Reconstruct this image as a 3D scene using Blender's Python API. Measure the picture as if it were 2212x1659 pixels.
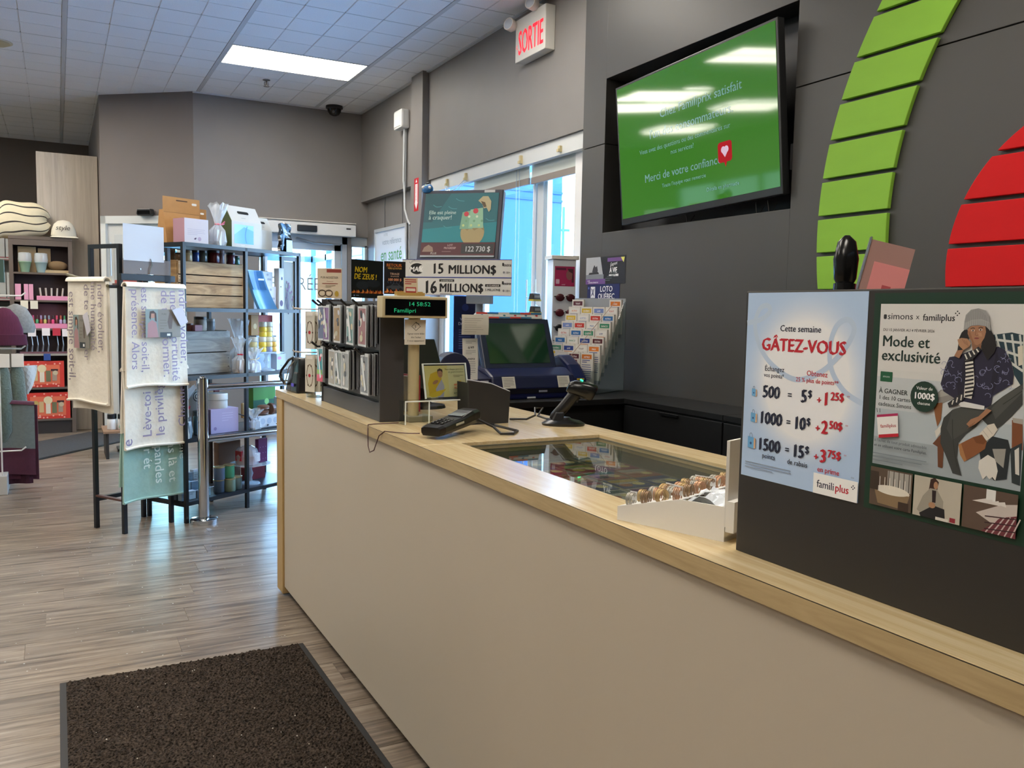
import bpy, bmesh, math, random
from mathutils import Matrix, Vector
random.seed(7)
for o in list(bpy.data.objects): bpy.data.objects.remove(o)
SC = bpy.context.scene
COL = SC.collection
PI = math.pi

# ---------------------------------------------------------------- camera
cam = bpy.data.cameras.new('camera'); camo = bpy.data.objects.new('camera', cam); COL.objects.link(camo)
cam.sensor_width = 36.0; cam.lens = 1833.4 / 2212 * 36.0; cam.clip_start = 0.05; cam.clip_end = 200
def _rot(yaw, pitch, roll):
    cy, sy, cp, sp = math.cos(yaw), math.sin(yaw), math.cos(pitch), math.sin(pitch)
    f = Vector((sy*cp, cy*cp, sp)); r = Vector((cy, -sy, 0)); u = r.cross(f)
    cr, sr = math.cos(roll), math.sin(roll)
    return cr*r + sr*u, -sr*r + cr*u, f
_r, _u, _f = _rot(0.4917902, -0.0847408, 0.0190934)
camo.matrix_world = Matrix(((_r.x, _u.x, -_f.x, 0), (_r.y, _u.y, -_f.y, 0), (_r.z, _u.z, -_f.z, 1.4), (0, 0, 0, 1)))
SC.camera = camo
# ---------------------------------------------------------------- view, sky
vs = SC.view_settings
vs.view_transform = 'Standard'; vs.look = 'None'; vs.gamma = 1.0; vs.use_curve_mapping = False
vs.exposure = 1.12
SKY_STRENGTH = 10.0
LAMP_STRENGTH = 8.5
LAMP_COL = (1.0, 0.92, 0.81)
w = bpy.data.worlds.new('sky'); SC.world = w; w.use_nodes = True
nt = w.node_tree; nt.nodes.clear()
out = nt.nodes.new('ShaderNodeOutputWorld'); bg = nt.nodes.new('ShaderNodeBackground')
tc = nt.nodes.new('ShaderNodeTexCoord'); sep = nt.nodes.new('ShaderNodeSeparateXYZ'); rmp = nt.nodes.new('ShaderNodeValToRGB')
rmp.color_ramp.elements[0].position = 0.0; rmp.color_ramp.elements[0].color = (0.80, 0.92, 1.0, 1)
rmp.color_ramp.elements[1].position = 0.7; rmp.color_ramp.elements[1].color = (0.26, 0.56, 1.0, 1)
nt.links.new(tc.outputs['Generated'], sep.inputs[0]); nt.links.new(sep.outputs['Z'], rmp.inputs[0])
nt.links.new(rmp.outputs[0], bg.inputs[0]); bg.inputs[1].default_value = SKY_STRENGTH
nt.links.new(bg.outputs[0], out.inputs[0])
cy = SC.cycles
try:
    cy.max_bounces = 8; cy.diffuse_bounces = 4; cy.glossy_bounces = 4; cy.transmission_bounces = 6; cy.transparent_max_bounces = 12
    cy.sample_clamp_indirect = 6.0; cy.caustics_reflective = False; cy.caustics_refractive = False
    cy.use_denoising = True
except Exception: pass

# ---------------------------------------------------------------- materials
def lin(h):
    if not isinstance(h, str): return tuple(h) + (1,)
    c = [int(h[i:i+2], 16) / 255 for i in (0, 2, 4)]
    return tuple(v/12.92 if v <= .04045 else ((v+.055)/1.055)**2.4 for v in c) + (1,)
_M = {}
def M(h, rough=.5, metal=0., spec=.5, **k):
    """plain procedural material, cached by its settings"""
    key = (h, rough, metal, spec, tuple(sorted(k.items())))
    if key in _M: return _M[key]
    m = bpy.data.materials.new('m_%s_%d' % (h if isinstance(h, str) else 'c', len(_M))); m.use_nodes = True
    b = m.node_tree.nodes['Principled BSDF']
    b.inputs['Base Color'].default_value = lin(h); b.inputs['Roughness'].default_value = rough
    b.inputs['Metallic'].default_value = metal; b.inputs['Specular IOR Level'].default_value = spec
    if k.get('trans'): b.inputs['Transmission Weight'].default_value = k['trans']; b.inputs['IOR'].default_value = k.get('ior', 1.45)
    if k.get('alpha') is not None: b.inputs['Alpha'].default_value = k['alpha']
    if k.get('emit'):
        b.inputs['Emission Color'].default_value = lin(k.get('ecol', h)); b.inputs['Emission Strength'].default_value = k['emit']
    if k.get('coat'): b.inputs['Coat Weight'].default_value = k['coat']; b.inputs['Coat Roughness'].default_value = .05
    if k.get('sheen'): b.inputs['Sheen Weight'].default_value = k['sheen']
    if k.get('noise'):
        # colour and fine relief vary a little over the surface
        N = m.node_tree.nodes; L = m.node_tree.links
        t = N.new('ShaderNodeTexCoord'); mp = N.new('ShaderNodeMapping'); n = N.new('ShaderNodeTexNoise'); mx = N.new('ShaderNodeMix')
        mx.data_type = 'RGBA'; mx.blend_type = 'MULTIPLY'
        mp.inputs['Scale'].default_value = k.get('nscale', (20, 20, 20)); n.inputs['Scale'].default_value = 1; n.inputs['Detail'].default_value = 5
        r = N.new('ShaderNodeValToRGB'); lo = 1 - k['noise']
        r.color_ramp.elements[0].position = .3; r.color_ramp.elements[0].color = (lo, lo, lo, 1)
        r.color_ramp.elements[1].position = .7; r.color_ramp.elements[1].color = (1, 1, 1, 1)
        mx.inputs[0].default_value = 1; mx.inputs[6].default_value = lin(h)
        L.new(t.outputs['Object'], mp.inputs[0]); L.new(mp.outputs[0], n.inputs['Vector']); L.new(n.outputs['Fac'], r.inputs[0])
        L.new(r.outputs[0], mx.inputs[7]); L.new(mx.outputs[2], b.inputs['Base Color'])
        if k.get('bump'):
            bp = N.new('ShaderNodeBump'); bp.inputs['Strength'].default_value = k['bump']; bp.inputs['Distance'].default_value = k.get('bdist', .002)
            L.new(n.outputs['Fac'], bp.inputs['Height']); L.new(bp.outputs[0], b.inputs['Normal'])
    _M[key] = m
    return m
def glass(tint='ffffff', rough=0.0):
    """thin clear sheet: mostly see-through, mirror-like at grazing angles"""
    key = ('glass', tint, rough)
    if key in _M: return _M[key]
    m = bpy.data.materials.new('m_glass_%d' % len(_M)); m.use_nodes = True; N = m.node_tree.nodes; L = m.node_tree.links; N.clear()
    o = N.new('ShaderNodeOutputMaterial'); t = N.new('ShaderNodeBsdfTransparent'); g = N.new('ShaderNodeBsdfGlossy'); mx = N.new('ShaderNodeMixShader')
    ge = N.new('ShaderNodeNewGeometry'); dt = N.new('ShaderNodeVectorMath'); dt.operation = 'DOT_PRODUCT'
    ab = N.new('ShaderNodeMath'); ab.operation = 'ABSOLUTE'; om = N.new('ShaderNodeMath'); om.operation = 'SUBTRACT'; om.inputs[0].default_value = 1
    pw = N.new('ShaderNodeMath'); pw.operation = 'POWER'; pw.inputs[1].default_value = 5; ma = N.new('ShaderNodeMath'); ma.operation = 'MULTIPLY_ADD'; ma.inputs[1].default_value = .95; ma.inputs[2].default_value = .05
    t.inputs[0].default_value = lin(tint); g.inputs['Roughness'].default_value = rough
    L.new(ge.outputs['Incoming'], dt.inputs[0]); L.new(ge.outputs['Normal'], dt.inputs[1]); L.new(dt.outputs['Value'], ab.inputs[0]); L.new(ab.outputs[0], om.inputs[1])
    L.new(om.outputs[0], pw.inputs[0]); L.new(pw.outputs[0], ma.inputs[0])
    L.new(ma.outputs[0], mx.inputs[0]); L.new(t.outputs[0], mx.inputs[1]); L.new(g.outputs[0], mx.inputs[2]); L.new(mx.outputs[0], o.inputs[0])
    _M[key] = m; return m
def film(tint='ffffff', op=.3, rough=.15):
    """crinkled clear plastic film"""
    key = ('film', tint, op, rough)
    if key in _M: return _M[key]
    m = bpy.data.materials.new('m_film_%d' % len(_M)); m.use_nodes = True; N = m.node_tree.nodes; L = m.node_tree.links
    b = N['Principled BSDF']; b.inputs['Base Color'].default_value = lin(tint); b.inputs['Roughness'].default_value = rough; b.inputs['Specular IOR Level'].default_value = .8
    o = N['Material Output']; t = N.new('ShaderNodeBsdfTransparent'); mx = N.new('ShaderNodeMixShader'); mx.inputs[0].default_value = op
    n = N.new('ShaderNodeTexNoise'); n.inputs['Scale'].default_value = 30; bp = N.new('ShaderNodeBump'); bp.inputs['Strength'].default_value = .8
    tc = N.new('ShaderNodeTexCoord'); L.new(tc.outputs['Object'], n.inputs['Vector']); L.new(n.outputs['Fac'], bp.inputs['Height']); L.new(bp.outputs[0], b.inputs['Normal'])
    L.new(t.outputs[0], mx.inputs[1]); L.new(b.outputs[0], mx.inputs[2]); L.new(mx.outputs[0], o.inputs[0])
    _M[key] = m; return m
def wood(h1, h2, scale, rough=.45, rnd=0., bump=.15, detail=6, spec=.5, dist=1.5):
    """streaky grain: noise stretched along one axis (scale is small on that axis); rnd varies piece by piece"""
    key = ('wood', h1, h2, scale, rough, rnd)
    if key in _M: return _M[key]
    m = bpy.data.materials.new('m_wood_%d' % len(_M)); m.use_nodes = True; N = m.node_tree.nodes; L = m.node_tree.links
    b = N['Principled BSDF']; b.inputs['Roughness'].default_value = rough; b.inputs['Specular IOR Level'].default_value = spec
    t = N.new('ShaderNodeTexCoord'); mp = N.new('ShaderNodeMapping'); mp.inputs['Scale'].default_value = scale
    oi = N.new('ShaderNodeObjectInfo'); cmb = N.new('ShaderNodeVectorMath'); cmb.operation = 'ADD'; sc = N.new('ShaderNodeVectorMath'); sc.operation = 'SCALE'; sc.inputs['Scale'].default_value = 37.0 if rnd else 0.
    L.new(oi.outputs['Location'], sc.inputs[0]); L.new(t.outputs['Object'], cmb.inputs[0]); L.new(sc.outputs[0], cmb.inputs[1]); L.new(cmb.outputs[0], mp.inputs[0])
    n = N.new('ShaderNodeTexNoise'); n.inputs['Scale'].default_value = 1; n.inputs['Detail'].default_value = detail; n.inputs['Distortion'].default_value = dist; n.inputs['Roughness'].default_value = .62
    L.new(mp.outputs[0], n.inputs['Vector'])
    r = N.new('ShaderNodeValToRGB'); r.color_ramp.elements[0].position = .32; r.color_ramp.elements[0].color = lin(h1); r.color_ramp.elements[1].position = .68; r.color_ramp.elements[1].color = lin(h2)
    L.new(n.outputs['Fac'], r.inputs[0]); src = r.outputs[0]
    if rnd:
        hs = N.new('ShaderNodeHueSaturation'); ma = N.new('ShaderNodeMapRange'); ma.inputs['To Min'].default_value = 1 - rnd; ma.inputs['To Max'].default_value = 1 + rnd
        L.new(oi.outputs['Random'], ma.inputs['Value']); L.new(ma.outputs[0], hs.inputs['Value']); L.new(src, hs.inputs['Color']); src = hs.outputs[0]
    L.new(src, b.inputs['Base Color'])
    if bump:
        bp = N.new('ShaderNodeBump'); bp.inputs['Strength'].default_value = bump; bp.inputs['Distance'].default_value = .001
        L.new(n.outputs['Fac'], bp.inputs['Height']); L.new(bp.outputs[0], b.inputs['Normal'])
    _M[key] = m; return m

# ---------------------------------------------------------------- mesh builder
class MB:
    def __init__(s): s.v = []; s.f = []; s.m = []; s.X = Matrix.Identity(4)
    def xf(s, m=None): s.X = m or Matrix.Identity(4); return s
    def _a(s, vs, fs, m):
        o = len(s.v); s.v += [tuple(s.X @ Vector(p)) for p in vs]
        for f in fs: s.f.append(tuple(o+i for i in f)); s.m.append(m)
        return s
    def box(s, x0, x1, y0, y1, z0, z1, m=0):
        v = [(x, y, z) for z in (z0, z1) for y in (y0, y1) for x in (x0, x1)]
        return s._a(v, [(0,2,3,1),(4,5,7,6),(0,1,5,4),(2,6,7,3),(0,4,6,2),(1,3,7,5)], m)
    def bc(s, c, d, m=0): return s.box(c[0]-d[0]/2, c[0]+d[0]/2, c[1]-d[1]/2, c[1]+d[1]/2, c[2]-d[2]/2, c[2]+d[2]/2, m)
    def fru(s, b, t, z0, z1, m=0):
        """box whose bottom rect b and top rect t (x0,x1,y0,y1) differ"""
        v = [(x, y, z0) for y in b[2:] for x in b[:2]] + [(x, y, z1) for y in t[2:] for x in t[:2]]
        return s._a(v, [(0,2,3,1),(4,5,7,6),(0,1,5,4),(2,6,7,3),(0,4,6,2),(1,3,7,5)], m)
    def prism(s, poly, a, b, ax='z', m=0):
        """polygon extruded from a to b along an axis; poly in the other two axes in order"""
        def P(p, h): return {'z': (p[0], p[1], h), 'y': (p[0], h, p[1]), 'x': (h, p[0], p[1])}[ax]
        n = len(poly); v = [P(p, a) for p in poly] + [P(p, b) for p in poly]
        return s._a(v, [tuple(range(n))[::-1], tuple(range(n, 2*n))] + [(i, (i+1) % n, n+(i+1) % n, n+i) for i in range(n)], m)
    def cyl(s, p0, p1, r0, r1=None, n=16, m=0, cap=True):
        p0, p1 = Vector(p0), Vector(p1); r1 = r0 if r1 is None else r1; d = (p1-p0).normalized()
        a = d.orthogonal().normalized(); b = d.cross(a); v = []
        for p, r in ((p0, r0), (p1, r1)):
            for i in range(n): t = 2*PI*i/n; v.append(tuple(p + r*(math.cos(t)*a + math.sin(t)*b)))
        fs = [(i, (i+1) % n, n+(i+1) % n, n+i) for i in range(n)]
        if cap: fs += [tuple(range(n))[::-1], tuple(range(n, 2*n))]
        return s._a(v, fs, m)
    def tube(s, pts, r, n=8, m=0, closed=False):
        P = [Vector(p) for p in pts]; k = len(P); v = []; a = None
        for i, p in enumerate(P):
            d = (P[(i+1) % k] - P[i-1]) if closed or 0 < i < k-1 else (P[1]-P[0] if i == 0 else P[-1]-P[-2])
            d.normalize()
            a = d.orthogonal().normalized() if a is None else (a - a.dot(d)*d).normalized()
            b = d.cross(a); rr = r[i] if isinstance(r, (list, tuple)) else r
            for j in range(n): t = 2*PI*j/n; v.append(tuple(p + rr*(math.cos(t)*a + math.sin(t)*b)))
        fs = [(i*n+j, i*n+(j+1) % n, ((i+1) % k)*n+(j+1) % n, ((i+1) % k)*n+j) for i in range(k if closed else k-1) for j in range(n)]
        if not closed: fs += [tuple(range(n))[::-1], tuple(range((k-1)*n, k*n))]
        return s._a(v, fs, m)
    def lathe(s, prof, c=(0, 0, 0), n=24, m=0, sx=1, sy=1):
        k = len(prof); v = [(c[0]+r*sx*math.cos(2*PI*j/n), c[1]+r*sy*math.sin(2*PI*j/n), c[2]+z) for r, z in prof for j in range(n)]
        fs = [(i*n+j, i*n+(j+1) % n, (i+1)*n+(j+1) % n, (i+1)*n+j) for i in range(k-1) for j in range(n)]
        fs += [tuple(range(n))[::-1], tuple(range((k-1)*n, k*n))]
        return s._a(v, fs, m)
    def grid(s, fn, nu, nv, m=0, th=0.):
        """surface fn(u,v) over the unit square; th gives it thickness along its normal"""
        G = [[Vector(fn(i/nu, j/nv)) for j in range(nv+1)] for i in range(nu+1)]
        idx = lambda i, j: i*(nv+1)+j
        v = [tuple(G[i][j]) for i in range(nu+1) for j in range(nv+1)]
        fs = [(idx(i, j), idx(i+1, j), idx(i+1, j+1), idx(i, j+1)) for i in range(nu) for j in range(nv)]
        if th:
            o = len(v)
            for i in range(nu+1):
                for j in range(nv+1):
                    a = G[min(i+1, nu)][j]-G[max(i-1, 0)][j]; b = G[i][min(j+1, nv)]-G[i][max(j-1, 0)]
                    nn = a.cross(b); nn = nn.normalized() if nn.length > 1e-9 else Vector((0, 0, 1))
                    v.append(tuple(G[i][j]-nn*th))
            fs += [tuple(o+q for q in f[::-1]) for f in fs]
            e = [idx(i, 0) for i in range(nu+1)] + [idx(nu, j) for j in range(1, nv+1)] + [idx(i, nv) for i in range(nu-1, -1, -1)] + [idx(0, j) for j in range(nv-1, 0, -1)]
            fs += [(e[(q+1) % len(e)], e[q], o+e[q], o+e[(q+1) % len(e)]) for q in range(len(e))]
        s._a(v, fs, 0 if callable(m) else m)
        if callable(m):
            k0 = len(s.m)-len(fs)
            for i in range(nu):
                for j in range(nv):
                    s.m[k0+i*nv+j] = m(i, j)
                    if th: s.m[k0+nu*nv+i*nv+j] = m(i, j)
        return s
    def ell(s, c, r, n=16, k=10, m=0):
        return s.lathe([(max(1e-4, math.sin(PI*i/k)), -math.cos(PI*i/k)*r[2]) for i in range(k+1)], c, n, m, r[0], r[1])
    def poly(s, pts, m=0): return s._a(pts, [tuple(range(len(pts)))], m)
    def mesh(s, name, mats, bevel=0., smooth=False):
        me = bpy.data.meshes.new(name); me.from_pydata(s.v, [], s.f); me.update()
        mats = mats if isinstance(mats, (list, tuple)) else [mats]
        for q in mats: me.materials.append(q)
        me.polygons.foreach_set('material_index', s.m)
        bm = bmesh.new(); bm.from_mesh(me)
        bmesh.ops.recalc_face_normals(bm, faces=bm.faces)
        if bevel: bmesh.ops.bevel(bm, geom=[e for e in bm.edges if len(e.link_faces) == 2 and e.calc_face_angle(0) > .5], offset=bevel, segments=2, profile=.6, affect='EDGES', clamp_overlap=True)
        bm.to_mesh(me); bm.free()
        if smooth:
            me.polygons.foreach_set('use_smooth', [True]*len(me.polygons))
            try: me.set_sharp_from_angle(angle=math.radians(40))
            except Exception: pass
        return me
    def build(s, name, mats, parent=None, bevel=0., smooth=False, loc=None, rz=0.):
        return put(name, s.mesh(name, mats, bevel, smooth), parent, loc, rz)
def put(name, me, parent=None, loc=None, rz=0., mw=None):
    o = bpy.data.objects.new(name, me); COL.objects.link(o); o.parent = parent
    if loc is not None: o.location = loc
    if rz: o.rotation_euler = (0, 0, rz)
    if mw is not None: o.matrix_local = mw
    return o
def tag(o, label=None, cat=None, group=None, kind=None):
    if label: o['label'] = label
    if cat: o['category'] = cat
    if group: o['group'] = group
    if kind: o['kind'] = kind
    return o
def thing(name, label, cat, loc=(0, 0, 0), rz=0., group=None):
    o = bpy.data.objects.new(name, None); COL.objects.link(o); o.empty_display_size = .05
    o.location = loc; o.rotation_euler = (0, 0, rz)
    return tag(o, label, cat, group)
def struct(o): o['kind'] = 'structure'; return o
def dup(root, label=None, loc=None, rz=None, group=None, parent=None):
    r = root.copy(); COL.objects.link(r); r.parent = parent
    if loc is not None: r.location = loc
    if rz is not None: r.rotation_euler = (0, 0, rz)
    if label: r['label'] = label
    if group: r['group'] = group
    for ch in list(root.children):
        dup(ch, parent=r)
    return r
def T(loc=(0, 0, 0), rz=0., rx=0., ry=0.):
    return Matrix.Translation(loc) @ Matrix.Rotation(rz, 4, 'Z') @ Matrix.Rotation(ry, 4, 'Y') @ Matrix.Rotation(rx, 4, 'X')
def frame(o, right, up):
    """matrix of a flat sheet: x along right, y along up, z towards the viewer"""
    x = Vector(right).normalized(); y = Vector(up); y = (y - y.dot(x)*x).normalized(); z = x.cross(y)
    return Matrix(((x.x, y.x, z.x, o[0]), (x.y, y.y, z.y, o[1]), (x.z, y.z, z.z, o[2]), (0, 0, 0, 1)))

# ---------------------------------------------------------------- flat print
def text_mesh(s, size, align='LEFT', bold=0., sx=1., shear=0.):
    c = bpy.data.curves.new('t', 'FONT'); c.body = s; c.size = size; c.align_x = align; c.shear = shear; c.resolution_u = 2
    o = bpy.data.objects.new('t', c); me = o.to_mesh()
    v0 = [(p.co.x*sx, p.co.y) for p in me.vertices]; f0 = [tuple(p.vertices) for p in me.polygons]
    o.to_mesh_clear(); bpy.data.objects.remove(o); bpy.data.curves.remove(c)
    d = bold*size
    return [v0] if not bold else [[(x-d, y-d*.5) for x, y in v0], [(x+d, y+d*.5) for x, y in v0]], f0
class Print:
    """ink on a flat sheet: shapes and lettering as thin layers over its front"""
    def __init__(s, z=.0006, dz=.00012, rough=.5, emit=0.): s.mb = MB(); s.cols = []; s.z = z; s.dz = dz; s.rough = rough; s.emit = emit
    def ci(s, c):
        if c not in s.cols: s.cols.append(c)
        return s.cols.index(c)
    def poly(s, pts, c): s.mb.poly([(x, y, s.z) for x, y in pts], s.ci(c)); s.z += s.dz; return s
    def rect(s, x0, y0, x1, y1, c): return s.poly([(x0, y0), (x1, y0), (x1, y1), (x0, y1)], c)
    def rrect(s, x0, y0, x1, y1, r, c):
        p = []
        for cx, cy, a in ((x1-r, y0+r, -90), (x1-r, y1-r, 0), (x0+r, y1-r, 90), (x0+r, y0+r, 180)):
            p += [(cx+r*math.cos(math.radians(a+t)), cy+r*math.sin(math.radians(a+t))) for t in (0, 30, 60, 90)]
        return s.poly(p, c)
    def circ(s, x, y, rx, c, ry=None, n=24, rot=0.):
        ry = ry or rx; cr, sr = math.cos(rot), math.sin(rot); P = [(rx*math.cos(2*PI*i/n), ry*math.sin(2*PI*i/n)) for i in range(n)]
        return s.poly([(x+a*cr-b*sr, y+a*sr+b*cr) for a, b in P], c)
    def line(s, pts, w, c):
        n = len(pts); V = []
        for i, (x, y) in enumerate(pts):
            (xa, ya), (xb, yb) = pts[max(i-1, 0)], pts[min(i+1, n-1)]
            d = math.hypot(xb-xa, yb-ya) or 1; nx, ny = -(yb-ya)/d*w/2, (xb-xa)/d*w/2; z = s.z + s.dz*i/n
            V += [(x+nx, y+ny, z), (x-nx, y-ny, z)]
        s.mb._a(V, [(2*i, 2*i+1, 2*i+3, 2*i+2) for i in range(n-1)], s.ci(c)); s.z += s.dz*1.5; return s
    def text(s, t, x, y, size, c, align='LEFT', bold=0., sx=1., shear=0., rot=0.):
        vs_, f = text_mesh(t, size, align, bold, sx, shear); cr, sr = math.cos(rot), math.sin(rot)
        for v in vs_:
            s.mb._a([(x+a*cr-b*sr, y+a*sr+b*cr, s.z) for a, b in v], f, s.ci(c)); s.z += s.dz
        return s
    def lines(s, x, y, w, n, lh, c, th=.35):
        for i in range(n): s.rect(x, y-i*lh, x+w*(1 if i < n-1 else .6)*random.uniform(.9, 1), y-i*lh+lh*th, c)
        return s
    def build(s, name, parent, mw=None):
        me = bpy.data.meshes.new(name); me.from_pydata(s.mb.v, [], s.mb.f); me.update()
        for c in s.cols: me.materials.append(M(c, s.rough, emit=s.emit) if s.emit else M(c, s.rough))
        me.polygons.foreach_set('material_index', s.mb.m)
        return put(name, me, parent, mw=mw)
def sheet(name, parent, w, h, th, m, mw=None):
    """paper or board with its lower left front corner at the origin, front on z=0"""
    return put(name, MB().box(0, w, 0, h, -th, 0).mesh(name, m), parent, mw=mw)
# ================================================================ structure
ZC = 3.585
GREY = M('817d7a', .55, noise=.06, nscale=(3, 3, 3))
TAUPE = M('776f6a', .6, noise=.06, nscale=(3, 3, 3))
DARKW = M('454442', .45, noise=.05, nscale=(2, 2, 2))
WHITE = M('e9e9e6', .5)
ALU = M('b9bfc6', .35, .8)
BLACK = M('16171a', .45)
# ---- floor: planks laid along x, each a piece of its own where the photograph shows them
def floor_mat():
    m = bpy.data.materials.new('m_floor_planks'); m.use_nodes = True; N = m.node_tree.nodes; L = m.node_tree.links
    b = N['Principled BSDF']; b.inputs['Roughness'].default_value = .33
    t = N.new('ShaderNodeTexCoord'); oi = N.new('ShaderNodeObjectInfo')
    def noise(scale, det, dist, off):
        mp = N.new('ShaderNodeMapping'); mp.inputs['Scale'].default_value = scale; ad = N.new('ShaderNodeVectorMath'); sc = N.new('ShaderNodeVectorMath'); sc.operation = 'SCALE'; sc.inputs['Scale'].default_value = off
        n = N.new('ShaderNodeTexNoise'); n.inputs['Scale'].default_value = 1; n.inputs['Detail'].default_value = det; n.inputs['Distortion'].default_value = dist; n.inputs['Roughness'].default_value = .65
        L.new(oi.outputs['Location'], sc.inputs[0]); L.new(t.outputs['Object'], ad.inputs[0]); L.new(sc.outputs[0], ad.inputs[1]); L.new(ad.outputs[0], mp.inputs[0]); L.new(mp.outputs[0], n.inputs['Vector']); return n
    n1 = noise((2.2, 34, 1), 7, .6, 3.7); n2 = noise((5, 9, 1), 4, 0, 5.1)
    r = N.new('ShaderNodeValToRGB'); e = r.color_ramp.elements
    e[0].position = .34; e[0].color = lin('51483f'); e[1].position = .70; e[1].color = lin('a69b8c')
    x = e.new(.5); x.color = lin('827567')
    r2 = N.new('ShaderNodeValToRGB'); r2.color_ramp.elements[0].position = .3; r2.color_ramp.elements[0].color = (.75, .75, .77, 1); r2.color_ramp.elements[1].position = .7; r2.color_ramp.elements[1].color = (1.05, 1.03, 1, 1)
    mx = N.new('ShaderNodeMix'); mx.data_type = 'RGBA'; mx.blend_type = 'MULTIPLY'; mx.inputs[0].default_value = 1
    hs = N.new('ShaderNodeHueSaturation'); ma = N.new('ShaderNodeMapRange'); ma.inputs['To Min'].default_value = .9; ma.inputs['To Max'].default_value = 1.1
    L.new(n1.outputs['Fac'], r.inputs[0]); L.new(n2.outputs['Fac'], r2.inputs[0]); L.new(r.outputs[0], mx.inputs[6]); L.new(r2.outputs[0], mx.inputs[7])
    L.new(oi.outputs['Random'], ma.inputs['Value']); L.new(ma.outputs[0], hs.inputs['Value']); L.new(mx.outputs[2], hs.inputs['Color']); L.new(hs.outputs[0], b.inputs['Base Color'])
    bp = N.new('ShaderNodeBump'); bp.inputs['Strength'].default_value = .2; bp.inputs['Distance'].default_value = .001
    L.new(n1.outputs['Fac'], bp.inputs['Height']); L.new(bp.outputs[0], b.inputs['Normal'])
    return m
FLOORM = floor_mat()
fl = struct(MB().box(-5.1, 3.3, -3.6, 13.5, -.06, -.0035).build('floor', wood('6b5a4a', 'a8957c', (1.5, 25, 1), .45)))
PW, PL = .178, 1.22
row = 0; y = 1.96
plank_me = {}
while y < 10.4:
    x = -1.75 - ((row*.47) % 1.0)*PL*.98
    while x < 3.1:
        x1 = min(x+PL, 3.1); a = max(x, -1.75)
        if x1-a > .05 and not (y < 4.0 and a > 1.1):
            k = round(x1-a, 3)
            if k not in plank_me: plank_me[k] = MB().box(0, k-.0012, 0, PW-.0012, -.003, 0).mesh('plank', FLOORM, bevel=.0008)
            put('plank', plank_me[k], fl, (a, y, 0))
        x += PL
    y += PW; row += 1
# ---- ceiling: scored lay-in panels in a grid
def speckle():
    m = M('f0f2f4', .9, noise=.12, nscale=(160, 160, 160), bump=.5, bdist=.003); return m
TILE = speckle()
cl = struct(MB().box(-5.1, 3.3, -3.6, 13.5, ZC+.012, ZC+.1).build('ceiling', M('f0f2f4', .9, noise=.1, nscale=(60, 60, 60))))
def tile_mesh(wd):
    b = MB(); q = .305; n = max(1, round(wd/q)); cw = wd/n
    for i in range(n):
        for j in range(2):
            x0, y0 = i*cw, j*q; g = .0055
            b.fru((x0+g, x0+cw-g, y0+g, y0+q-g), (x0+.002, x0+cw-.002, y0+.002, y0+q-.002), 0, .0085)
    b.box(0, wd, 0, .61, .0085, .0115)
    return b.mesh('ceiling_tile', TILE)
tm = {}
BARX = [-1.122, .10, 1.322, 2.544, 3.06]
rows = [7.56 + .61*k for k in range(-5, 10)]
LIGHTS = [(1.322, 7.56)]
for y in rows:
    for a, b_ in zip(BARX, BARX[1:]):
        if (a, y) in [(lx, ly) for lx, ly in LIGHTS]: continue
        if y > 9.2 and a > 1.3: continue
        if y > 10.4 and a > .2: continue
        wd = round(b_-a-.03, 3)
        if wd not in tm: tm[wd] = tile_mesh(wd)
        put('ceiling_tile', tm[wd], cl, (a+.015, y, ZC))
BAR = M('c3c5c6', .5)
for a in BARX[:-1]:
    MB().box(a-.017, a+.017, 4.5, 13.39 if a < .4 else (10.2 if a < 1.3 else 9.41), ZC-.003, ZC+.012).build('ceiling_bar', BAR, cl)
struct(MB().box(3.035, 3.06, 4.7, 9.41, ZC-.014, ZC).box(1.27, 3.06, 9.385, 9.41, ZC-.014, ZC).build('trim_1', M('c8c9ca', .5)))
for y in rows:
    MB().box(-1.122, 3.06 if y < 9.3 else .43, y-.004, y+.004, ZC-.001, ZC+.012).build('cross_bar', BAR, cl)
# ---- walls
struct(MB().box(3.06, 3.26, 4.7, 9.61, 2.60, ZC).build('wall_right', GREY))
struct(MB().box(3.14, 3.3, 7.6, 9.61, 0, 2.60).build('wall_recess', GREY))
struct(MB().box(3.06, 3.26, 4.7, 7.5, 0, .80).build('wall_sill', GREY))
struct(MB().box(2.998, 3.26, 7.44, 7.72, 0, ZC).build('wall_column', GREY, bevel=.004))
struct(MB().box(1.273, 1.93, 9.41, 9.61, 0, ZC).box(1.93, 3.14, 9.41, 9.61, 2.21, ZC).box(2.905, 2.945, 9.41, 9.61, 0, 2.21).build('wall_back', GREY))
A0, A1 = Vector((1.273, 9.41, 0)), Vector((.433, 10.11, 0)); AD = (A1-A0); AL = AD.length; AA = math.atan2(AD.y, AD.x)
struct(MB().xf(T(A0, AA)).box(0, AL, -.15, 0, 2.33, ZC).box(0, .1, -.15, 0, 0, 2.33).build('wall_angle', TAUPE))
struct(MB().box(.433, .6, 10.11, 13.5, 0, ZC).build('wall_side', TAUPE))
struct(MB().box(-5.1, .6, 13.39, 13.5, 0, ZC).build('wall_far', M('6c635c', .75, noise=.06, nscale=(3, 3, 3))))
wl = MB().box(-5.2, -5.0, -3.6, 8.9, 0, ZC).box(-5.2, -5.0, 8.9, 13.4, 0, .9).box(-5.2, -5.0, 8.9, 13.4, 2.75, ZC)
struct(wl.build('wall_left', GREY))
wm = MB()
for yy in (8.9, 10.0, 11.1, 12.2, 13.3): wm.box(-5.15, -5.06, yy, yy+.07, .9, 2.75)
w3 = struct(wm.build('window_1', ALU))
put('pane', MB().box(-5.11, -5.105, 8.95, 13.35, .9, 2.75).mesh('pane', glass('8a9894')), w3)
struct(MB().box(-5.1, 3.3, -3.7, -3.6, 0, ZC).build('wall_front', GREY))
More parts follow.
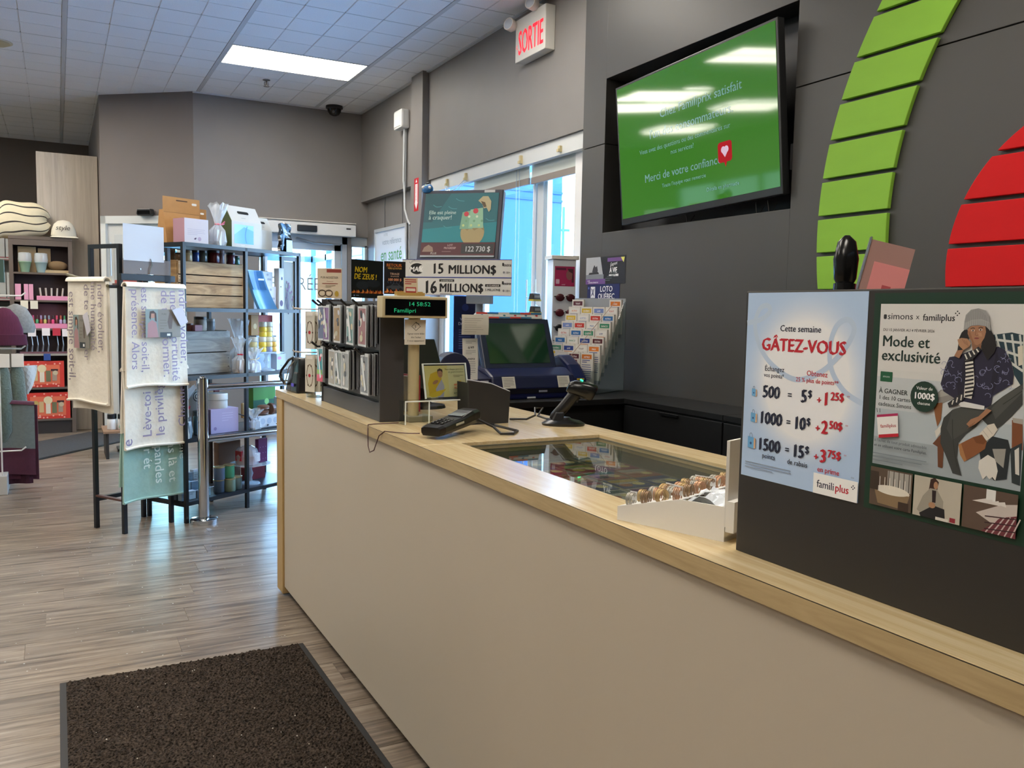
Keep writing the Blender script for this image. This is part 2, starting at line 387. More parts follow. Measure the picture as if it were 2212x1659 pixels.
# dark feature wall: boards either side of a seam, with the niche for the screen
fw = struct(MB().box(3.15, 3.26, -3.6, 4.70, 0, ZC).build('wall_dark', BLACK))
def board(y0, y1, z0, z1): put('board', MB().box(3.0, 3.15, y0, y1, z0, z1).mesh('board', DARKW, bevel=.002), fw)
NY0, NY1, NZ0, NZ1, SE = 2.91, 4.45, 1.90, 2.834, 2.444
board(NY1, 4.70, 0, SE-.0025); board(NY1, 4.70, SE+.0025, ZC)
board(NY0, NY1, 0, NZ0); board(NY0, NY1, NZ1, ZC)
for a, b_ in ((1.69, NY0), (.47, 1.687), (-.75, .467), (-2.0, -.753), (-3.6, -2.003)):
    board(a, b_, 0, SE-.0025); board(a, b_, SE+.0025, ZC)
# wood-grain column panel between the angled wall and the shop floor
PANEL = wood('a2988a', 'bbb1a2', (14, 14, .8), .55)
struct(MB().box(-.165, .425, 10.53, 10.75, 0, 3.01).build('wall_panel', PANEL, bevel=.004))
# ---- front window
W2 = struct(MB().box(3.13, 3.25, 4.7, 4.99, .8, 2.6).box(3.16, 3.24, 4.75, 7.44, .8, .87).build('window_2', WHITE))
for yy, wd in ((5.52, .09), (6.53, .07), (7.36, .08)):
    MB().box(3.19, 3.25, yy, yy+wd, .87, 2.6).build('mullion', M('cfd6da', .4), W2, bevel=.004)
MB().box(3.17, 3.19, 5.625, 5.64, .87, 2.46).build('mullion_tube', M('e8eef0', .3), W2)
for a, b_ in ((4.99, 5.52), (5.61, 6.53), (6.60, 7.36)):
    f = MB().box(3.2, 3.24, a, a+.045, .87, 2.5).box(3.2, 3.24, b_-.045, b_, .87, 2.5).box(3.2, 3.24, a, b_, .87, .915).box(3.2, 3.24, a, b_, 2.4, 2.46)
    fr = f.build('sash', M('b9cbd6', .35, .3), W2)
    put('pane', MB().box(3.219, 3.223, a+.04, b_-.04, .91, 2.41).mesh('pane', glass('eaf6ff')), W2)
hb = struct(MB().box(3.08, 3.13, 4.72, 7.42, 2.485, 2.598).build('trim_2', M('cdd0cf', .5)))
for yy, s in ((7.02, 1), (6.63, 1), (5.66, 1), (5.10, .7)):
    MB().box(3.06, 3.08, yy-.012, yy+.012, 2.50, 2.50+.06*s).box(3.05, 3.062, yy-.012, yy+.012, 2.50, 2.52).build('hook', M('c8b98c', .5), hb)
MB().tube([(3.055, 7.02, 2.505), (3.055, 6.93, 2.44), (3.055, 6.8, 2.45), (3.055, 6.7, 2.48), (3.055, 6.63, 2.505)], .004).tube([(3.055, 7.02, 2.5), (3.056, 7.03, 2.3)], .003).tube([(3.06, 6.63, 2.5), (3.06, 6.75, 2.44), (3.06, 6.86, 2.36), (3.06, 6.95, 2.3)], .003).build('blind_cord', M('c9cdd0', .4), hb)
BLIND = M('cfd6cf', .7, trans=0.0)
for n_, (a, b_, z) in enumerate(((4.80, 5.62, 2.395), (5.66, 6.62, 2.40))):
    t = thing('roller_blind', ('pale roller blind rolled almost up over the window pane beside the dark wall', 'pale roller blind rolled almost up above the blue-lit window pane')[n_], 'blind', (3.145, a, z))
    t['group'] = 'roller blinds at the front window'
    MB().box(0, .006, 0, b_-a, 0, .19).build('blind_cloth', BLIND, t)
    MB().box(-.008, .012, 0, b_-a, -.045, .004).build('bottom_bar', M('8c827a', .5), t, bevel=.003)
    for k in (0, 1): MB().tube([(-.012, .13+.05*k, .18), (-.012, .13+.05*k, -1.35)], .0022, 6).build('pull_cord', M('9fb4c4', .5), t)
# ---- entrance: glass doors in the back wall
def door(name, x0, x1, y, ztop, handle):
    d = struct(MB().box(x0, x0+.075, y, y+.05, 0, ztop).box(x1-.075, x1, y, y+.05, 0, ztop).box(x0, x1, y, y+.05, ztop-.075, ztop).box(x0, x1, y, y+.05, 0, .2).build(name, M('c9d0d6', .35, .5)))
    put('pane', MB().box(x0+.07, x1-.07, y+.02, y+.024, .2, ztop-.07).mesh('pane', glass('f4fbff')), d)
    MB().box(handle, handle+.03, y-.05, y-.02, .85, 1.35).build('door_handle', M('d8dde0', .25, .9), d)
    return d
d1 = door('door_1', 1.95, 2.84, 9.45, 2.12, 2.77)
MB().box(2.845, 2.90, 9.42, 9.5, 0, 2.2).box(1.93, 2.9, 9.42, 9.5, 2.12, 2.21).build('door_frame', M('aeb6bf', .4, .3), d1)
MB().tube([(2.32, 9.38, 2.16), (2.5, 9.36, 2.12), (2.80, 9.36, 2.11)], .011).build('door_arm', M('9aa2aa', .3, .8), d1)
p = Print(emit=0); p.text('ENTRÉE', 0, 0, .2, '8fa0a8', sx=.8)
po = p.build('lettering', d1, frame((2.05, 9.462, 1.60), (1, 0, 0), (0, 0, 1)))
side = struct(MB().box(2.945, 2.965, 9.44, 9.5, 0, 2.12).box(3.115, 3.14, 9.44, 9.5, 0, 2.12).box(2.945, 3.14, 9.44, 9.5, 2.10, 2.21).build('window_3', M('b5c0c6', .4, .2)))
put('pane', MB().box(2.96, 3.12, 9.47, 9.474, 0, 2.1).mesh('pane', glass('f4fbff')), side)
t = thing('door_operator', 'white automatic door opener box with black sensor above glass door', 'door opener', (1.9, 9.41, 2.2))
MB().prism([(0, 0), (0, .14), (-.10, .14), (-.13, .115), (-.13, 0)], 0, 1.06, 'x').build('housing', M('d9dcdc', .4), t, bevel=.006)
MB().box(0, 1.06, -.135, 0, .14, .147).build('cap', M('e6e2d8', .5), t)
MB().box(.40, .62, -.155, -.13, .025, .095).build('sensor', M('14161a', .3), t, bevel=.012)
MB().box(.95, 1.0, -.134, -.13, .075, .09).build('badge', M('2a2e33', .4), t)
# door in the angled wall
d2 = struct(MB().xf(T(A0, AA)).box(.1, .16, -.1, .015, 0, 2.33).box(AL-.06, AL, -.1, .015, 0, 2.33).box(.1, AL, -.1, .015, 2.25, 2.33).build('door_2', M('cfd2cf', .5)))
MB().xf(T(A0, AA)).box(.62, AL-.06, -.06, -.02, 0, 2.25).build('door_leaf', M('c9cbc8', .5), d2)
MB().xf(T(A0, AA)).box(.70, AL-.14, -.019, -.014, .25, 2.14).build('door_panel', M('bfc4c4', .5), d2, bevel=.004)
MB().xf(T(A0, AA)).box(.16, .22, -.06, -.02, 0, 2.25).box(.56, .62, -.06, -.02, 0, 2.25).box(.16, .62, -.06, -.02, 2.17, 2.25).box(.16, .62, -.06, -.02, 0, .2).build('door_frame', M('c9d0d0', .4, .3), d2)
MB().xf(T(A0, AA)).box(.22, .56, -.045, -.04, .2, 2.17).build('pane', glass('f0fffa'), d2)
MB().xf(T(A0, AA)).cyl((AL-.12, .02, 2.05), (AL-.12, .02, 1.7), .009).build('hinge', ALU, d2)
t = thing('motion_sensor', 'black motion sensor above the white door in the angled wall', 'sensor', A0 + AD*.49 + Vector((-.02, -.03, 2.345)), AA)
MB().prism([(-.09, 0), (-.075, .05), (.075, .05), (.09, 0), (.07, -.02), (-.07, -.02)], -.02, .045, 'y').build('sensor_body', M('141517', .3), t, bevel=.006)
MB().box(-.07, .07, .045, .05, -.005, .03).build('sensor_window', M('050506', .1), t)
# ---- outside
struct(MB().box(-30, 60, -30, 80, -.2, -.07).build('ground_outside', M('c3cbd2', .9, noise=.2, nscale=(.6, .6, .6))))
wo = struct(MB().box(3.32, 5.72, 9.42, 9.7, -.07, 3.9).build('wall_outside', M('365a80', .85)))  # white wall; its blue shade is put into the colour
for z_ in (2.80, 2.90): MB().box(3.32, 5.72, 9.40, 9.42, z_, z_+.03).build('wall_batten', M('2f5074', .85), wo)
struct(MB().box(3.3, 5.9, 8.6, 9.9, 3.9, 4.05).build('shade_slab', M('7f98a8', .8)))  # unseen slab added above to keep the outside wall in shade
vs_ = MB().box(.75, 3.3, 10.15, 12.2, 2.45, 2.6).box(1.45, 3.3, 9.62, 10.15, 2.45, 2.6).box(.70, .75, 10.15, 12.2, 0, 2.6)
struct(vs_.build('vestibule_ceiling', M('dfe3e4', .8)))
vf = MB()
for xx in (.76, 1.45, 2.3, 3.2): vf.box(xx, xx+.07, 12.1, 12.2, -.07, 2.5)
for yy in (9.7, 10.6, 11.4): vf.box(3.22, 3.3, yy, yy+.06, -.07, 2.5)
vf.box(.75, 3.3, 12.1, 12.2, 2.05, 2.13).box(3.22, 3.3, 9.7, 12.1, 2.05, 2.13)
vo = struct(vf.build('window_4', M('c2d2da', .4, .3)))
put('pane', MB().box(.78, 3.2, 12.15, 12.154, 0, 2.45).mesh('pane', glass('e6f6ff')), vo)
put('pane', MB().box(3.26, 3.264, 9.7, 12.1, 0, 2.45).mesh('pane', glass('e6f6ff')), vo)
struct(MB().box(.75, 3.3, 10.15, 12.2, -.07, -.005).box(1.4, 3.3, 9.61, 10.15, -.07, -.005).build('vestibule_floor', M('8c8f92', .6)))
def bare_tree(loc, h, seed, label):
    rd = random.Random(seed); b = MB()
    def br(p, d, l, r, k):
        q = p + d*l; b.tube([tuple(p), tuple(p + d*l*.5 + Vector((rd.uniform(-.03, .03), rd.uniform(-.03, .03), 0))*l), tuple(q)], [r, r*.8, r*.6], 6)
        if k:
            for _ in range(3):
                e = (d + Vector((rd.uniform(-.8, .8), rd.uniform(-.8, .8), rd.uniform(-.1, .6)))).normalized(); br(q, e, l*.68, r*.55, k-1)
    br(Vector((0, 0, 0)), Vector((.05, 0, 1)), h*.35, .11, 4)
    o = b.build('bare_tree', M('6b6f72', .9)); o.location = loc; tag(o, label, 'tree')
bare_tree((4.5, 15.2, -.07), 5.0, 4, 'leafless tree outside the narrow glass beside the entrance door')
t = thing('far_building', 'flat pale blue building far outside beyond the bright window pane', 'building', (17.3, 28.5, -.07), -.5)
MB().box(-2.4, 1.6, 0, 3, 0, 2.9).build('facade', M('1f4a5a', .8), t); MB().box(-2.5, 1.7, -.1, 3.1, 2.9, 3.05).build('roof_edge', M('2a5a6c', .8), t)
MB().box(-.35, .5, 0, .8, 3.05, 3.65).build('roof_box', M('205866', .7), t); MB().cyl((.1, .4, 3.65), (.1, .4, 5.6), .06).cyl((-.15, .4, 4.7), (.35, .4, 4.7), .05).build('mast', M('2a6070', .6), t)
# ---- ceiling fixtures
LAMP = M('ffffff', .4, emit=LAMP_STRENGTH, ecol=LAMP_COL)
def troffer(x, y, label, ):
    t = thing('ceiling_light', label, 'ceiling light', (x+.015, y+.005, ZC if x == 1.322 and y == 7.56 else ZC-.022)); t['group'] = 'ceiling light panels'
    W, D = 1.19, .60
    b = MB().box(0, W, 0, .012, -.004, .02).box(0, W, D-.012, D, -.004, .02).box(0, .012, 0, D, -.004, .02).box(W-.012, W, 0, D, -.004, .02)
    b.box(0, W, D/2-.006, D/2+.006, -.004, .02)
    b.build('frame', M('dcdcda', .5), t)
    for k in (0, 1): MB().box(.012, W-.012, .012+k*(D/2-.006), D/2-.006+k*(D/2-.006), .002, .012).build('diffuser', LAMP, t)
troffer(1.322, 7.56, 'bright white twin ceiling light panel above the entrance')
fmap = [(-1.46, 6.4, 'over the middle aisle'), (-1.66, 8.35, 'over the left aisle'), (-1.85, 9.1, 'beyond the left aisle'), (-3.95, 9.15, 'near the left wall'), (-4.2, 11.1, 'in the far left corner'),
        (1.322, 4.51, 'added over the far end of the counter'), (-1.122, 4.51, 'added left of the far counter end'), (1.322, .85, 'added over the near end of the counter'), (-1.122, 2.68, 'added over the entrance mat'), (-1.122, .2, 'added behind the shopper'), (-3.56, 3.9, 'added over the left shelves'), (-3.56, .24, 'added over the left back shelves')]  # fixtures on this line are unseen, added to light the room
t = thing('ceiling_speaker', 'beige round ceiling grille at the left edge of the picture', 'ceiling grille', (-.40, 8.57, ZC)); MB().lathe([(.002, -.03), (.07, -.026), (.10, -.012), (.105, 0)], n=24).build('grille', M('b9ab84', .5), t, smooth=True); MB().lathe([(.105, -.006), (.12, -.004), (.12, 0)], n=24).build('rim', M('c9c2ac', .5), t)
for x, y, s in fmap: troffer(x, y, 'bright ceiling light panel outside the frame ' + s)
# ================================================================ counter
OAK = wood('c8b083', 'dccaa2', (40, 2.2, 40), .22, bump=.02)
OAKX = wood('c0a77a', 'd2be95', (2.2, 40, 40), .36, bump=.05)
OAKV = wood('a98a55', 'bb9d68', (40, 40, 2.2), .5, bump=.05)
BEIGE = M('bdb2a0', .5, noise=.03, nscale=(2, 2, 2))
t = thing('service_counter', 'long service counter with beige front panel and oak end post', 'counter', (1.3, 1.8, 0))
O = Vector((-1.3, -1.8, 0))
def L_(b): b.X = Matrix.Translation(O); return b
L_(MB()).box(.945, .963, -.9, 4.07, .045, .965).build('front_panel', BEIGE, t, bevel=.002)
L_(MB()).box(.936, 1.68, 4.07, 4.185, .01, .965).build('end_panel', OAKV, t, bevel=.003)
L_(MB()).box(1.02, 1.6, -.9, 4.1, 0, .045).build('plinth', M('2a2724', .6), t)
L_(MB()).box(1.66, 1.68, -.9, 4.07, .02, .965).build('back_panel', M('1d1c1b', .5), t)
L_(MB()).box(1.0, 1.66, 1.38, 2.42, .915, .93).box(1.06, 1.075, 1.45, 2.34, .93, .965).box(1.575, 1.59, 1.45, 2.34, .93, .965).box(1.075, 1.575, 1.455, 1.47, .93, .965).box(1.075, 1.575, 2.325, 2.34, .93, .965).build('display_well', M('8f8a72', .6), t)
t = thing('worktop', 'oak-grain counter top with recessed glass display window', 'worktop', (1.3, 1.8, .965))
O = Vector((-1.3, -1.8, -.965))
def slab(x0, x1, y0, y1, m=OAK): L_(MB()).box(x0, x1, y0, y1, .965, 1.0).build('slab', m, t, bevel=.0015)
slab(.9355, 1.68, 2.326, 4.195); slab(.9355, 1.074, -.9, 2.324); slab(1.576, 1.68, -.9, 2.324); slab(1.0755, 1.5745, -.9, 1.469)
L_(MB()).box(.9325, .935, -.9, 4.195, .9655, .9985).build('edge_band', wood('ab946b', 'c0aa7f', (40, 3, 40), .4), t)
L_(MB()).box(.934, 1.68, 4.1955, 4.1975, .9655, .9985).build('edge_band', OAKX, t)
L_(MB()).box(.9335, .9353, -.9, 4.19, .9985, .9995).build('edge_seam', M('3a3020', .6), t)
L_(MB()).box(1.075, 1.081, 1.47, 2.325, .982, .99).box(1.569, 1.575, 1.47, 2.325, .982, .99).box(1.075, 1.575, 2.319, 2.325, .982, .99).build('glass_rail', M('6c6a58', .4), t)
L_(MB()).box(1.075, 1.575, 1.47, 2.325, .982, .988).build('glass_top', glass('eef2ee', .01), t)
# ---- scratch tickets under the glass
tick_cols = ['1f6a78', '8c2c3a', 'b39a3c', '2a3f6e', '7f8f4a', 'c0b49a', '304a44', '6a3a5e', '99552e', '2f7f5f', 'a8a8a0', '3b2a24']
k = 0
names = ['teal', 'crimson', 'gold', 'navy', 'olive', 'cream', 'dark green', 'plum', 'rust', 'emerald', 'silver', 'brown']
for i in range(4):
    for j in range(7):
        c = tick_cols[(k*5+i) % 12]; o = thing('scratch_ticket', '%s scratch ticket with %s band under counter glass, %s column, %s from the till' % (names[(k*5+i) % 12], names[(k*7+3) % 12], ('front', 'second', 'third', 'back')[i], ('seventh', 'sixth', 'fifth', 'fourth', 'third', 'second', 'first')[j]), 'ticket', (1.10+i*.118, 1.49+j*.118, .9305), random.uniform(-.05, .05))
        o['group'] = 'scratch tickets under the counter glass'
        cd = sheet('card', o, .105, .108, .0008, M(c, .35), T((0, 0, .001)))
        p = Print(); p.rect(.006, .07, .099, .1, tick_cols[(k*7+3) % 12]); p.circ(.03, .035, .02, tick_cols[(k*3+5) % 12]); p.circ(.075, .04, .018, 'd8c98c')
        p.lines(.01, .06, .085, 2, .012, 'e8e4d0'); p.build('print', cd)
        k += 1
# ---- black board with the two posters
t = thing('poster_board', 'black upright board standing on the counter holding two posters', 'board', (1.027, .3, 1.0))
MB().box(-.009, .009, -.9, .776, 0, .442).build('board_panel', M('2b2825', .5), t, bevel=.002)
for yy in (-.4, .7): MB().box(.009, .06, yy, yy+.02, 0, .006).build('foot', BLACK, t)
def poster_paper():
    m = bpy.data.materials.new('m_poster_paper'); m.use_nodes = True; N = m.node_tree.nodes; L = m.node_tree.links; b = N['Principled BSDF']; b.inputs['Roughness'].default_value = .45
    t_ = N.new('ShaderNodeTexCoord'); mp = N.new('ShaderNodeMapping'); mp.inputs['Location'].default_value = (-.93, -1.12, 0); mp.inputs['Scale'].default_value = (7.2, 6.6, 0)
    g = N.new('ShaderNodeTexGradient'); g.gradient_type = 'QUADRATIC_SPHERE'; r = N.new('ShaderNodeValToRGB'); r.color_ramp.elements[0].position = 0; r.color_ramp.elements[0].color = lin('b4cdec'); r.color_ramp.elements[1].position = .16; r.color_ramp.elements[1].color = lin('eef0f2')
    L.new(t_.outputs['Object'], mp.inputs[0]); L.new(mp.outputs[0], g.inputs[0]); L.new(g.outputs['Fac'], r.inputs[0]); L.new(r.outputs[0], b.inputs['Base Color']); return m
FR = lambda y, z, x=1.0175: frame((x, y, z), (0, -1, 0), (0, 0, 1))
po = tag(sheet('poster', None, .239, .306, .0006, poster_paper(), FR(1.07, 1.133)), 'pale blue and white poster reading GÂTEZ-VOUS with point values', 'poster')
NAVY, RED = '151c36', 'c0182c'
p = Print(z=.0002, dz=.000015)
def crv(P):
    out = []
    for i in range(len(P)-1):
        p0, p1, p2, p3 = P[max(i-1, 0)], P[i], P[i+1], P[min(i+2, len(P)-1)]
        for s in range(8):
            q = s/8; out.append(tuple(.5*((2*p1[d])+(-p0[d]+p2[d])*q+(2*p0[d]-5*p1[d]+4*p2[d]-p3[d])*q*q+(-p0[d]+3*p1[d]-3*p2[d]+p3[d])*q**3) for d in (0, 1)))
    return out+[P[-1]]
p.line(crv([(.0, .256), (.03, .262), (.05, .275), (.045, .285), (.028, .28), (.018, .255), (.03, .22), (.06, .19), (.11, .17), (.16, .185), (.2, .22), (.217, .25), (.205, .265), (.185, .255), (.175, .225), (.18, .19), (.205, .16), (.238, .145)]), .0085, 'bccfe6')
p.text('Cette semaine', .1155, .2445, .0142, NAVY, 'CENTER', .022)
p.text('GÂTEZ-VOUS', .12, .213, .0285, RED, 'CENTER', .042, .98)
p.text('Échangez', .0655, .1795, .0115, NAVY, 'CENTER', .014); p.text('vos points*', .065, .1695, .0095, NAVY, 'CENTER', .012)
p.text('Obtenez', .153, .178, .0115, RED, 'CENTER', .014); p.text('25 % plus de points**', .153, .1675, .0095, RED, 'CENTER', .014)
for v, a, b, c, d, u0 in ((.136, '500', '5', '1', '25$', .042), (.093, '1000', '10', '2', '50$', .037), (.049, '1500', '15', '3', '75$', .036)):
    p.text(a, u0, v, .028, NAVY, 'LEFT', .045, .9); p.text('=', .096, v+.003, .016, NAVY, 'LEFT', .03); p.text(b, .136, v, .028, NAVY, 'RIGHT', .045, .88)
    p.text('$', .137, v+.009, .016, NAVY, 'LEFT', .03); p.text('+', .155, v+.001, .016, RED, 'LEFT', .03)
    p.text(c, .179, v, .028, RED, 'RIGHT', .045, .88); p.text(d, .181, v+.009, .017, RED, 'LEFT', .045, .95); p.text('**', .211, v+.014, .006, RED)
    s = .8 if v > .1 else (1.0 if v > .08 else 1.25); bx = .018 if v > .06 else .014
    p.poly([(bx, v), (bx+.011*s, v-.001), (bx+.011*s, v+.014*s), (bx, v+.015*s)], '6aa9d8'); p.poly([(bx+.011*s, v-.001), (bx+.014*s, v), (bx+.014*s, v+.013*s), (bx+.011*s, v+.014*s)], 'd9b089')
    p.line(crv([(bx+.003*s, v+.014*s), (bx+.004*s, v+.019*s), (bx+.007*s, v+.019*s), (bx+.008*s, v+.014*s)]), .0007, '4a5a78'); p.circ(bx+.0055*s, v+.006*s, .0018*s, '2d4f86')
p.text('points', .062, .0365, .0115, NAVY, 'CENTER', .012); p.text('de rabais', .123, .0355, .0115, NAVY, 'CENTER', .012); p.text('en prime', .184, .034, .0115, RED, 'CENTER', .014)
p.lines(.01, .024, .11, 3, .0042, '8d98ab', .3)
p.rect(.157, 0, .239, .031, 'f4f4f2'); p.text('famili', .164, .010, .0165, NAVY, 'LEFT', .012, .95); p.text('plus', .1985, .010, .0165, RED, 'LEFT', .022, .95)
for dx, dy in ((0, 0), (.003, .003), (.003, -.003), (.006, 0)): p.circ(.2285+dx*.8, .0215+dy*.8, .0011, NAVY, n=8)
p.text('2026', .226, .0345, .003, '6d7c92'); p.build('print', po)
# green-bordered poster
po = tag(sheet('poster', None, .231, .306, .0006, M('123524', .45), FR(.8205, 1.130)), 'green-bordered poster with a seated person in a grey knit hat and photo strip', 'poster')
p = Print(z=.0002, dz=.000012); DG, INK = '123524', '16302a'
x0, y0, x1, y1 = .011, .066, .222, .291
p.rect(x0, y0, x1, y1, 'd5d5d1'); p.rect(x0, .13, x1, .19, 'c3c9cb'); p.rect(x0, .105, x1, .145, 'b4bfc4'); p.rect(x0, y0, x1, .105, '9fa9ae'); p.rect(x0, .2, x1, y1, 'd9d8d4')
p.text('simons', .0225, .270, .0125, '2a2a2c', 'LEFT', .01, 1.15); p.rrect(.0165, .27, .0215, .2765, .0015, '2a2a2c'); p.text('x', .067, .2705, .0105, '2a2a2c'); p.text('familiplus', .0775, .269, .0125, '1a1a1e', 'LEFT', .018)
for dx, dy in ((0, 0), (.0025, .0025), (.0025, -.0025), (.005, 0)): p.circ(.124+dx, .279+dy, .001, '1a1a1e', n=8)
p.text('DU 15 JANVIER AU 4 FÉVRIER 2026', .017, .2535, .0052, '3a3a3c', 'LEFT', .012)
p.text('Mode et', .0165, .2325, .0215, INK, 'LEFT', .022); p.text('exclusivité', .0165, .213, .0215, INK, 'LEFT', .022)
p.rrect(.0165, .183, .036, .197, .001, '1d5c3c'); p.text('simons', .0262, .189, .004, 'd9e4dc', 'CENTER')
p.text('À GAGNER', .0155, .167, .0092, '22302c', 'LEFT', .012); p.text('1 des 10 cartes-', .0155, .158, .0082, '22302c'); p.text('cadeaux Simons', .0155, .149, .0082, '22302c')
# the seated figure: chair, throw, trousers, jumper, scarf, hair, face, hat
p.poly([(.1748, .253),(.1986, .2568),(.2124, .2542),(.2169, .1889),(.2049, .2058),(.2012, .2199),(.1919, .2355),(.1833, .2388)], '1f3a44')
p.line([(.1785, .2546),(.1854, .2352)], .0026, 'c4c9c4')
p.line([(.1887, .2545),(.1963, .225)], .0026, 'c4c9c4')
p.line([(.1988, .2545),(.2069, .2149)], .0026, 'c4c9c4')
p.line([(.2086, .2544),(.2174, .2049)], .0026, 'c4c9c4')
p.line([(.179, .2473),(.213, .2445)], .003, 'cfd2cc')
p.line([(.1873, .235),(.2142, .2278)], .003, 'cfd2cc')
p.line([(.1955, .2228),(.2154, .211)], .003, 'cfd2cc')
p.poly([(.207, .2398),(.2132, .2419),(.2148, .2189),(.2095, .2168)], 'd8d2c0')
p.poly([(.097, .1654),(.11, .1793),(.1347, .1815),(.1377, .1738),(.1244, .1675),(.1133, .1617)], '8f8d88')
p.poly([(.1001, .1676),(.1111, .1784),(.1338, .1803),(.127, .1751),(.1106, .1697)], 'a9a7a0')
p.poly([(.1006, .1608),(.1137, .1626),(.113, .1407),(.1084, .1303),(.1038, .1455)], '8c5a34')
p.poly([(.1031, .107),(.1143, .1213),(.1194, .1025),(.1194, .0771),(.1126, .0775),(.1104, .1041)], '6b4026')
p.poly([(.1052, .124),(.121, .1416),(.1213, .1359),(.108, .1146)], 'd8d4c8')
p.poly([(.2063, .1511),(.2193, .1503),(.2217, .1163),(.2084, .1161)], '7d4a2a')
p.poly([(.2067, .1538),(.2191, .1535),(.2195, .1473),(.208, .1482)], 'a8a39a')
p.poly([(.1676, .108),(.1835, .128),(.2031, .1262),(.2066, .1158),(.2047, .0781),(.1892, .0734),(.1718, .0899)], '20282c')
p.poly([(.2066, .1158),(.2203, .1251),(.2213, .0731),(.2113, .0748)], '2a3438')
p.poly([(.1134, .129),(.1167, .1431),(.1283, .1551),(.1403, .16),(.1718, .1593),(.1931, .1786),(.2161, .196),(.2178, .1712),(.2057, .1555),(.1954, .1443),(.1867, .1358),(.1769, .1406),(.1688, .1474),(.1617, .1372),(.1486, .126),(.1394, .1132),(.1387, .0939),(.1467, .0718),(.1339, .0728),(.1243, .0916),(.1143, .1096)], '3a3c3a')
p.poly([(.1283, .1551),(.1403, .16),(.1718, .1593),(.1688, .1474),(.1617, .1372),(.1465, .1276),(.131, .1159),(.1217, .1301)], '474945')
p.poly([(.1793, .1616),(.1931, .1786),(.2162, .1942),(.2168, .1854),(.1995, .1657),(.1858, .1495)], '4d4f4b')
p.line([(.1292, .1426),(.1305, .1235),(.1338, .1047),(.1394, .0825)], .0012, '2c2e2c')
p.line([(.1938, .1687),(.2042, .177),(.216, .1871)], .001, '2c2e2c')
p.poly([(.1662, .1284),(.1769, .1414),(.1846, .1442),(.1896, .1371),(.1849, .1288),(.1763, .1214)], 'd9d2c4')
p.line([(.1751, .1389),(.1833, .1307)], .0008, 'b9b2a4')
p.line([(.1707, .1337),(.1789, .1255)], .0008, 'b9b2a4')
p.poly([(.1395, .111),(.1587, .1236),(.1701, .1284),(.1768, .1206),(.1751, .111),(.1641, .1018),(.149, .0906),(.1428, .0984)], '8a5530')
p.poly([(.1395, .111),(.143, .1134),(.1519, .093),(.149, .0902),(.1428, .0984)], 'a87648')
p.poly([(.1588, .1227),(.1701, .128),(.1764, .1205),(.1729, .1163),(.1631, .1167)], '74431f')
p.poly([(.1685, .095),(.1794, .1042),(.1892, .1002),(.1932, .0861),(.191, .0736),(.187, .0776),(.1834, .074),(.1793, .0781),(.1749, .0721),(.1682, .0855)], 'dad7ce')
p.poly([(.1846, .1124),(.2015, .115),(.2001, .091),(.1893, .098)], '9c9a92')
p.poly([(.2121, .1148),(.2172, .1192),(.2199, .0854),(.215, .0864)], 'd4d1c8')
p.poly([(.1196, .2225),(.1318, .2251),(.1415, .2294),(.1512, .2336),(.1704, .2345),(.1833, .2391),(.1919, .2355),(.2012, .2199),(.2049, .2058),(.2042, .1946),(.1925, .1864),(.1804, .1779),(.1793, .1668),(.1735, .1625),(.1599, .1629),(.1439, .1649),(.1315, .1694),(.1143, .1774),(.1095, .187),(.1143, .2087)], '26243a')
p.poly([(.1402, .2199),(.1432, .22),(.1434, .1728),(.1355, .1702),(.1322, .1889)], '1c1a2c')
p.poly([(.1817, .235),(.1866, .219),(.1846, .1933),(.18, .1783),(.1771, .1927),(.1792, .2167)], '1c1a2c')
p.line([(.1146, .1961),(.1144, .1988),(.1165, .201),(.1196, .2016),(.1225, .2004),(.1236, .1979)], .0006, '8d90b2')
p.line([(.1275, .21),(.1258, .2094),(.124, .2099),(.1231, .2112),(.1234, .2128),(.1248, .2138)], .0006, '8d90b2')
p.line([(.1382, .2045),(.1373, .2031),(.1355, .2024),(.1336, .2028),(.1326, .2042),(.1329, .2059)], .0006, '8d90b2')
p.line([(.1705, .178),(.172, .1799),(.1746, .1806),(.1769, .1797),(.178, .1777),(.1773, .1755)], .0006, '8d90b2')
p.line([(.1888, .2234),(.1904, .2245),(.1924, .2245),(.1939, .2233),(.1942, .2215),(.1931, .22)], .0006, '8d90b2')
p.line([(.1679, .2091),(.1689, .2071),(.1682, .2049),(.1661, .2036),(.1635, .2038),(.1617, .2054)], .0006, '8d90b2')
p.line([(.1983, .1933),(.2006, .1937),(.2024, .1927),(.2031, .1908),(.2023, .1889),(.2003, .1879)], .0006, '8d90b2')
p.line([(.1689, .2127),(.1703, .2122),(.171, .2111),(.1707, .2098),(.1695, .209),(.168, .2091)], .0006, '8d90b2')
p.line([(.195, .2293),(.1936, .2312),(.1938, .2335),(.1957, .2351),(.1983, .2352),(.2003, .2338)], .0006, '8d90b2')
p.line([(.1255, .1988),(.1265, .1998),(.1281, .2),(.1294, .1993),(.1298, .198),(.1292, .1968)], .0006, '8d90b2')
p.line([(.1689, .1934),(.1694, .1918),(.1686, .1903),(.1668, .1896),(.165, .19),(.164, .1913)], .0006, '8d90b2')
p.line([(.1968, .208),(.197, .2067),(.1963, .2056),(.1949, .2052),(.1936, .2056),(.1929, .2067)], .0006, '8d90b2')
p.line([(.1685, .1865),(.1695, .1883),(.1715, .1892),(.1737, .1888),(.175, .1872),(.1748, .1852)], .0006, '8d90b2')
p.line([(.1115, .1991),(.1095, .2006),(.1091, .2028),(.1105, .2047),(.1131, .2055),(.1156, .2047)], .0006, '8d90b2')
p.line([(.1912, .2057),(.1905, .2066),(.1905, .2078),(.1914, .2086),(.1927, .2088),(.1938, .2081)], .0006, '8d90b2')
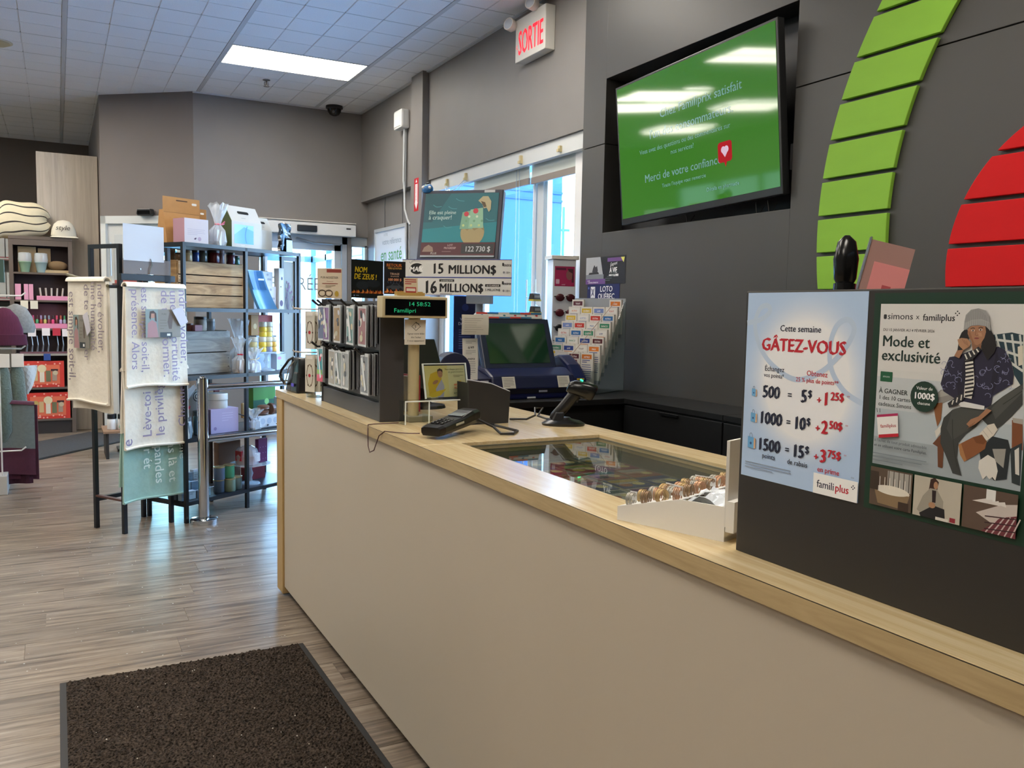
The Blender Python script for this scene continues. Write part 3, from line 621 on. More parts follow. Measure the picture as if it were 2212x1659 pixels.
p.line([(.1874, .2014),(.189, .2009),(.19, .1997),(.1897, .1981),(.1885, .1971),(.1867, .197)], .0006, '8d90b2')
p.line([(.1865, .2073),(.1838, .2076),(.182, .2094),(.182, .2118),(.1837, .2137),(.1864, .2142)], .0006, '8d90b2')
p.line([(.1186, .2044),(.1203, .2032),(.1207, .2013),(.1195, .1997),(.1173, .199),(.1152, .1996)], .0006, '8d90b2')
p.line([(.1185, .2066),(.1189, .2054),(.1182, .2042),(.1168, .2037),(.1154, .204),(.1146, .205)], .0006, '8d90b2')
p.line([(.1197, .1833),(.1176, .185),(.1174, .1875),(.1191, .1896),(.1221, .1903),(.1248, .1893)], .0006, '8d90b2')
p.line([(.1767, .2115),(.1756, .2097),(.1735, .2089),(.1712, .2096),(.17, .2113),(.1704, .2133)], .0006, '8d90b2')
p.line([(.1974, .2136),(.1986, .2112),(.1978, .2087),(.1954, .2072),(.1925, .2074),(.1904, .2093)], .0006, '8d90b2')
p.line([(.1775, .1932),(.1796, .1916),(.1799, .189),(.1784, .1869),(.1756, .186),(.1729, .1869)], .0006, '8d90b2')
p.line([(.1874, .2),(.1891, .198),(.1888, .1954),(.1868, .1935),(.1839, .1932),(.1815, .1946)], .0006, '8d90b2')
p.line([(.1839, .2198),(.1844, .2209),(.1855, .2215),(.1868, .2213),(.1876, .2204),(.1876, .2192)], .0006, '8d90b2')
p.line([(.1166, .1809),(.1145, .1806),(.1127, .1816),(.1122, .1833),(.1131, .1849),(.115, .1857)], .0006, '8d90b2')
p.line([(.1236, .1884),(.1249, .1901),(.1272, .1908),(.1293, .1901),(.1304, .1883),(.1298, .1864)], .0006, '8d90b2')
p.line([(.1673, .1915),(.1665, .1892),(.1642, .1879),(.1614, .1881),(.1596, .1898),(.1595, .1922)], .0006, '8d90b2')
p.line([(.1098, .2126),(.11, .2146),(.1118, .2161),(.1142, .2163),(.1162, .2151),(.1169, .2131)], .0006, '8d90b2')
p.line([(.1676, .2029),(.1658, .2019),(.1637, .2022),(.1624, .2036),(.1624, .2054),(.1638, .2068)], .0006, '8d90b2')
p.line([(.1817, .2096),(.1802, .2116),(.1806, .2139),(.1826, .2155),(.1852, .2157),(.1873, .2143)], .0006, '8d90b2')
p.line([(.1628, .2031),(.1617, .2055),(.1628, .2081),(.1655, .2094),(.1685, .209),(.1704, .2069)], .0006, '8d90b2')
p.line([(.1161, .2124),(.1173, .21),(.1162, .2074),(.1135, .206),(.1103, .2064),(.1082, .2083)], .0006, '8d90b2')
p.line([(.1922, .2308),(.1937, .2291),(.1937, .2269),(.192, .2253),(.1896, .225),(.1876, .2262)], .0006, '8d90b2')
p.line([(.1336, .1913),(.1313, .1915),(.1297, .1929),(.1297, .1948),(.1311, .1964),(.1334, .1969)], .0006, '8d90b2')
p.line([(.1734, .1873),(.171, .1859),(.1681, .1862),(.1662, .188),(.1662, .1905),(.168, .1925)], .0006, '8d90b2')
p.line([(.1294, .1945),(.1311, .197),(.1342, .198),(.1373, .1971),(.1389, .1947),(.1383, .1919)], .0006, '8d90b2')
p.line([(.1954, .2082),(.1943, .2072),(.1927, .207),(.1914, .2077),(.191, .2091),(.1916, .2104)], .0006, '8d90b2')
p.line([(.1978, .2205),(.1965, .2218),(.1964, .2235),(.1975, .2249),(.1994, .2252),(.2011, .2245)], .0006, '8d90b2')
p.line([(.119, .2161),(.1202, .2177),(.1223, .2183),(.1244, .2176),(.1254, .216),(.1249, .2142)], .0006, '8d90b2')
p.line([(.1277, .1857),(.1293, .1857),(.1304, .1848),(.1306, .1835),(.1297, .1823),(.1282, .1819)], .0006, '8d90b2')
p.line([(.1331, .1997),(.1335, .2011),(.1348, .2019),(.1365, .2019),(.1377, .2009),(.1379, .1995)], .0006, '8d90b2')
p.line([(.1924, .1964),(.1941, .1984),(.1968, .199),(.1992, .1979),(.2003, .1957),(.1994, .1933)], .0006, '8d90b2')
p.line([(.1555, .1981),(.1556, .1996),(.1568, .2008),(.1585, .201),(.16, .2002),(.1606, .1988)], .0006, '8d90b2')
p.poly([(.1359, .1641),(.1438, .1672),(.1715, .1645),(.171, .1596),(.1403, .16)], 'dcdcd8')
p.poly([(.1418, .22),(.1522, .2243),(.1564, .191),(.1538, .1716),(.1434, .1725),(.1439, .2012)], 'e0ddd2')
p.poly([(.1418, .2192),(.1532, .2217),(.1535, .2195),(.1418, .2168)], '1a1a1e')
p.poly([(.1422, .2143),(.1535, .2169),(.1538, .2147),(.1421, .2119)], '1a1a1e')
p.poly([(.1425, .2094),(.1538, .2121),(.1542, .2099),(.1425, .207)], '1a1a1e')
p.poly([(.1428, .2046),(.1541, .2072),(.1545, .205),(.1428, .2021)], '1a1a1e')
p.poly([(.1432, .1997),(.1545, .2024),(.1548, .2002),(.1431, .1972)], '1a1a1e')
p.poly([(.1435, .1948),(.1548, .1976),(.1552, .1954),(.1435, .1923)], '1a1a1e')
p.poly([(.1438, .1899),(.1551, .1927),(.1555, .1905),(.1438, .1875)], '1a1a1e')
p.poly([(.1442, .185),(.1555, .1879),(.1558, .1857),(.1441, .1826)], '1a1a1e')
p.poly([(.1445, .1801),(.1558, .1831),(.1562, .1808),(.1445, .1777)], '1a1a1e')
p.poly([(.1448, .1753),(.1561, .1782),(.1565, .176),(.1448, .1728)], '1a1a1e')
p.poly([(.1216, .1626),(.1352, .174),(.143, .1785),(.1439, .171),(.136, .1622),(.1241, .1571)], '2a2a2e')
p.line([(.1279, .1617),(.1295, .1677)], .0016, 'e0ddd2')
p.line([(.1338, .165),(.135, .1716)], .0016, 'e0ddd2')
p.line([(.1397, .1683),(.1404, .1756)], .0016, 'e0ddd2')
p.poly([(.1395, .2593),(.1348, .2545),(.1322, .2478),(.1308, .2326),(.1279, .2226),(.1325, .2255),(.1397, .2326),(.1449, .2445),(.1444, .2576)], '1b1718')
p.poly([(.1655, .2646),(.1725, .2602),(.178, .2513),(.1817, .2405),(.18, .2322),(.1713, .2213),(.1632, .2342),(.1619, .247),(.1654, .2582)], '1b1718')
p.poly([(.1482, .2474),(.1584, .2413),(.1629, .2461),(.1613, .2331),(.1513, .2313)], '8a6248')
p.poly([(.1431, .2585),(.1471, .2642),(.1567, .2663),(.1658, .2637),(.1672, .2564),(.1656, .249),(.1617, .2424),(.1566, .2394),(.1516, .2411),(.1463, .2474),(.1433, .2534)], 'a87a5c')
p.poly([(.1433, .2566),(.1462, .2483),(.1518, .2411),(.1538, .2408),(.1494, .2484),(.1464, .2567)], '946648')
p.poly([(.1565, .2552),(.1613, .2553),(.1626, .2507),(.1588, .2506)], 'b98c6c')
p.circ(.1501, .2576, .0022, 'e8e0d8', .001, 14)
p.circ(.1501, .2576, .0011, '241812', .001, 14)
p.circ(.1601, .2588, .0022, 'e8e0d8', .001, 14)
p.circ(.1601, .2588, .0011, '241812', .001, 14)
p.line([(.1466, .2599),(.1497, .2611),(.1525, .2604)], .0009, '2a1c16')
p.line([(.1571, .2609),(.1601, .2621),(.1633, .2611)], .0009, '2a1c16')
p.line([(.1542, .2579),(.1534, .2523),(.1554, .2512),(.1573, .2524)], .0008, '84583f')
p.circ(.1556, .2481, .0031, '8e4a44', .0011, 14)
p.line([(.1525, .2482),(.1589, .2484)], .0005, '6a302c')
p.poly([(.1375, .2589),(.1379, .2687),(.1393, .2771),(.1458, .2837),(.1554, .2856),(.1652, .2829),(.1705, .2748),(.1718, .2675),(.1728, .258),(.1665, .2633),(.1569, .2644),(.1472, .2633),(.14, .258)], '9a9a98')
p.line([(.1392, .264),(.1413, .2771)], .0005, '80807e')
p.line([(.1419, .2647),(.1433, .2791)], .0005, '80807e')
p.line([(.1446, .2653),(.1454, .281)], .0005, '80807e')
p.line([(.1474, .2659),(.1474, .2825)], .0005, '80807e')
p.line([(.1501, .2663),(.1495, .2836)], .0005, '80807e')
p.line([(.1528, .2665),(.1516, .2842)], .0005, '80807e')
p.line([(.1555, .2666),(.1537, .2843)], .0005, '80807e')
p.line([(.1583, .2665),(.1559, .2838)], .0005, '80807e')
p.line([(.161, .2662),(.1581, .2828)], .0005, '80807e')
p.line([(.1637, .2658),(.1603, .2813)], .0005, '80807e')
p.line([(.1664, .2653),(.1626, .2796)], .0005, '80807e')
p.line([(.1691, .2648),(.1648, .2777)], .0005, '80807e')
p.poly([(.1377, .2589),(.1382, .2668),(.1486, .2711),(.1606, .2722),(.1711, .2687),(.1728, .2575),(.1675, .2634),(.1568, .2653),(.1471, .2636)], 'a8a8a5')
p.line([(.1394, .2608),(.1394, .2668)], .0005, '8c8c8a')
p.line([(.1422, .2618),(.1421, .268)], .0005, '8c8c8a')
p.line([(.145, .2628),(.1449, .2691)], .0005, '8c8c8a')
p.line([(.1478, .2635),(.1477, .2701)], .0005, '8c8c8a')
p.line([(.1506, .2641),(.1504, .2707)], .0005, '8c8c8a')
p.line([(.1534, .2645),(.1532, .2711)], .0005, '8c8c8a')
p.line([(.1563, .2646),(.156, .2712)], .0005, '8c8c8a')
p.line([(.1591, .2644),(.1587, .2709)], .0005, '8c8c8a')
p.line([(.1619, .264),(.1615, .2704)], .0005, '8c8c8a')
p.line([(.1647, .2633),(.1643, .2696)], .0005, '8c8c8a')
p.line([(.1675, .2626),(.1671, .2687)], .0005, '8c8c8a')
p.line([(.1704, .2617),(.1699, .2676)], .0005, '8c8c8a')
p.poly([(.1397, .227),(.1513, .2317),(.1591, .238),(.1632, .2342),(.1524, .2213),(.1422, .2196)], '2a2a2e')
p.line([(.1417, .2275),(.1451, .2213)], .0018, 'e0ddd2')
p.line([(.1467, .23),(.15, .2246)], .0018, 'e0ddd2')
p.line([(.1516, .2325),(.1549, .2278)], .0018, 'e0ddd2')
p.line([(.1565, .2349),(.1597, .231)], .0018, 'e0ddd2')
p.poly([(.1309, .2317),(.1397, .233),(.1344, .2218),(.1273, .2244)], 'a5785a')
p.poly([(.1304, .2455),(.1353, .2479),(.1439, .2473),(.1486, .2424),(.147, .2371),(.1393, .2326),(.1329, .238)], 'b08564')
p.line([(.1368, .2465),(.1408, .2406)], .0006, '8a6046')
p.line([(.1396, .2454),(.1433, .2392)], .0006, '8a6046')
p.line([(.1425, .2444),(.1457, .2378)], .0006, '8a6046')
p.poly([(.1751, .1617),(.1817, .16),(.171, .1492),(.1619, .1406),(.1543, .1359),(.1497, .1391),(.1552, .1458),(.1651, .1507)], 'a5785a')
p.line([(.1557, .1391),(.1517, .1336)], .0006, '84593f')
p.line([(.1583, .1411),(.154, .1351)], .0006, '84593f')
p.line([(.1609, .1431),(.1562, .1365)], .0006, '84593f')
p.circ(.088, .168, .0205, '143528'); p.text('Valeur de', .088, .177, .0062, 'eef2ee', 'CENTER', .015); p.text('1000$', .088, .1645, .0125, 'ffffff', 'CENTER', .03); p.text('chacune', .088, .157, .0058, 'eef2ee', 'CENTER', .015)
D_ = .028
def up(q): return [(x_, y_+D_) for x_, y_ in q]
p.poly(up([(.0165, .104), (.05, .11), (.0525, .083), (.0205, .0765)]), 'eceae6'); p.poly(up([(.0165, .104), (.05, .11), (.0497, .1135), (.0162, .1075)]), 'b3265a'); p.poly(up([(.021, .08), (.0525, .086), (.0528, .0815), (.0212, .0755)]), 'c0182c')
p.text('familiplus', .0235, .09+D_, .0068, 'b01c2e', 'LEFT', .015, 1, 0, .17)
for k in range(2): p.line(up([(.017+.004*k, .1115), (.0155+.005*k, .117)]), .0008, '2a2a2a')
p.text("à l'achat de tout produit admissible", .0145, .0985, .0058, '4a5256'); p.text('et en utilisant votre carte Familiplus.', .0145, .0915, .0056, '2e3438', 'LEFT', .012)
p.lines(.0135, .081, .085, 3, .0048, '7d878c', .3)
for k, (a, b, pic) in enumerate(((.0115, .0785, 0), (.0815, .1495, 1), (.1525, .222, 2))):
    base = ('5a4a3c', 'bdb6a6', '5c4a3e')[pic]; p.rect(a, .008, b, .062, base)
    if pic == 0:
        p.rect(a+.028, .034, b-.002, .06, 'a8a49c'); 
        for q in range(5): p.line([(a+.03+q*.008, .034), (a+.03+q*.008, .06)], .0012, '4a4238')
        p.circ(a+.036, .032, .028, 'd8d0c0', .0075); p.poly([(a+.008, .03), (a+.064, .03), (a+.058, .01), (a+.014, .012)], '8a7355'); p.circ(a+.036, .033, .027, 'e2dccd', .0065)
        for q in range(6): p.line([(a+.016+q*.008, .034), (a+.016+q*.008, .05)], .0009, 'e8e2d4')
        p.rect(a, .03, a+.014, .056, '3a2c22'); p.rect(b-.02, .008, b-.004, .02, '3a2a20')
    elif pic == 1:
        p.circ(a+.03, .054, .005, 'a8795c', .0065); p.poly([(a+.024, .06), (a+.03, .063), (a+.036, .058), (a+.034, .044), (a+.022, .044)], '3a2018'); p.circ(a+.032, .053, .0032, 'b08564', .005)
        p.poly([(a+.024, .048), (a+.034, .048), (a+.044, .034), (a+.044, .02), (a+.012, .012), (a+.006, .016), (a+.014, .036)], '9c9688'); p.poly([(a+.027, .046), (a+.033, .046), (a+.033, .03), (a+.028, .03)], '2a1c1e')
        p.poly([(a+.01, .012), (a+.03, .026), (a+.046, .024), (a+.048, .008), (a+.012, .008)], '191518'); p.circ(a+.028, .026, .005, 'b08564', .004); p.rect(a+.034, .008, a+.052, .012, 'd8d4ca'); p.rect(b-.014, .009, b-.006, .015, '8c2430')
    else:
        p.rect(a+.03, .045, a+.042, .062, 'e4e4e0'); p.poly([(a+.018, .03), (a+.05, .046), (b, .05), (b, .03), (a+.04, .02)], 'c7bcb4')
        for q in range(4): p.poly([(a+.012+q*.008, .044+.002*(q % 2)), (a+.03+q*.008, .05), (a+.032+q*.008, .044)], 'dcd6d0')
        p.poly([(a+.026, .008), (a+.05, .03), (b, .036), (b, .008)], '6c3038')
        for q in range(5): p.line([(a+.032+q*.008, .008), (a+.05+q*.006, .033)], .0016, 'c9b9b4')
        for q in range(3): p.line([(a+.03, .012+q*.008), (b, .016+q*.008)], .0014, '3a1c22')
p.build('print', po)
# ================================================================ dark wall: screen, logo slats, posters
t = thing('wall_screen', 'large tilted wall screen with green slide reading Merci de votre confiance', 'screen', (2.972, 3.555, 1.972))
tv_m = T((0, 0, 0)) @ Matrix.Rotation(math.radians(-2.0), 4, 'X') @ Matrix.Rotation(math.radians(-4.0), 4, 'Y')
MB().box(-.012, .03, -.635, .635, -.028, .765).build('bezel', M('17181a', .35), t, bevel=.004).matrix_local = tv_m
MB().box(.03, .12, -.2, .2, .2, .6).build('mount', BLACK, t).matrix_local = tv_m
SCR = M('1c3d12', .05, emit=.22, ecol='4f9a34', coat=.3)
MB().box(-.014, -.011, -.62, .62, .008, .752).build('display', SCR, t).matrix_local = tv_m
p = Print(z=.0004, dz=.0001, rough=.06, emit=.06); TX = '7fa8b4'
def ctr(s, x, y, sz, b=.01): p.text(s, x, y, sz, TX, 'CENTER', b)
ctr('Chez Familiprix satisfait', .70, .50, .066); ctr('l’un des consommateurs.', .62, .405, .066)
ctr('Vous avez des questions ou des commentaires sur', .56, .335, .036, .004); ctr('nos services?', .56, .29, .036, .004)
ctr('Merci de votre confiance !', .56, .175, .062); ctr('Toute l’équipe vous remercie', .56, .125, .03, .004)
ctr('Détails en pharmacie', .86, .05, .028, .004)
p.rrect(.835, .175, .935, .275, .016, 'c01f2c'); p.poly([(.875, .18), (.90, .18), (.888, .15)], 'c01f2c')
p.circ(.874, .236, .016, 'e9d2ee', .017, 14); p.circ(.896, .236, .016, 'e9d2ee', .017, 14); p.poly([(.859, .232), (.911, .232), (.885, .198)], 'e9d2ee')
pr = p.build('slide', t); pr.matrix_local = tv_m @ frame((-.0142, .62, .008), (0, -1, 0), (0, 0, 1))
for yy in (-.42, -.5, .1): MB().tube([(.03, yy, -.02), (.03, yy-.01, -.07), (.06, yy+.02, -.09), (.09, yy, -.03)], .003, 6).build('cable', BLACK, t)
t = thing('outlet_box', 'grey electrical box in the right side of the screen niche', 'outlet', (3.1, 2.93, 2.09))
MB().box(-.05, .04, -.015, .045, 0, .12).build('box_body', M('8f9296', .5), t, bevel=.003); MB().box(-.054, -.05, .005, .02, .05, .075).build('socket', BLACK, t)
# leaf-shaped logo of horizontal slats
def arc_y(cy, cz, R, z): return cy + math.sqrt(max(0, R*R-(z-cz)**2))
GREENM = M('8fc443', .6, 0, .25, noise=.06, nscale=(2, 4, 14)); REDM = M('d3181c', .6, 0, .2, noise=.05, nscale=(2, 4, 14))
t = thing('green_leaf_sign', 'tall curved green leaf emblem of horizontal slats on the dark wall', 'wall sign', (3.0, 2.5, 1.2))
for k in range(-2, 11):
    z0 = 1.526+.1605*k; z1 = z0+.143
    if z1 > 3.2: break
    zs = [z0+(z1-z0)*i/4 for i in range(5)]
    if z1 > 3.1: continue
    P = [(arc_y(1.066, 1.77, 1.656, z)-2.5, z-1.2) for z in zs] + [(arc_y(.94, 1.77, 1.426, z)-2.5, z-1.2) for z in zs[::-1]]
    MB().prism(P, -.024, -.004, 'x').build('slat', GREENM, t, bevel=.0025)
    MB().box(-.004, 0, (P[2][0]+P[7][0])/2-.04, (P[2][0]+P[7][0])/2+.04, z0-1.18, z1-1.22).build('spacer', BLACK, t)
t = thing('red_disc_sign', 'round red emblem of horizontal slats on the dark wall', 'wall sign', (3.0, 1.527, 1.6))
for k in range(-4, 5):
    z0 = 1.526+.1605*k-1.6; z1 = z0+.143; z0 = max(z0, -.562); z1 = min(z1, .562)
    if z1-z0 < .02: continue
    zs = [z0+(z1-z0)*i/6 for i in range(7)]; R = .565
    P = [(math.sqrt(R*R-z*z), z) for z in zs] + [(-math.sqrt(R*R-z*z), z) for z in zs[::-1]]
    MB().prism(P, -.024, -.004, 'x').build('slat', REDM, t, bevel=.0025)
    MB().box(-.004, 0, -.05, .05, z0+.02, z1-.02).build('spacer', BLACK, t)
# lottery cards on the dark wall
DW = lambda y, z: frame((2.9985, y, z), (0, -1, 0), (0, 0, 1))
po = tag(sheet('poster', None, .43, .168, .0008, M('1b1e26', .4), DW(4.62, 1.584)), 'wide dark poster with sailing ship photo on the dark wall above tickets', 'poster')
p = Print(z=.0002, dz=.00006); p.poly([(0, .03), (.2, .03), (.16, .168), (0, .168)], 'a9adb2'); p.poly([(0, .03), (.2, .03), (.2, .06), (0, .06)], '7c848c')
p.poly([(.07, .075), (.13, .07), (.135, .085), (.125, .115), (.11, .105), (.095, .12), (.08, .1)], '3a3c42'); p.poly([(.03, .06), (.15, .062), (.14, .075), (.04, .073)], '2a2d33')
p.rect(0, 0, .22, .032, '6c4a8c'); p.text('À VIE', .02, .017, .012, 'e8e4f0', bold=.02); p.text('LE BONHEUR DÉMARRE À VIE', .03, .006, .012, 'e8e4f0', bold=.02, sx=.7)
p.rect(.24, .135, .40, .158, '6c4a8c'); p.poly([(.38, .158), (.42, .158), (.41, .125)], 'd9d86a'); p.text('Gagnant', .27, .108, .028, 'f0f0f0', shear=.3, sx=.8, rot=.12); p.text('À VIE', .265, .066, .048, 'f4f4f4', bold=.03, sx=.72); p.rect(.26, .045, .36, .059, 'e8e8e8'); p.text('500 000 $', .31, .048, .011, '222222', 'CENTER', .02)
for k in range(5): p.rect(.2+.02*k, .02+.012*k, .27+.02*k, .024+.012*k, '5a6a6e')
p.build('print', po)
po = tag(sheet('sign', None, .355, .115, .004, M('16205a', .4), DW(4.60, 1.468)), 'navy sign with white lettering on the dark wall above the slip rack', 'sign')
p = Print(z=.0003, dz=.0001); p.rect(.04, .03, .09, .1, 'e6e8ee')
for k in range(3): p.line(crv([(.045+.003*k, .09-.004*k), (.065, .078-.01*k), (.083-.003*k, .09-.004*k)]), .003, '16205a'); p.line(crv([(.045+.003*k, .04+.004*k), (.065, .052+.006*k), (.083-.003*k, .04+.004*k)]), .003, '16205a')
p.text('LOTO', .215, .068, .05, 'f2f3f6', 'CENTER', .02); p.text('QUÉBEC', .215, .022, .05, 'f2f3f6', 'CENTER', .02, .95); p.rect(.012, .085, .026, .099, '5a6ab0'); p.build('print', po)
# ================================================================ upper wall fittings
t = thing('exit_sign', 'white exit sign reading SORTIE in red with two emergency lamps', 'exit sign', (3.06, 5.395, 3.2))
MB().box(-.08, 0, -.215, .215, 0, .30).build('housing', M('d8d6ce', .5), t, bevel=.006)
p = Print(z=.0005, rough=.4, emit=.5); p.text('SORTIE', .225, .045, .24, 'ff2233', 'CENTER', .012, .46); p.line([(.032, .12), (.02, .105), (.032, .09)], .006, 'ff2233')
p.build('lettering', t, frame((-.08, .215, 0), (0, -1, 0), (0, 0, 1)))
for yy, zz, dx in ((.22, .27, -.1), (-.10, .325, -.1)):
    o = MB().lathe([(.02, -.04), (.042, -.01), (.045, .03), (.045, .04)], n=20).build('lamp_head', M('e2ded6', .4), t, smooth=True)
    o.matrix_local = Matrix.Translation((dx, yy+.02, zz)) @ Matrix.Rotation(math.radians(-80), 4, 'Y') @ Matrix.Rotation(math.radians(20), 4, 'X')
    MB().lathe([(.04, 0), (.038, .006), (.01, .01)], (0, 0, .034), 20).build('lens', M('c9d0d6', .1), o, smooth=True)
    MB().tube([(-.03, yy-.02, zz-.01), (-.07, yy, zz-.005), (dx+.02, yy+.015, zz)], .012, 8).build('lamp_arm', M('d8d6ce', .5), t)
t = thing('wall_box', 'white plastic junction box with conduit high on the recessed wall corner', 'junction box', (3.06, 8.02, 3.16))
MB().box(-.09, 0, -.11, .11, 0, .18).build('box_body', M('dfe0de', .4), t, bevel=.02); MB().box(-.094, -.088, -.085, .085, .02, .16).build('lid', M('e9eae8', .4), t, bevel=.01)
MB().tube([(-.03, -.04, 0), (-.03, -.03, -.5), (-.03, -.05, -.55), (-.025, -.06, -.78), (-.02, -.12, -.88), (-.02, -.19, -.94)], .012, 8).build('conduit', M('bfc2c4', .35, .4), t); MB().tube([(-.02, -.06, 0), (-.02, -.055, -.6)], .006, 6).build('cable', M('8f9296', .5), t)
t = thing('dome_camera', 'small black dome security camera on the ceiling near the entrance', 'camera', (2.70, 9.24, ZC))
MB().lathe([(.09, 0), (.092, -.025), (.075, -.035)][::-1], n=24).build('base', M('1b1b1d', .4), t, smooth=True); MB().lathe([(.02, -.105), (.05, -.09), (.07, -.06), (.075, -.033)], n=24).build('dome', M('0b0b0d', .08), t, smooth=True)
MB().cyl((-.02, -.045, -.06), (-.03, -.07, -.075), .015).build('lens', M('55585c', .1), t)
t = thing('sprinkler', 'metal fire sprinkler head hanging from the ceiling', 'sprinkler', (1.83, 8.55, ZC))
MB().lathe([(.035, 0), (.035, -.006), (.012, -.012)][::-1], n=16).build('rosette', M('8f9092', .3, .8), t); MB().cyl((0, 0, 0), (0, 0, -.05), .009).tube([(-.018, 0, -.02), (-.02, 0, -.045), (0, 0, -.06), (.02, 0, -.045), (.018, 0, -.02)], .004).build('yoke', M('7c7d80', .3, .8), t); MB().cyl((0, 0, -.06), (0, 0, -.064), .028).build('deflector', M('8f9092', .3, .8), t)
po = tag(sheet('extinguisher_sticker', None, .11, .305, .0005, M('c81e2c', .4), frame((2.9975, 7.625, 2.327-.0), (0, -1, 0), (0, 0, 1))), 'narrow red and white arrow sticker reading EXTINCTEUR on the column', 'sticker')
p = Print(z=.0002, dz=.0001); p.rect(.025, .075, .085, .25, 'f0ecec'); p.poly([(.015, .08), (.095, .08), (.055, .015)], 'f0ecec'); p.text('EXTINCTEUR', .04, .24, .024, 'c81e2c', bold=.02, rot=-PI/2); p.poly([(.035, .265), (.075, .265), (.055, .295)], 'f0ecec'); p.build('print', po)
t = thing('framed_poster', 'white framed poster reading votre référence en santé on recessed wall', 'poster', (3.14, 9.06, 1.38))
FP = frame((-.012, 0, 0), (0, -1, 0), (0, 0, 1)); MB().box(-.03, 0, -.97, 0, 0, .89).build('backing', M('dfe3e6', .4), t)
fr = MB()
for a in ((0, .97, 0, .035), (0, .97, .855, .89), (0, .035, .035, .855), (.935, .97, .035, .855)): fr.box(-.045, -.02, -a[1], -a[0], a[2], a[3])
fr.build('frame', M('d3d9dc', .3, .4), t)
p = Print(z=.02, dz=.0003); p.rect(.035, .035, .935, .855, 'dce6f2'); p.rect(.33, .05, .9, .36, 'e6edf5'); p.text('VOTRE', .28, .80, .04, '9fb0b8'); p.text('votre référence', .24, .71, .09, '8ba0b2'); p.text('en santé', .19, .54, .19, '4d9a48', bold=.012); p.text('Santé', .40, .42, .06, '9fb0b8'); p.text('Clinique', .40, .32, .06, '9fb0b8')
p.build('print', t, FP)
for yy in (-.25, -.78): MB().tube([(-.01, yy, .89), (-.005, yy+.02, 1.12), (0, yy+.01, 1.24)], .003, 6).build('hanging_wire', M('55585c', .4), t)
# ================================================================ things on the counter
PLASTIC = glass('f2f6f6', .02)
# ---- card rack with two rows of hanging packs
t = thing('card_rack', 'charcoal slatwall counter rack hung with two rows of packaged stickers', 'display rack', (1.0, 2.856, 1.0))
CH = M('45464a', .5); CHD = M('2b2b2e', .5)
MB().box(.03, .085, .012, .745, .10, .43).build('back_board', CH, t); MB().box(0, .09, 0, .012, 0, .44).build('side_panel', M('39383a', .5), t, bevel=.002)
MB().box(0, .09, .745, .757, 0, .44).build('side_panel', M('39383a', .5), t, bevel=.002)
MB().box(.004, .085, .012, .745, 0, .066).build('base_block', CH, t, bevel=.003); MB().box(.012, .085, .012, .745, .074, .10).build('base_lip', CH, t, bevel=.002); MB().box(.02, .085, .012, .745, .066, .074).build('groove', CHD, t)
MB().box(.012, .03, .012, .745, .252, .275).build('shelf_lip', CH, t, bevel=.002)
MB().box(.02, .034, .012, .745, .405, .43).build('top_lip', CH, t)
packs = [(3.575, 1.42, 'slate blue', '5a6a8c', 2), (3.50, 1.42, 'violet', '8a6a9c', 4), (3.345, 1.42, 'sepia tan', '9c8460', 6), (3.175, 1.42, 'pale teal', '7fa3a3', 6), (3.03, 1.42, 'dusty pink', 'a3787c', 8),
         (3.585, 1.245, 'turquoise flamingo', '3f9aa0', 2), (3.42, 1.245, 'cream', 'a8a498', 5), (3.325, 1.245, 'grey bird', '8d9a98', 3), (3.235, 1.245, 'silver white', '9ea4a4', 10), (3.0, 1.245, 'frosted grey', '8c939a', 7)]
for i, (y, z, nm, c, n) in enumerate(packs):
    hk = MB().tube([(1.034, y-.045, z-.003), (.962, y-.045, z-.006), (.938, y-.045, z+.014)], .0048, 6).build('hook', M('121214', .4), t); hk.matrix_parent_inverse = Matrix.Translation((-1.0, -2.856, -1.0))
    for j in range(n):
        x = .975+j*.0058
        front = j == 0
        o = thing('sticker_pack', ('%s sticker pack hanging in front on the %s row hook of the card rack' % (nm, 'upper' if i < 5 else 'lower')) if front else '%s sticker pack, %s behind the front one on its %s row hook' % (nm, ('', 'first', 'second', 'third', 'fourth', 'fifth', 'sixth', 'seventh', 'eighth', 'ninth')[j], 'upper' if i < 5 else 'lower'), 'sticker pack', (x, y+random.uniform(-.003, .003), z-.155))
        o['group'] = 'sticker packs on the card rack'
        mm = frame((0, 0, 0), (0, -1, 0), (0, 0, 1)) @ Matrix.Rotation(math.radians(random.uniform(-1.5, 1.5)), 4, 'Z')
        sl_ = sheet('sleeve', o, .09, .15, .0022, M(('c6ccd0', 'aeb2b4', '3a3a3c')[(j*7) % 3] if not front else 'd2d8da', .2), mm)
        if front:
            p = Print(z=.0004, dz=.0002, rough=.2); p.rect(.006, .008, .084, .138, c); rd = random.Random(i)
            cc = ['e8e4da', '2c3a48', 'c9c3a8', 'd6dade'] if i != 5 else ['e84a68', '8fc04a', 'f0d0d8', 'e84a68']
            for q in range(7): p.circ(rd.uniform(.015, .07), rd.uniform(.02, .125), rd.uniform(.005, .014), cc[q % 4], rd.uniform(.006, .02), 10, rd.uniform(0, 3))
            if i == 5: p.rect(.0, .0, .09, .03, 'd82c58'); p.rect(.01, .03, .08, .05, '7fb83f')
            p.poly([(.012, .13), (.03, .138), (.07, .02), (.05, .012)], 'dfe6e8') if i % 2 else None
            p.build('print', sl_)
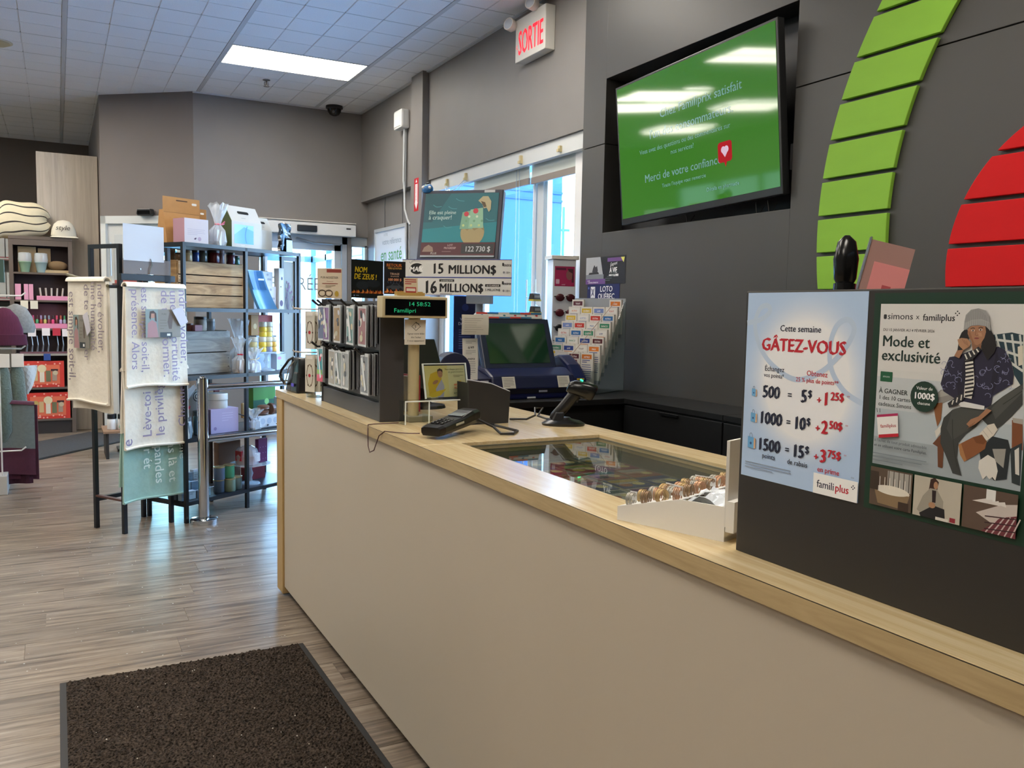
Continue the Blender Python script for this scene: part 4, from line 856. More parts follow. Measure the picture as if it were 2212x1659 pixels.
# ---- hazelwood jewellery stand behind the card rack
t = thing('jewellery_stand', 'clear acrylic jewellery stand with tan hazelwood header card', 'display stand', (1.07, 3.80, 1.0), math.radians(-25))
MB().cyl((0, 0, 0), (0, 0, .012), .085, n=24).build('base', PLASTIC, t); MB().box(-.04, .04, -.004, .004, .012, .45).build('panel', PLASTIC, t)
MB().box(-.035, .075, -.006, -.003, .445, .58).build('header_card', M('d8c9b0', .6), t, bevel=.003)
p = Print(z=.0004, dz=.0002); p.rect(.04, .115, .105, .13, '8e3a30'); p.text('PUR NOISETIER', .052, .088, .0135, '4a4238', 'CENTER', .0, .85); p.text('Fièrement', .055, .073, .007, '8e3a30', 'CENTER'); p.rect(.02, .064, .09, .067, '8e3a30'); p.lines(.035, .055, .045, 2, .006, '8a7a60')
for a, b in ((.02, .022), (.05, .022)):
    p.line([(a+.016*math.cos(q*PI/6), b+.014*math.sin(q*PI/6)) for q in range(13)], .004, '4a3626')
p.circ(.085, .02, .009, 'b89a3a', .013); p.build('print', t, frame((-.033, -.006, .446), (1, 0, 0), (0, 0, 1)))
for k, (zz, n) in enumerate(((.395, 3), (.20, 3))):
    MB().tube([(-.03, 0, zz), (-.10, -.02, zz), (-.135, -.03, zz+.004), (-.14, -.03, zz+.012)], .0035, 6).build('hook', M('d9d0c8', .4), t)
    for j in range(n):
        o = thing('jewellery_pack', 'clear pouch with beaded bracelet card, %s on the %s hook of jewellery stand' % (('foremost', 'second', 'rearmost')[j], ('upper', 'lower')[k]), 'jewellery pouch', Vector((1.07, 3.80, 1.0)) + Matrix.Rotation(math.radians(-25), 3, 'Z') @ Vector((-.062+.022*j, -.018+.004*j, zz-.01)), math.radians(-55+8*(j-1)))
        o['group'] = 'bracelet pouches on the jewellery stand'
        pc_ = sheet('pouch', o, .062, .17, .003, M('d8d4c8', .25), frame((-.0375, 0, -.17), (1, 0, 0), (0, 0, 1)))
        p = Print(z=.0006, dz=.0002, rough=.25); pts = [(.031+.02*math.cos(q*PI/9), .075+.05*math.sin(q*PI/9)) for q in range(19)]
        p.line(pts, .005, '8c8070'); [p.circ(x_, y_, .0042, '5a4a40', n=8) for x_, y_ in pts[::3]]; p.circ(.031, .075, .008, 'b8404a' if j == 0 else 'a8a098'); p.rect(.01, .15, .052, .165, 'f0ece4'); p.build('print', pc_)
# ---- black pouch at the counter's far end
t = thing('black_pouch', 'glossy black carrying pouch with strap and zip at the counter end', 'pouch', (1.0, 4.04, 1.0), math.radians(8))
MB().fru((-.03, .07, -.08, .08), (-.01, .06, -.05, .04), 0, .165).build('pouch_body', M('0e0e10', .25), t, bevel=.012, smooth=True); MB().fru((-.035, .05, -.085, .0), (-.02, .045, -.06, -.01), 0, .10).build('pocket', M('121214', .3), t, bevel=.01)
MB().tube([(-.03, .07, .03), (-.05, .09, .07), (-.045, .08, .10), (-.02, .05, .15), (0, .03, .165)], .006, 8).build('strap', M('1a1a1c', .3), t); MB().tube([(-.038, .06, .03), (-.03, .02, .12), (-.02, -.02, .15)], .003, 6).build('zip', M('b8b8b4', .2, .9), t)
MB().box(-.037, -.034, -.05, -.02, .03, .045).build('tag_label', M('5a52d0', .4), t)
# ---- customer display on its pole
t = thing('customer_display', 'beige pole display showing green digits 14:58:52 beside the card rack', 'pole display', (1.122, 2.845, 1.0))
CRM = M('c2b48e', .5); MB().box(-.028, .065, -.03, .035, 0, .022).build('base', M('8a8672', .5), t, bevel=.004); MB().tube([(0, 0, .022), (0, 0, .34), (-.004, -.015, .378)], .0205, 20).build('pole', CRM, t, smooth=True)
hd = MB().box(-.140, .104, -.062, -.004, .372, .447).build('display_head', CRM, t, bevel=.004)
MB().box(-.130, .094, -.064, -.061, .381, .437).build('window', M('05080a', .12), t)
p = Print(z=.0004, dz=.0002, emit=.35, rough=.4); p.text('14 58:52', .125, .033, .02, '1fa06c', 'CENTER', .0, 1.2); p.text('Familipri', .03, .01, .02, '1fa06c', 'LEFT', .0, 1.2); p.build('digits', t, frame((-.130, -.064, .381), (1, 0, 0), (0, 0, 1)))
MB().box(-.08, .04, -.05, -.01, .447, .45).build('cap', CRM, t)
t2 = tag(sheet('paper_notice', None, .078, .088, .0006, M('d8d2c4', .7), frame((1.074, 2.812, 1.278), (1, -.05, 0), (0, -.02, 1))), 'small taped notice reading Signez votre billet dès l’achat on display pole', 'notice')
p = Print(z=.0002, dz=.0001); p.line([(.042, .05), (.058, .064), (.042, .08), (.026, .064), (.042, .05)], .0018, '2a2a2a'); p.text('3', .036, .058, .014, '2a2a2a'); p.line([(.04, .078), (.054, .072)], .002, '2a2a2a')
for k, s in enumerate(('Signez votre billet', 'dès l’achat', 'il vous appartient!')): p.text(s, .042, .036-.0125*k, .0088, '3a3632', 'CENTER')
p.build('print', t2)
t2 = tag(sheet('price_card', None, .05, .058, .001, M('d4c4a4', .6), frame((1.07, 2.81, 1.4535), (1, -.1, 0), (0, .05, 1))), 'little beige card with red wording standing on the pole display', 'card')
p = Print(z=.0002, dz=.0001); p.lines(.004, .05, .042, 3, .007, 'a83a3a', .5); p.rect(.006, .006, .044, .026, 'b03030'); p.rect(.009, .012, .041, .022, 'e4dac8'); p.build('print', t2)
t2 = thing('card_holder', 'amber plastic card holder strip on top of the pole display', 'card holder', (1.085, 2.812, 1.4505)); MB().box(-.045, .06, -.012, .012, 0, .003).box(-.045, .06, .008, .012, .003, .014).box(-.045, .06, -.012, -.010, .003, .010).build('strip', M('b89a5a', .3), t2)
# ---- acrylic riser with charity card
t = thing('acrylic_riser', 'clear acrylic riser shelf on the counter beside the payment terminal', 'riser', (1.185, 2.785, 1.012), math.radians(2))
A_ = M('dfe6e4', .08, trans=.9, ior=1.3); 
MB().box(-.13, .145, -.025, .028, .068, .072).build('top_plate', PLASTIC, t); MB().box(-.13, -.126, -.025, .028, -.0115, .07).build('side_plate', PLASTIC, t); MB().box(.141, .145, -.025, .028, -.0115, .07).build('side_plate', PLASTIC, t); MB().box(-.04, -.036, -.025, .028, -.0115, .068).build('side_plate', PLASTIC, t)
e = M('e6eeec', .15)  # light caught in the clear edges is put into this whitish colour
for x in (-.13, -.04, .141):
    MB().box(x, x+.004, -.0275, -.0250, -.0115, .07).build('edge', e, t)
MB().box(-.13, .145, -.0275, -.025, .0675, .0725).build('edge', e, t)
t = thing('charity_card', 'yellow card with a hugging pair of children in acrylic holder on riser', 'card', (1.232, 2.79, 1.0865), math.radians(4))
mm = Matrix.Rotation(math.radians(-14), 4, 'X')
sheet('card', t, .15, .115, .0008, M('e8d68a', .5), mm @ frame((-.075, 0, .004), (1, 0, 0), (0, 0, 1)))
MB().box(-.08, .08, -.003, -.001, 0, .125).build('holder_front', PLASTIC, t).matrix_local = mm
MB().box(-.082, -.078, -.004, .003, 0, .127).build('edge', e, t).matrix_local = mm; MB().box(.078, .082, -.004, .003, 0, .127).build('edge', e, t).matrix_local = mm
MB().box(-.08, .08, -.004, .003, .124, .127).build('edge', e, t).matrix_local = mm; MB().box(-.08, .08, -.02, .01, -.001, .002).build('holder_foot', PLASTIC, t)
p = Print(z=.0003, dz=.0001); p.rect(.085, 0, .15, .115, 'e6dba4')
p.poly([(.008, .05), (.02, .085), (.045, .095), (.06, .07), (.06, .03), (.07, .025), (.045, .01), (.01, .005)], 'e0b828'); p.poly([(.035, .03), (.06, .065), (.068, .04), (.062, .0), (.04, .0)], 'b9b4c6'); p.poly([(.005, .01), (.04, .022), (.075, .03), (.05, .006), (.02, .0)], 'e8c22e')
p.circ(.056, .085, .0095, 'c08a68', .014); p.poly([(.046, .085), (.047, .1), (.056, .105), (.066, .1), (.066, .088), (.06, .096), (.05, .095)], '4a3226'); p.circ(.036, .055, .012, 'b8805c', .006, rot=.5)
for dx in (-.0035, .0035): p.circ(.0565+dx, .087, .0012, '2a1c18', .0008, 8)
p.circ(.0565, .078, .003, 'a0524a', .001, 8)
p.text('Pour chaque petit don,', .146, .098, .009, '4a4630', 'RIGHT', 0, .85); p.text('un grand réconfort', .146, .088, .009, '4a4630', 'RIGHT', 0, .85); p.lines(.105, .077, .04, 2, .005, '7a7450', .3)
p.circ(.128, .052, .006, 'e8b83a'); p.text('enfant', .104, .04, .015, 'd2542e', bold=.02); p.text('soleil', .104, .029, .015, 'd2542e', bold=.02); p.text('Familiprix', .108, .01, .0085, '55523c'); p.circ(.1035, .0125, .003, '8c8a6a')
p.build('print', t, mm @ frame((-.075, 0, .004), (1, 0, 0), (0, 0, 1)))
t.scale = (1.08, 1, 1)
# ---- payment terminal on its stand
t = thing('payment_terminal', 'black card payment terminal tilted on a clear stand', 'payment terminal', (1.015, 2.425, 1.0), math.radians(-56))
B_ = M('0f1012', .3); tm_ = T((0, 0, .010)) @ Matrix.Rotation(math.radians(5), 4, 'X') @ Matrix.Diagonal((1.0, 1.22, .85, 1))
body = MB(); sec = [(-.035, .0), (-.042, .012), (-.042, .03), (-.03, .036), (.03, .036), (.042, .03), (.042, .012), (.035, .0)]
prof = [(0, .82, .9), (.02, 1, 1), (.12, .98, 1.15), (.17, .95, 1.45), (.2, .9, 1.45), (.205, .85, 1.3)]
V = [(x*s, y, z*h) for y, s, h in prof for x, z in sec]; n = len(sec)
body._a(V, [(i*n+j, i*n+(j+1) % n, (i+1)*n+(j+1) % n, (i+1)*n+j) for i in range(len(prof)-1) for j in range(n)] + [tuple(range(n))[::-1], tuple(range((len(prof)-1)*n, len(prof)*n))], 0)
body.build('body', B_, t, bevel=.002).matrix_local = tm_
MB().box(-.026, .026, .118, .168, .0425, .0475).build('screen', M('8d979c', .15), t, bevel=.002).matrix_local = tm_
for i in range(4):
    for j in range(3):
        MB().box(-.022+.017*j, -.012+.017*j, .03+.016*i, .039+.016*i, .036, .0415).build('key', M('1c1d20', .4), t, bevel=.001).matrix_local = tm_
        MB().box(-.0185+.017*j, -.0155+.017*j, .0335+.016*i, .0355+.016*i, .0415, .0418).build('key_mark', M('d8dadc', .5), t).matrix_local = tm_
MB().box(.0415, .0425, .07, .11, .022, .03).build('badge', M('b4b6a8', .4), t).matrix_local = tm_
MB().tube([(-.03, .03, 0), (-.03, .15, 0), (.03, .15, 0), (.03, .05, 0)], .004, 6).tube([(0, .1, 0), (0, .12, .03)], .012, 8).build('stand', PLASTIC, t)
MB().tube([(.02, .2, .05), (.04, .23, .04), (.09, .24, .02), (.14, .2, .006), (.17, .23, .005), (.15, .3, .004), (.07, .28, .02), (.02, .205, .045)], .0045, 8).build('cable', M('1c1c1e', .4), t)
t = tag(MB().tube([(1.0, 2.48, 1.012), (.985, 2.53, 1.006), (.96, 2.58, 1.0035), (.935, 2.62, 1.0035), (.926, 2.65, .985), (.922, 2.69, .93), (.921, 2.73, .918), (.924, 2.755, .935), (.929, 2.775, .985), (.935, 2.79, 1.0035), (.96, 2.80, 1.0035), (1.02, 2.80, 1.0035), (1.05, 2.80, 1.0035)], .0018, 6).build('thin_cord', M('4a2226', .5)), 'thin dark red cord looping over the counter edge', 'cord')
# ---- black box, scanner
t = thing('printer_shield', 'plain black slanted box shielding the till printer on the counter', 'box', (1.335, 2.686, 1.0), math.radians(2))
MB().prism([(-.0, 0), (.093, 0), (.10, .112), (.02, .143), (-.07, .158), (-.065, .0)], 0, .012, 'y').build('front_plate', M('2a2b2d', .5), t); MB().prism([(-.06, .0), (.09, .0), (.095, .105), (.02, .135), (-.065, .148)], .012, .10, 'y').build('box_body', M('1d1e20', .5), t)
MB().tube([(-.07, .006, .159), (.02, .006, .144), (.1, .006, .113)], .003, 6).build('rim', M('c9ccd0', .3), t)
t = thing('barcode_scanner', 'black handheld barcode scanner standing in its cradle', 'barcode scanner', (1.585, 2.565, 1.0), math.radians(-28))
MB().lathe([(.075, 0), (.078, .008), (.06, .018), (.03, .024), (.022, .03)], n=28, sx=1.0, sy=.62).build('cradle_base', M('121315', .3), t, smooth=True); MB().fru((-.045, .0, -.022, .022), (-.03, .002, -.016, .016), .015, .05).build('cradle_socket', M('121315', .35), t, bevel=.006)
sc_ = Matrix.Translation((-.03, 0, .03)) @ Matrix.Rotation(math.radians(40), 4, 'Y')
MB().lathe([(.012, -.015), (.017, 0), (.0175, .05), (.019, .09), (.022, .12)], n=20, sx=1.15, sy=.85).build('grip', M('151618', .3), t, smooth=True).matrix_local = sc_
hd = MB(); secs = [(-.035, .016, .018, .128), (-.02, .026, .026, .133), (.02, .029, .030, .14), (.055, .03, .031, .145), (.062, .026, .026, .146)]
V = []; n = 14
for x, ry, rz_, zc in secs:
    for j in range(n): a = 2*PI*j/n; V.append((x, ry*math.copysign(abs(math.cos(a))**.7, math.cos(a)), zc+rz_*math.copysign(abs(math.sin(a))**.7, math.sin(a))))
hd._a(V, [(i*n+j, i*n+(j+1) % n, (i+1)*n+(j+1) % n, (i+1)*n+j) for i in range(len(secs)-1) for j in range(n)] + [tuple(range(n))[::-1], tuple(range((len(secs)-1)*n, len(secs)*n))], 0)
hm = Matrix.Translation((-.03, 0, .03)) @ Matrix.Rotation(math.radians(24), 4, 'Y') @ Matrix.Translation((.03, 0, -.01))
hd.build('scan_head', M('111214', .25), t, smooth=True).matrix_local = hm
MB().cyl((0, 0, .166), (0, 0, .171), .006).build('status_light', M('2fd08a', .3, emit=1.5), t).matrix_local = hm
MB().box(.03, .045, -.005, .005, .168, .174).build('mark', M('c9c9c9', .4), t).matrix_local = hm
MB().box(.005, .02, -.008, .008, .09, .108).build('trigger', M('1c1d20', .4), t).matrix_local = hm
MB().tube([(-.035, 0, .02), (-.06, .02, .02), (-.09, .06, .025), (-.07, .10, .05), (-.10, .09, .05), (-.10, .03, .03), (-.13, .06, .012), (-.19, .12, .004)], .004, 8).build('cable', M('2a2a2c', .4), t)
# ---- white ring display
DU = Vector((.347, -.938, 0)); tz = math.atan2(DU.y, DU.x)
t = thing('ring_display', 'white cardboard wedge tray with tall back card full of rings', 'display tray', (.956, 1.337, 1.0), tz)
CARD = M('e6e4de', .6); Lr = .228; D = .30
sp = [(0, 0), (Lr, 0), (Lr, .063), (.137, .062), (0, .027)]
MB().prism(sp, -.0015, .0015, 'y').build('side_panel', CARD, t); MB().prism(sp, D-.0015, D+.0015, 'y').build('side_panel', CARD, t)
MB().box(0, .002, 0, D, 0, .027).build('front_panel', CARD, t); MB().prism([(0, .024), (.137, .059), (.137, .061), (0, .026)], 0, D, 'y').build('ring_bed', M('efeeea', .7), t)
MB().box(Lr-.002, Lr, 0, D, 0, .063).build('rear_panel', CARD, t); MB().box(.137, Lr, 0, D, .004, .008).build('pocket_floor', CARD, t)
MB().box(Lr, Lr+.006, -.004, D, .028, .182).build('back_card', M('dcdad4', .6), t); MB().box(Lr+.004, Lr+.02, -.006, D, .02, .075).build('back_sleeve', CARD, t)
rg = [('silver', 'a8a49a'), ('rose gold', 'b48a6c'), ('gold', 'b4986a'), ('tan', '8c7258')]
ring_me = {}
for nm, c in rg:
    b = MB()
    for k in range(4): b.tube([((k-1.5)*.0034, (.0125+.0006*(k % 2))*math.cos(a*PI/10), (.0125+.0006*(k % 2))*math.sin(a*PI/10)) for a in range(20)], .0013, 6, closed=True)
    ring_me[nm] = b.mesh('band', M(c, .4, .6), smooth=True)
tagm = MB().box(-.007, .007, .011, .0115, -.004, .014).mesh('price_tag', M('f0f0ee', .6))
SI = 0
order = ['first', 'second', 'third', 'fourth', 'fifth', 'sixth', 'seventh']
for i in range(4):
    for j in range(7):
        if (i*7+j) % 9 == 4 and i < 3: continue
        nm = rg[(i*3+j*2+SI) % 4][0]; u = .018+.034*i; v = .018+.041*j; z = .026+.255*u+.0095
        lp = t.matrix_basis @ Vector((u, v, z)) if False else Vector((.956, 1.337, 1.0)) + Matrix.Rotation(tz, 3, 'Z') @ Vector((u, v, z))
        o = thing('ring', '%s stacked ring in the white tray, %s row, %s from the shop side' % (nm, ('lowest', 'second', 'third', 'topmost')[i], order[j]), 'ring', lp, tz+random.uniform(-.3, .3)); o['group'] = 'rings in the white display tray'
        put('band', ring_me[nm], o)
        if (i+j) % 3 == 0: put('price_tag', tagm, o)
for j in range(6):
    v = .03+.045*j
    rd = random.Random(40+j)
    o = MB().grid(lambda a, b: (.144+.075*a, v-.021+.042*b, .046+.016*math.sin(a*2.5+j)+.012*math.sin(b*6+a*4)+.004*rd.random()), 6, 6, th=.001).build('plastic_pouch', M('d0d6dc', .2, spec=.8))
    o.location = (.956, 1.337, 1.0); o.rotation_euler = (0, 0, tz); tag(o, 'crumpled clear pouch behind the rings, %s from the shop side' % order[j], 'pouch', 'plastic pouches in the ring tray')
# ---- photo frame device peeking over the board
t = thing('handset', 'black handset leaning behind the poster board', 'handset', (1.42, 1.22, 1.0), math.radians(30))
MB().lathe([(.05, 0), (.05, .012), (.02, .02)], n=20).build('base', M('101113', .3), t); MB().tube([(0, 0, .01), (-.005, 0, .2), (-.01, 0, .34), (.0, 0, .47)], [.018, .018, .02, .022], 12).build('handle', M('0e0f11', .25), t, smooth=True)
MB().lathe([(.012, 0), (.022, .02), (.025, .06), (.018, .095), (.005, .108)], (.0, 0, .46), 16, 0, .7, 1).build('head', M('0e0f11', .2), t, smooth=True)
t = thing('sign_holder', 'slanted metal-edged sign holder with pink leaflet behind the poster board', 'sign holder', (1.60, 1.315, 1.0), math.radians(-40))
mm = T((-.07, 0, 0)) @ Matrix.Rotation(math.radians(14), 4, 'Y') @ Matrix.Rotation(math.radians(-10), 4, 'X')
MB().box(-.05, .05, -.003, .003, 0, .60).build('plate', M('a8837c', .35), t).matrix_local = mm; MB().box(-.053, -.049, -.006, .006, 0, .605).build('metal_edge', M('c8c8c4', .25, .9), t).matrix_local = mm
MB().box(-.06, .06, -.06, .06, 0, .008).build('base', M('c8c8c4', .3, .8), t)
MB().box(-.03, .05, -.005, -.003, .42, .55).build('leaflet', M('dc8c8c', .5), t).matrix_local = mm; MB().box(.0, .02, -.0056, -.005, .485, .50).box(-.01, .03, -.0056, -.005, .43, .435).build('print', M('b04a50', .5), t).matrix_local = mm
# ================================================================ lottery corner behind the counter
BK = M('131416', .4); NV = M('0d1642', .35); NVD = M('0b1236', .4)
t = thing('back_counter', 'black counter along the dark wall behind the till', 'counter', (2.36, 4.0, 0))
MB().box(-.62, .62, -.30, .45, .92, .95).build('top_slab', BK, t, bevel=.003); MB().box(-.60, .62, -.26, -.24, .02, .92).build('front_panel', M('0d0e10', .5), t); MB().box(-.62, -.60, -.28, .45, 0, .92).build('end_panel', BK, t); MB().cyl((-.1, -.26, .78), (-.1, -.275, .78), .012).build('lock', M('55554e', .3, .6), t)
for k in range(4):
    y0 = .62+.77*k; t = thing('wall_cabinet', 'black base cabinet under the dark wall, %s from the lottery corner' % ('fourth', 'third', 'second', 'first')[k], 'cabinet', (2.66, y0, 0)); t['group'] = 'black cabinets under the dark wall'
    MB().box(.02, .335, 0, .765, 0, .92).build('body', M('0f1012', .5), t); MB().box(0, .335, 0, .765, .925, .95).build('top', BK, t); MB().box(0, .018, .003, .762, .74, .915).build('drawer', BK, t, bevel=.002); MB().box(0, .018, .003, .762, .06, .735).build('door', BK, t, bevel=.002)
    MB().box(-.012, 0, .31, .45, .90, .912).build('handle', M('1c1d1f', .3, .5), t)
# ---- lottery terminal
t = thing('lottery_terminal', 'navy blue lottery terminal with tilted touch screen', 'lottery terminal', (2.19, 3.83, .95))
sec = [(0, 0), (0, .06), (.02, .12), (.10, .155), (.26, .16), (.30, .05), (.30, 0)]
MB().prism(sec, -.25, .25, 'x').build('body', NV, t, bevel=.012); MB().prism([(.01, 0), (.01, .11), (.2, .15), (.28, .0)], -.33, -.252, 'x').build('side_module', NVD, t, bevel=.006)
MB().prism([(.03, 0), (.03, .10), (.1, .17), (.2, .22), (.28, .2), (.28, 0)], .252, .34, 'x').build('printer_module', NV, t, bevel=.015)
MB().box(-.2, .2, -.004, .0, .03, .055).build('slot', M('070a18', .4), t); MB().box(.02, .07, -.006, 0, .035, .045).build('badge', M('8c90a0', .4), t); MB().box(-.05, .0, -.006, -.002, .004, .012).build('tray_mark', M('c9ccd4', .4), t)
mm = T((0, .12, .15)) @ Matrix.Rotation(math.radians(-22), 4, 'X')
MB().box(-.235, .20, 0, .04, -.01, .285).build('screen_bezel', M('17213f', .35), t, bevel=.006).matrix_local = mm; MB().box(-.20, .165, -.003, .001, .03, .255).build('screen_glass', M('1d3a2a', .06), t).matrix_local = mm
MB().box(-.2, .19, .035, .1, .03, .2).build('screen_back', NVD, t).matrix_local = mm
p = Print(z=.0005, dz=.0002, emit=0); p.rect(0, 0, .40, .035, 'e4e4e0'); cs = ['c0392f', '2f6f9a', 'd8d8d2', '3a8a9a', 'c8443c', '2f6f9a']
for k in range(6): p.rect(.066*k, .024, .066*k+.066, .035, cs[k]); p.rect(.066*k, 0, .066*k+.066, .009, cs[(k+3) % 6]); p.circ(.033+.066*k, .017, .008, cs[(k+1) % 6], .005, 10)
p.build('promo_strip', t, mm @ frame((-.235, -.001, .284), (1, 0, 0), (0, 0, 1)))
MB().box(-.235, .165, .0, .03, .284, .318).build('strip_holder', M('c9ccce', .4), t).matrix_local = mm
for x in (-.19, .14):
    o = sheet('label', t, .075, .062, .0005, M('dcd8cc', .6), frame((x, -.0035, .058), (1, .02, 0), (0, .33, 1))); pp = Print(z=.0002); pp.lines(.006, .05, .062, 6, .008, '7a766c', .3); pp.build('label_print', o)
MB().box(.275, .32, .028, .03, .09, .1).build('yellow_mark', M('b8a03a', .5), t)
for k in range(3): MB().box(-.315+.002*k, -.27, .006, .0095, .09-.03*k, .10-.03*k).build('side_mark', M('c9ccd8', .5), t)
p = thing('handwritten_note', 'curled handwritten note taped to the terminal screen corner', 'note', (1.735, 3.77, 1.285), math.radians(-10))
MB().grid(lambda a, b: (.135*a, -.006*math.sin(b*3)-.004*a, .098*b), 4, 6, th=.0006).build('paper', M('cfcabc', .7), p); q = Print(z=.0012); q.lines(.012, .08, .1, 7, .011, '8f8b80', .12); q.build('writing', p, frame((0, -.0065, 0), (1, 0, 0), (0, 0, 1)))
# ---- pos monitor, round printer, receipt strip
t = thing('till_monitor', 'black till monitor seen from behind the display pole', 'monitor', (1.33, 3.25, 1.0), math.radians(14))
mm = T((0, 0, .06)) @ Matrix.Rotation(math.radians(-24), 4, 'X'); MB().box(-.115, .115, -.012, .012, 0, .235).build('panel', M('0e0f11', .4), t, bevel=.006).matrix_local = mm; MB().box(-.05, .05, .01, .05, .02, .14).build('rear_hump', M('101113', .5), t, bevel=.01).matrix_local = mm
MB().lathe([(.09, 0), (.085, .012), (.03, .02), (.025, .08)], n=20).build('stand', M('101113', .4), t)
t = thing('round_printer', 'navy lottery ticket printer with rounded hood', 'printer', (1.60, 3.58, 1.0), math.radians(-10))
MB().prism([(-.075, 0)] + [(.075*math.cos(PI-a*PI/12), .135+.075*math.sin(a*PI/12)) for a in range(13)] + [(.075, 0)], -.06, .06, 'y').build('hood', M('141b3a', .4), t, bevel=.004); MB().box(-.03, .035, -.063, -.06, .12, .14).build('label', M('a9adb8', .5), t)
t = thing('red_binder', 'dark red binder standing behind the display pole', 'binder', (1.235, 3.10, 1.0), .3); MB().box(0, .022, 0, .12, 0, .145).build('cover', M('8e1f30', .4), t, bevel=.003); MB().box(-.012, -.001, .005, .12, 0, .14).build('pages', M('d8d4cc', .7), t)
t = thing('receipt_strip', 'long white lottery receipt hanging on the sign pole', 'receipt', (1.757, 3.80, 1.06), math.radians(-4))
MB().grid(lambda a, b: (.081*a+.004*math.sin(b*3), .012*math.sin(b*2.2), .205*b), 3, 10, th=.0006).build('paper', M('dddad2', .7), t)
p = Print(z=.001, dz=.0002); p.lines(.012, .19, .056, 2, .008, '8f8f8f', .3); p.text('6/49', .04, .155, .018, '444444', 'CENTER', .03); p.lines(.012, .145, .056, 3, .008, '9a9a9a', .3); p.text('extra', .04, .1, .018, '444444', 'CENTER', .03, 1, .3); p.lines(.012, .09, .056, 8, .009, '9a9a9a', .3); p.build('print', t, frame((.002, -.002, 0), (1, 0, 0), (0, 0, 1)))
MB().cyl((.04, .03, -.11), (.04, .03, .2), .006).build('pole', M('9aa2aa', .3, .7), t); MB().cyl((.04, .03, -.11), (.04, .03, -.1), .04).build('foot', M('9aa2aa', .3, .7), t)
# ---- lottery screen on its stand with jackpot boards
DA = math.radians(-43)
t = thing('jackpot_screen', 'lottery promotion screen showing a cracked egg on teal, tilted back', 'screen', (1.95, 4.25, .95), DA)
mm = T((0, .0, .74)) @ Matrix.Rotation(math.radians(-13), 4, 'X')
MB().box(-.262, .207, 0, .05, -.02, .385).build('bezel', M('1a2038', .4), t, bevel=.005).matrix_local = mm; MB().box(-.24, .185, -.003, .001, 0, .365).build('display', M('10262c', .4, 0, .2, emit=.02), t).matrix_local = mm
p = Print(z=.0004, dz=.0001, rough=.5, emit=.05); W, Hh = .425, .365
p.rect(0, .085, W, Hh, '1f6670'); p.poly([(0, .085), (W, .085), (W, .2), (0, .16)], '17808a'); p.poly([(.0, Hh), (.15, Hh), (.05, .2), (0, .2)], '1a555f')
for a, b, r in ((.05, .3, .4), (.18, .335, -.2), (.12, .18, .6), (.36, .22, .3), (.14, .29, 0)): p.line(crv([(a, b), (a+.02, b-.012), (a+.05, b-.014+.01*r)]), .004, '3f8d94')
p.circ(.29, .14, .068, 'a39368', .075, 24); p.poly([(.222, .15), (.24, .165), (.26, .15), (.28, .17), (.3, .15), (.33, .168), (.356, .15), (.35, .18), (.23, .18)], '8a7a52')
p.poly([(.215, .16), (.225, .255), (.275, .265), (.29, .16)], '79a58a'); p.poly([(.265, .165), (.27, .27), (.34, .28), (.35, .165)], '8db89a'); p.circ(.248, .245, .014, 'c23a4a'); p.circ(.3, .262, .015, 'c23a4a')
for a in range(8): p.circ(.235+.015*a, .18+.025*(a % 3), .007, ('b8c98a', '6f9a7a', 'c9d8c0')[a % 3])
p.poly([(.31, .32), (.335, .345), (.365, .345), (.385, .315), (.385, .27), (.375, .255), (.36, .28), (.345, .275), (.335, .3)], 'b3a884'); p.poly([(.325, .318), (.35, .31), (.36, .285), (.345, .282), (.335, .3)], '5c4c34')
p.text('Elle est pleine', .03, .245, .03, '9fc0bd', 'LEFT', .025, .95); p.text('à craquer!', .03, .215, .035, '9fc0bd', 'LEFT', .025, .95)
p.rect(0, .01, W, .083, '4f2026'); p.rect(.235, .02, .42, .075, '2a2a2c'); p.text('122 730 $', .328, .032, .042, 'b9bcbc', 'CENTER', .02, .85); p.text('LOT', .17, .062, .016, 'b99a98', 'CENTER', .02); p.text('PROGRESSIF', .17, .046, .016, 'b99a98', 'CENTER', .02, .8); p.lines(.125, .03, .09, 1, .01, '8a6a68'); p.text('PLUS', .06, .016, .016, 'b9b0a8', bold=.02)
p.poly([(.01, .03), (.02, .055), (.045, .07), (.07, .055), (.075, .03)], '8c7464'); p.rect(0, 0, W, .01, '9aa0a2'); p.build('slide', t, mm @ frame((-.24, -.003, 0), (1, 0, 0), (0, 0, 1)))
MB().box(.10, .16, -.002, 0, .368, .382).build('badge', M('c9ccd0', .4), t).matrix_local = mm
MB().cyl((.09, .05, 0), (.09, .05, .76), .022).build('stand_pole', M('9aa4ae', .3, .6), t); MB().box(-.02, .2, -.06, .12, 0, .012).build('stand_foot', M('3a3f48', .4), t, bevel=.003); MB().box(.03, .17, -.004, .05, .49, .535).build('bracket', M('aeb4ba', .4), t, bevel=.004)
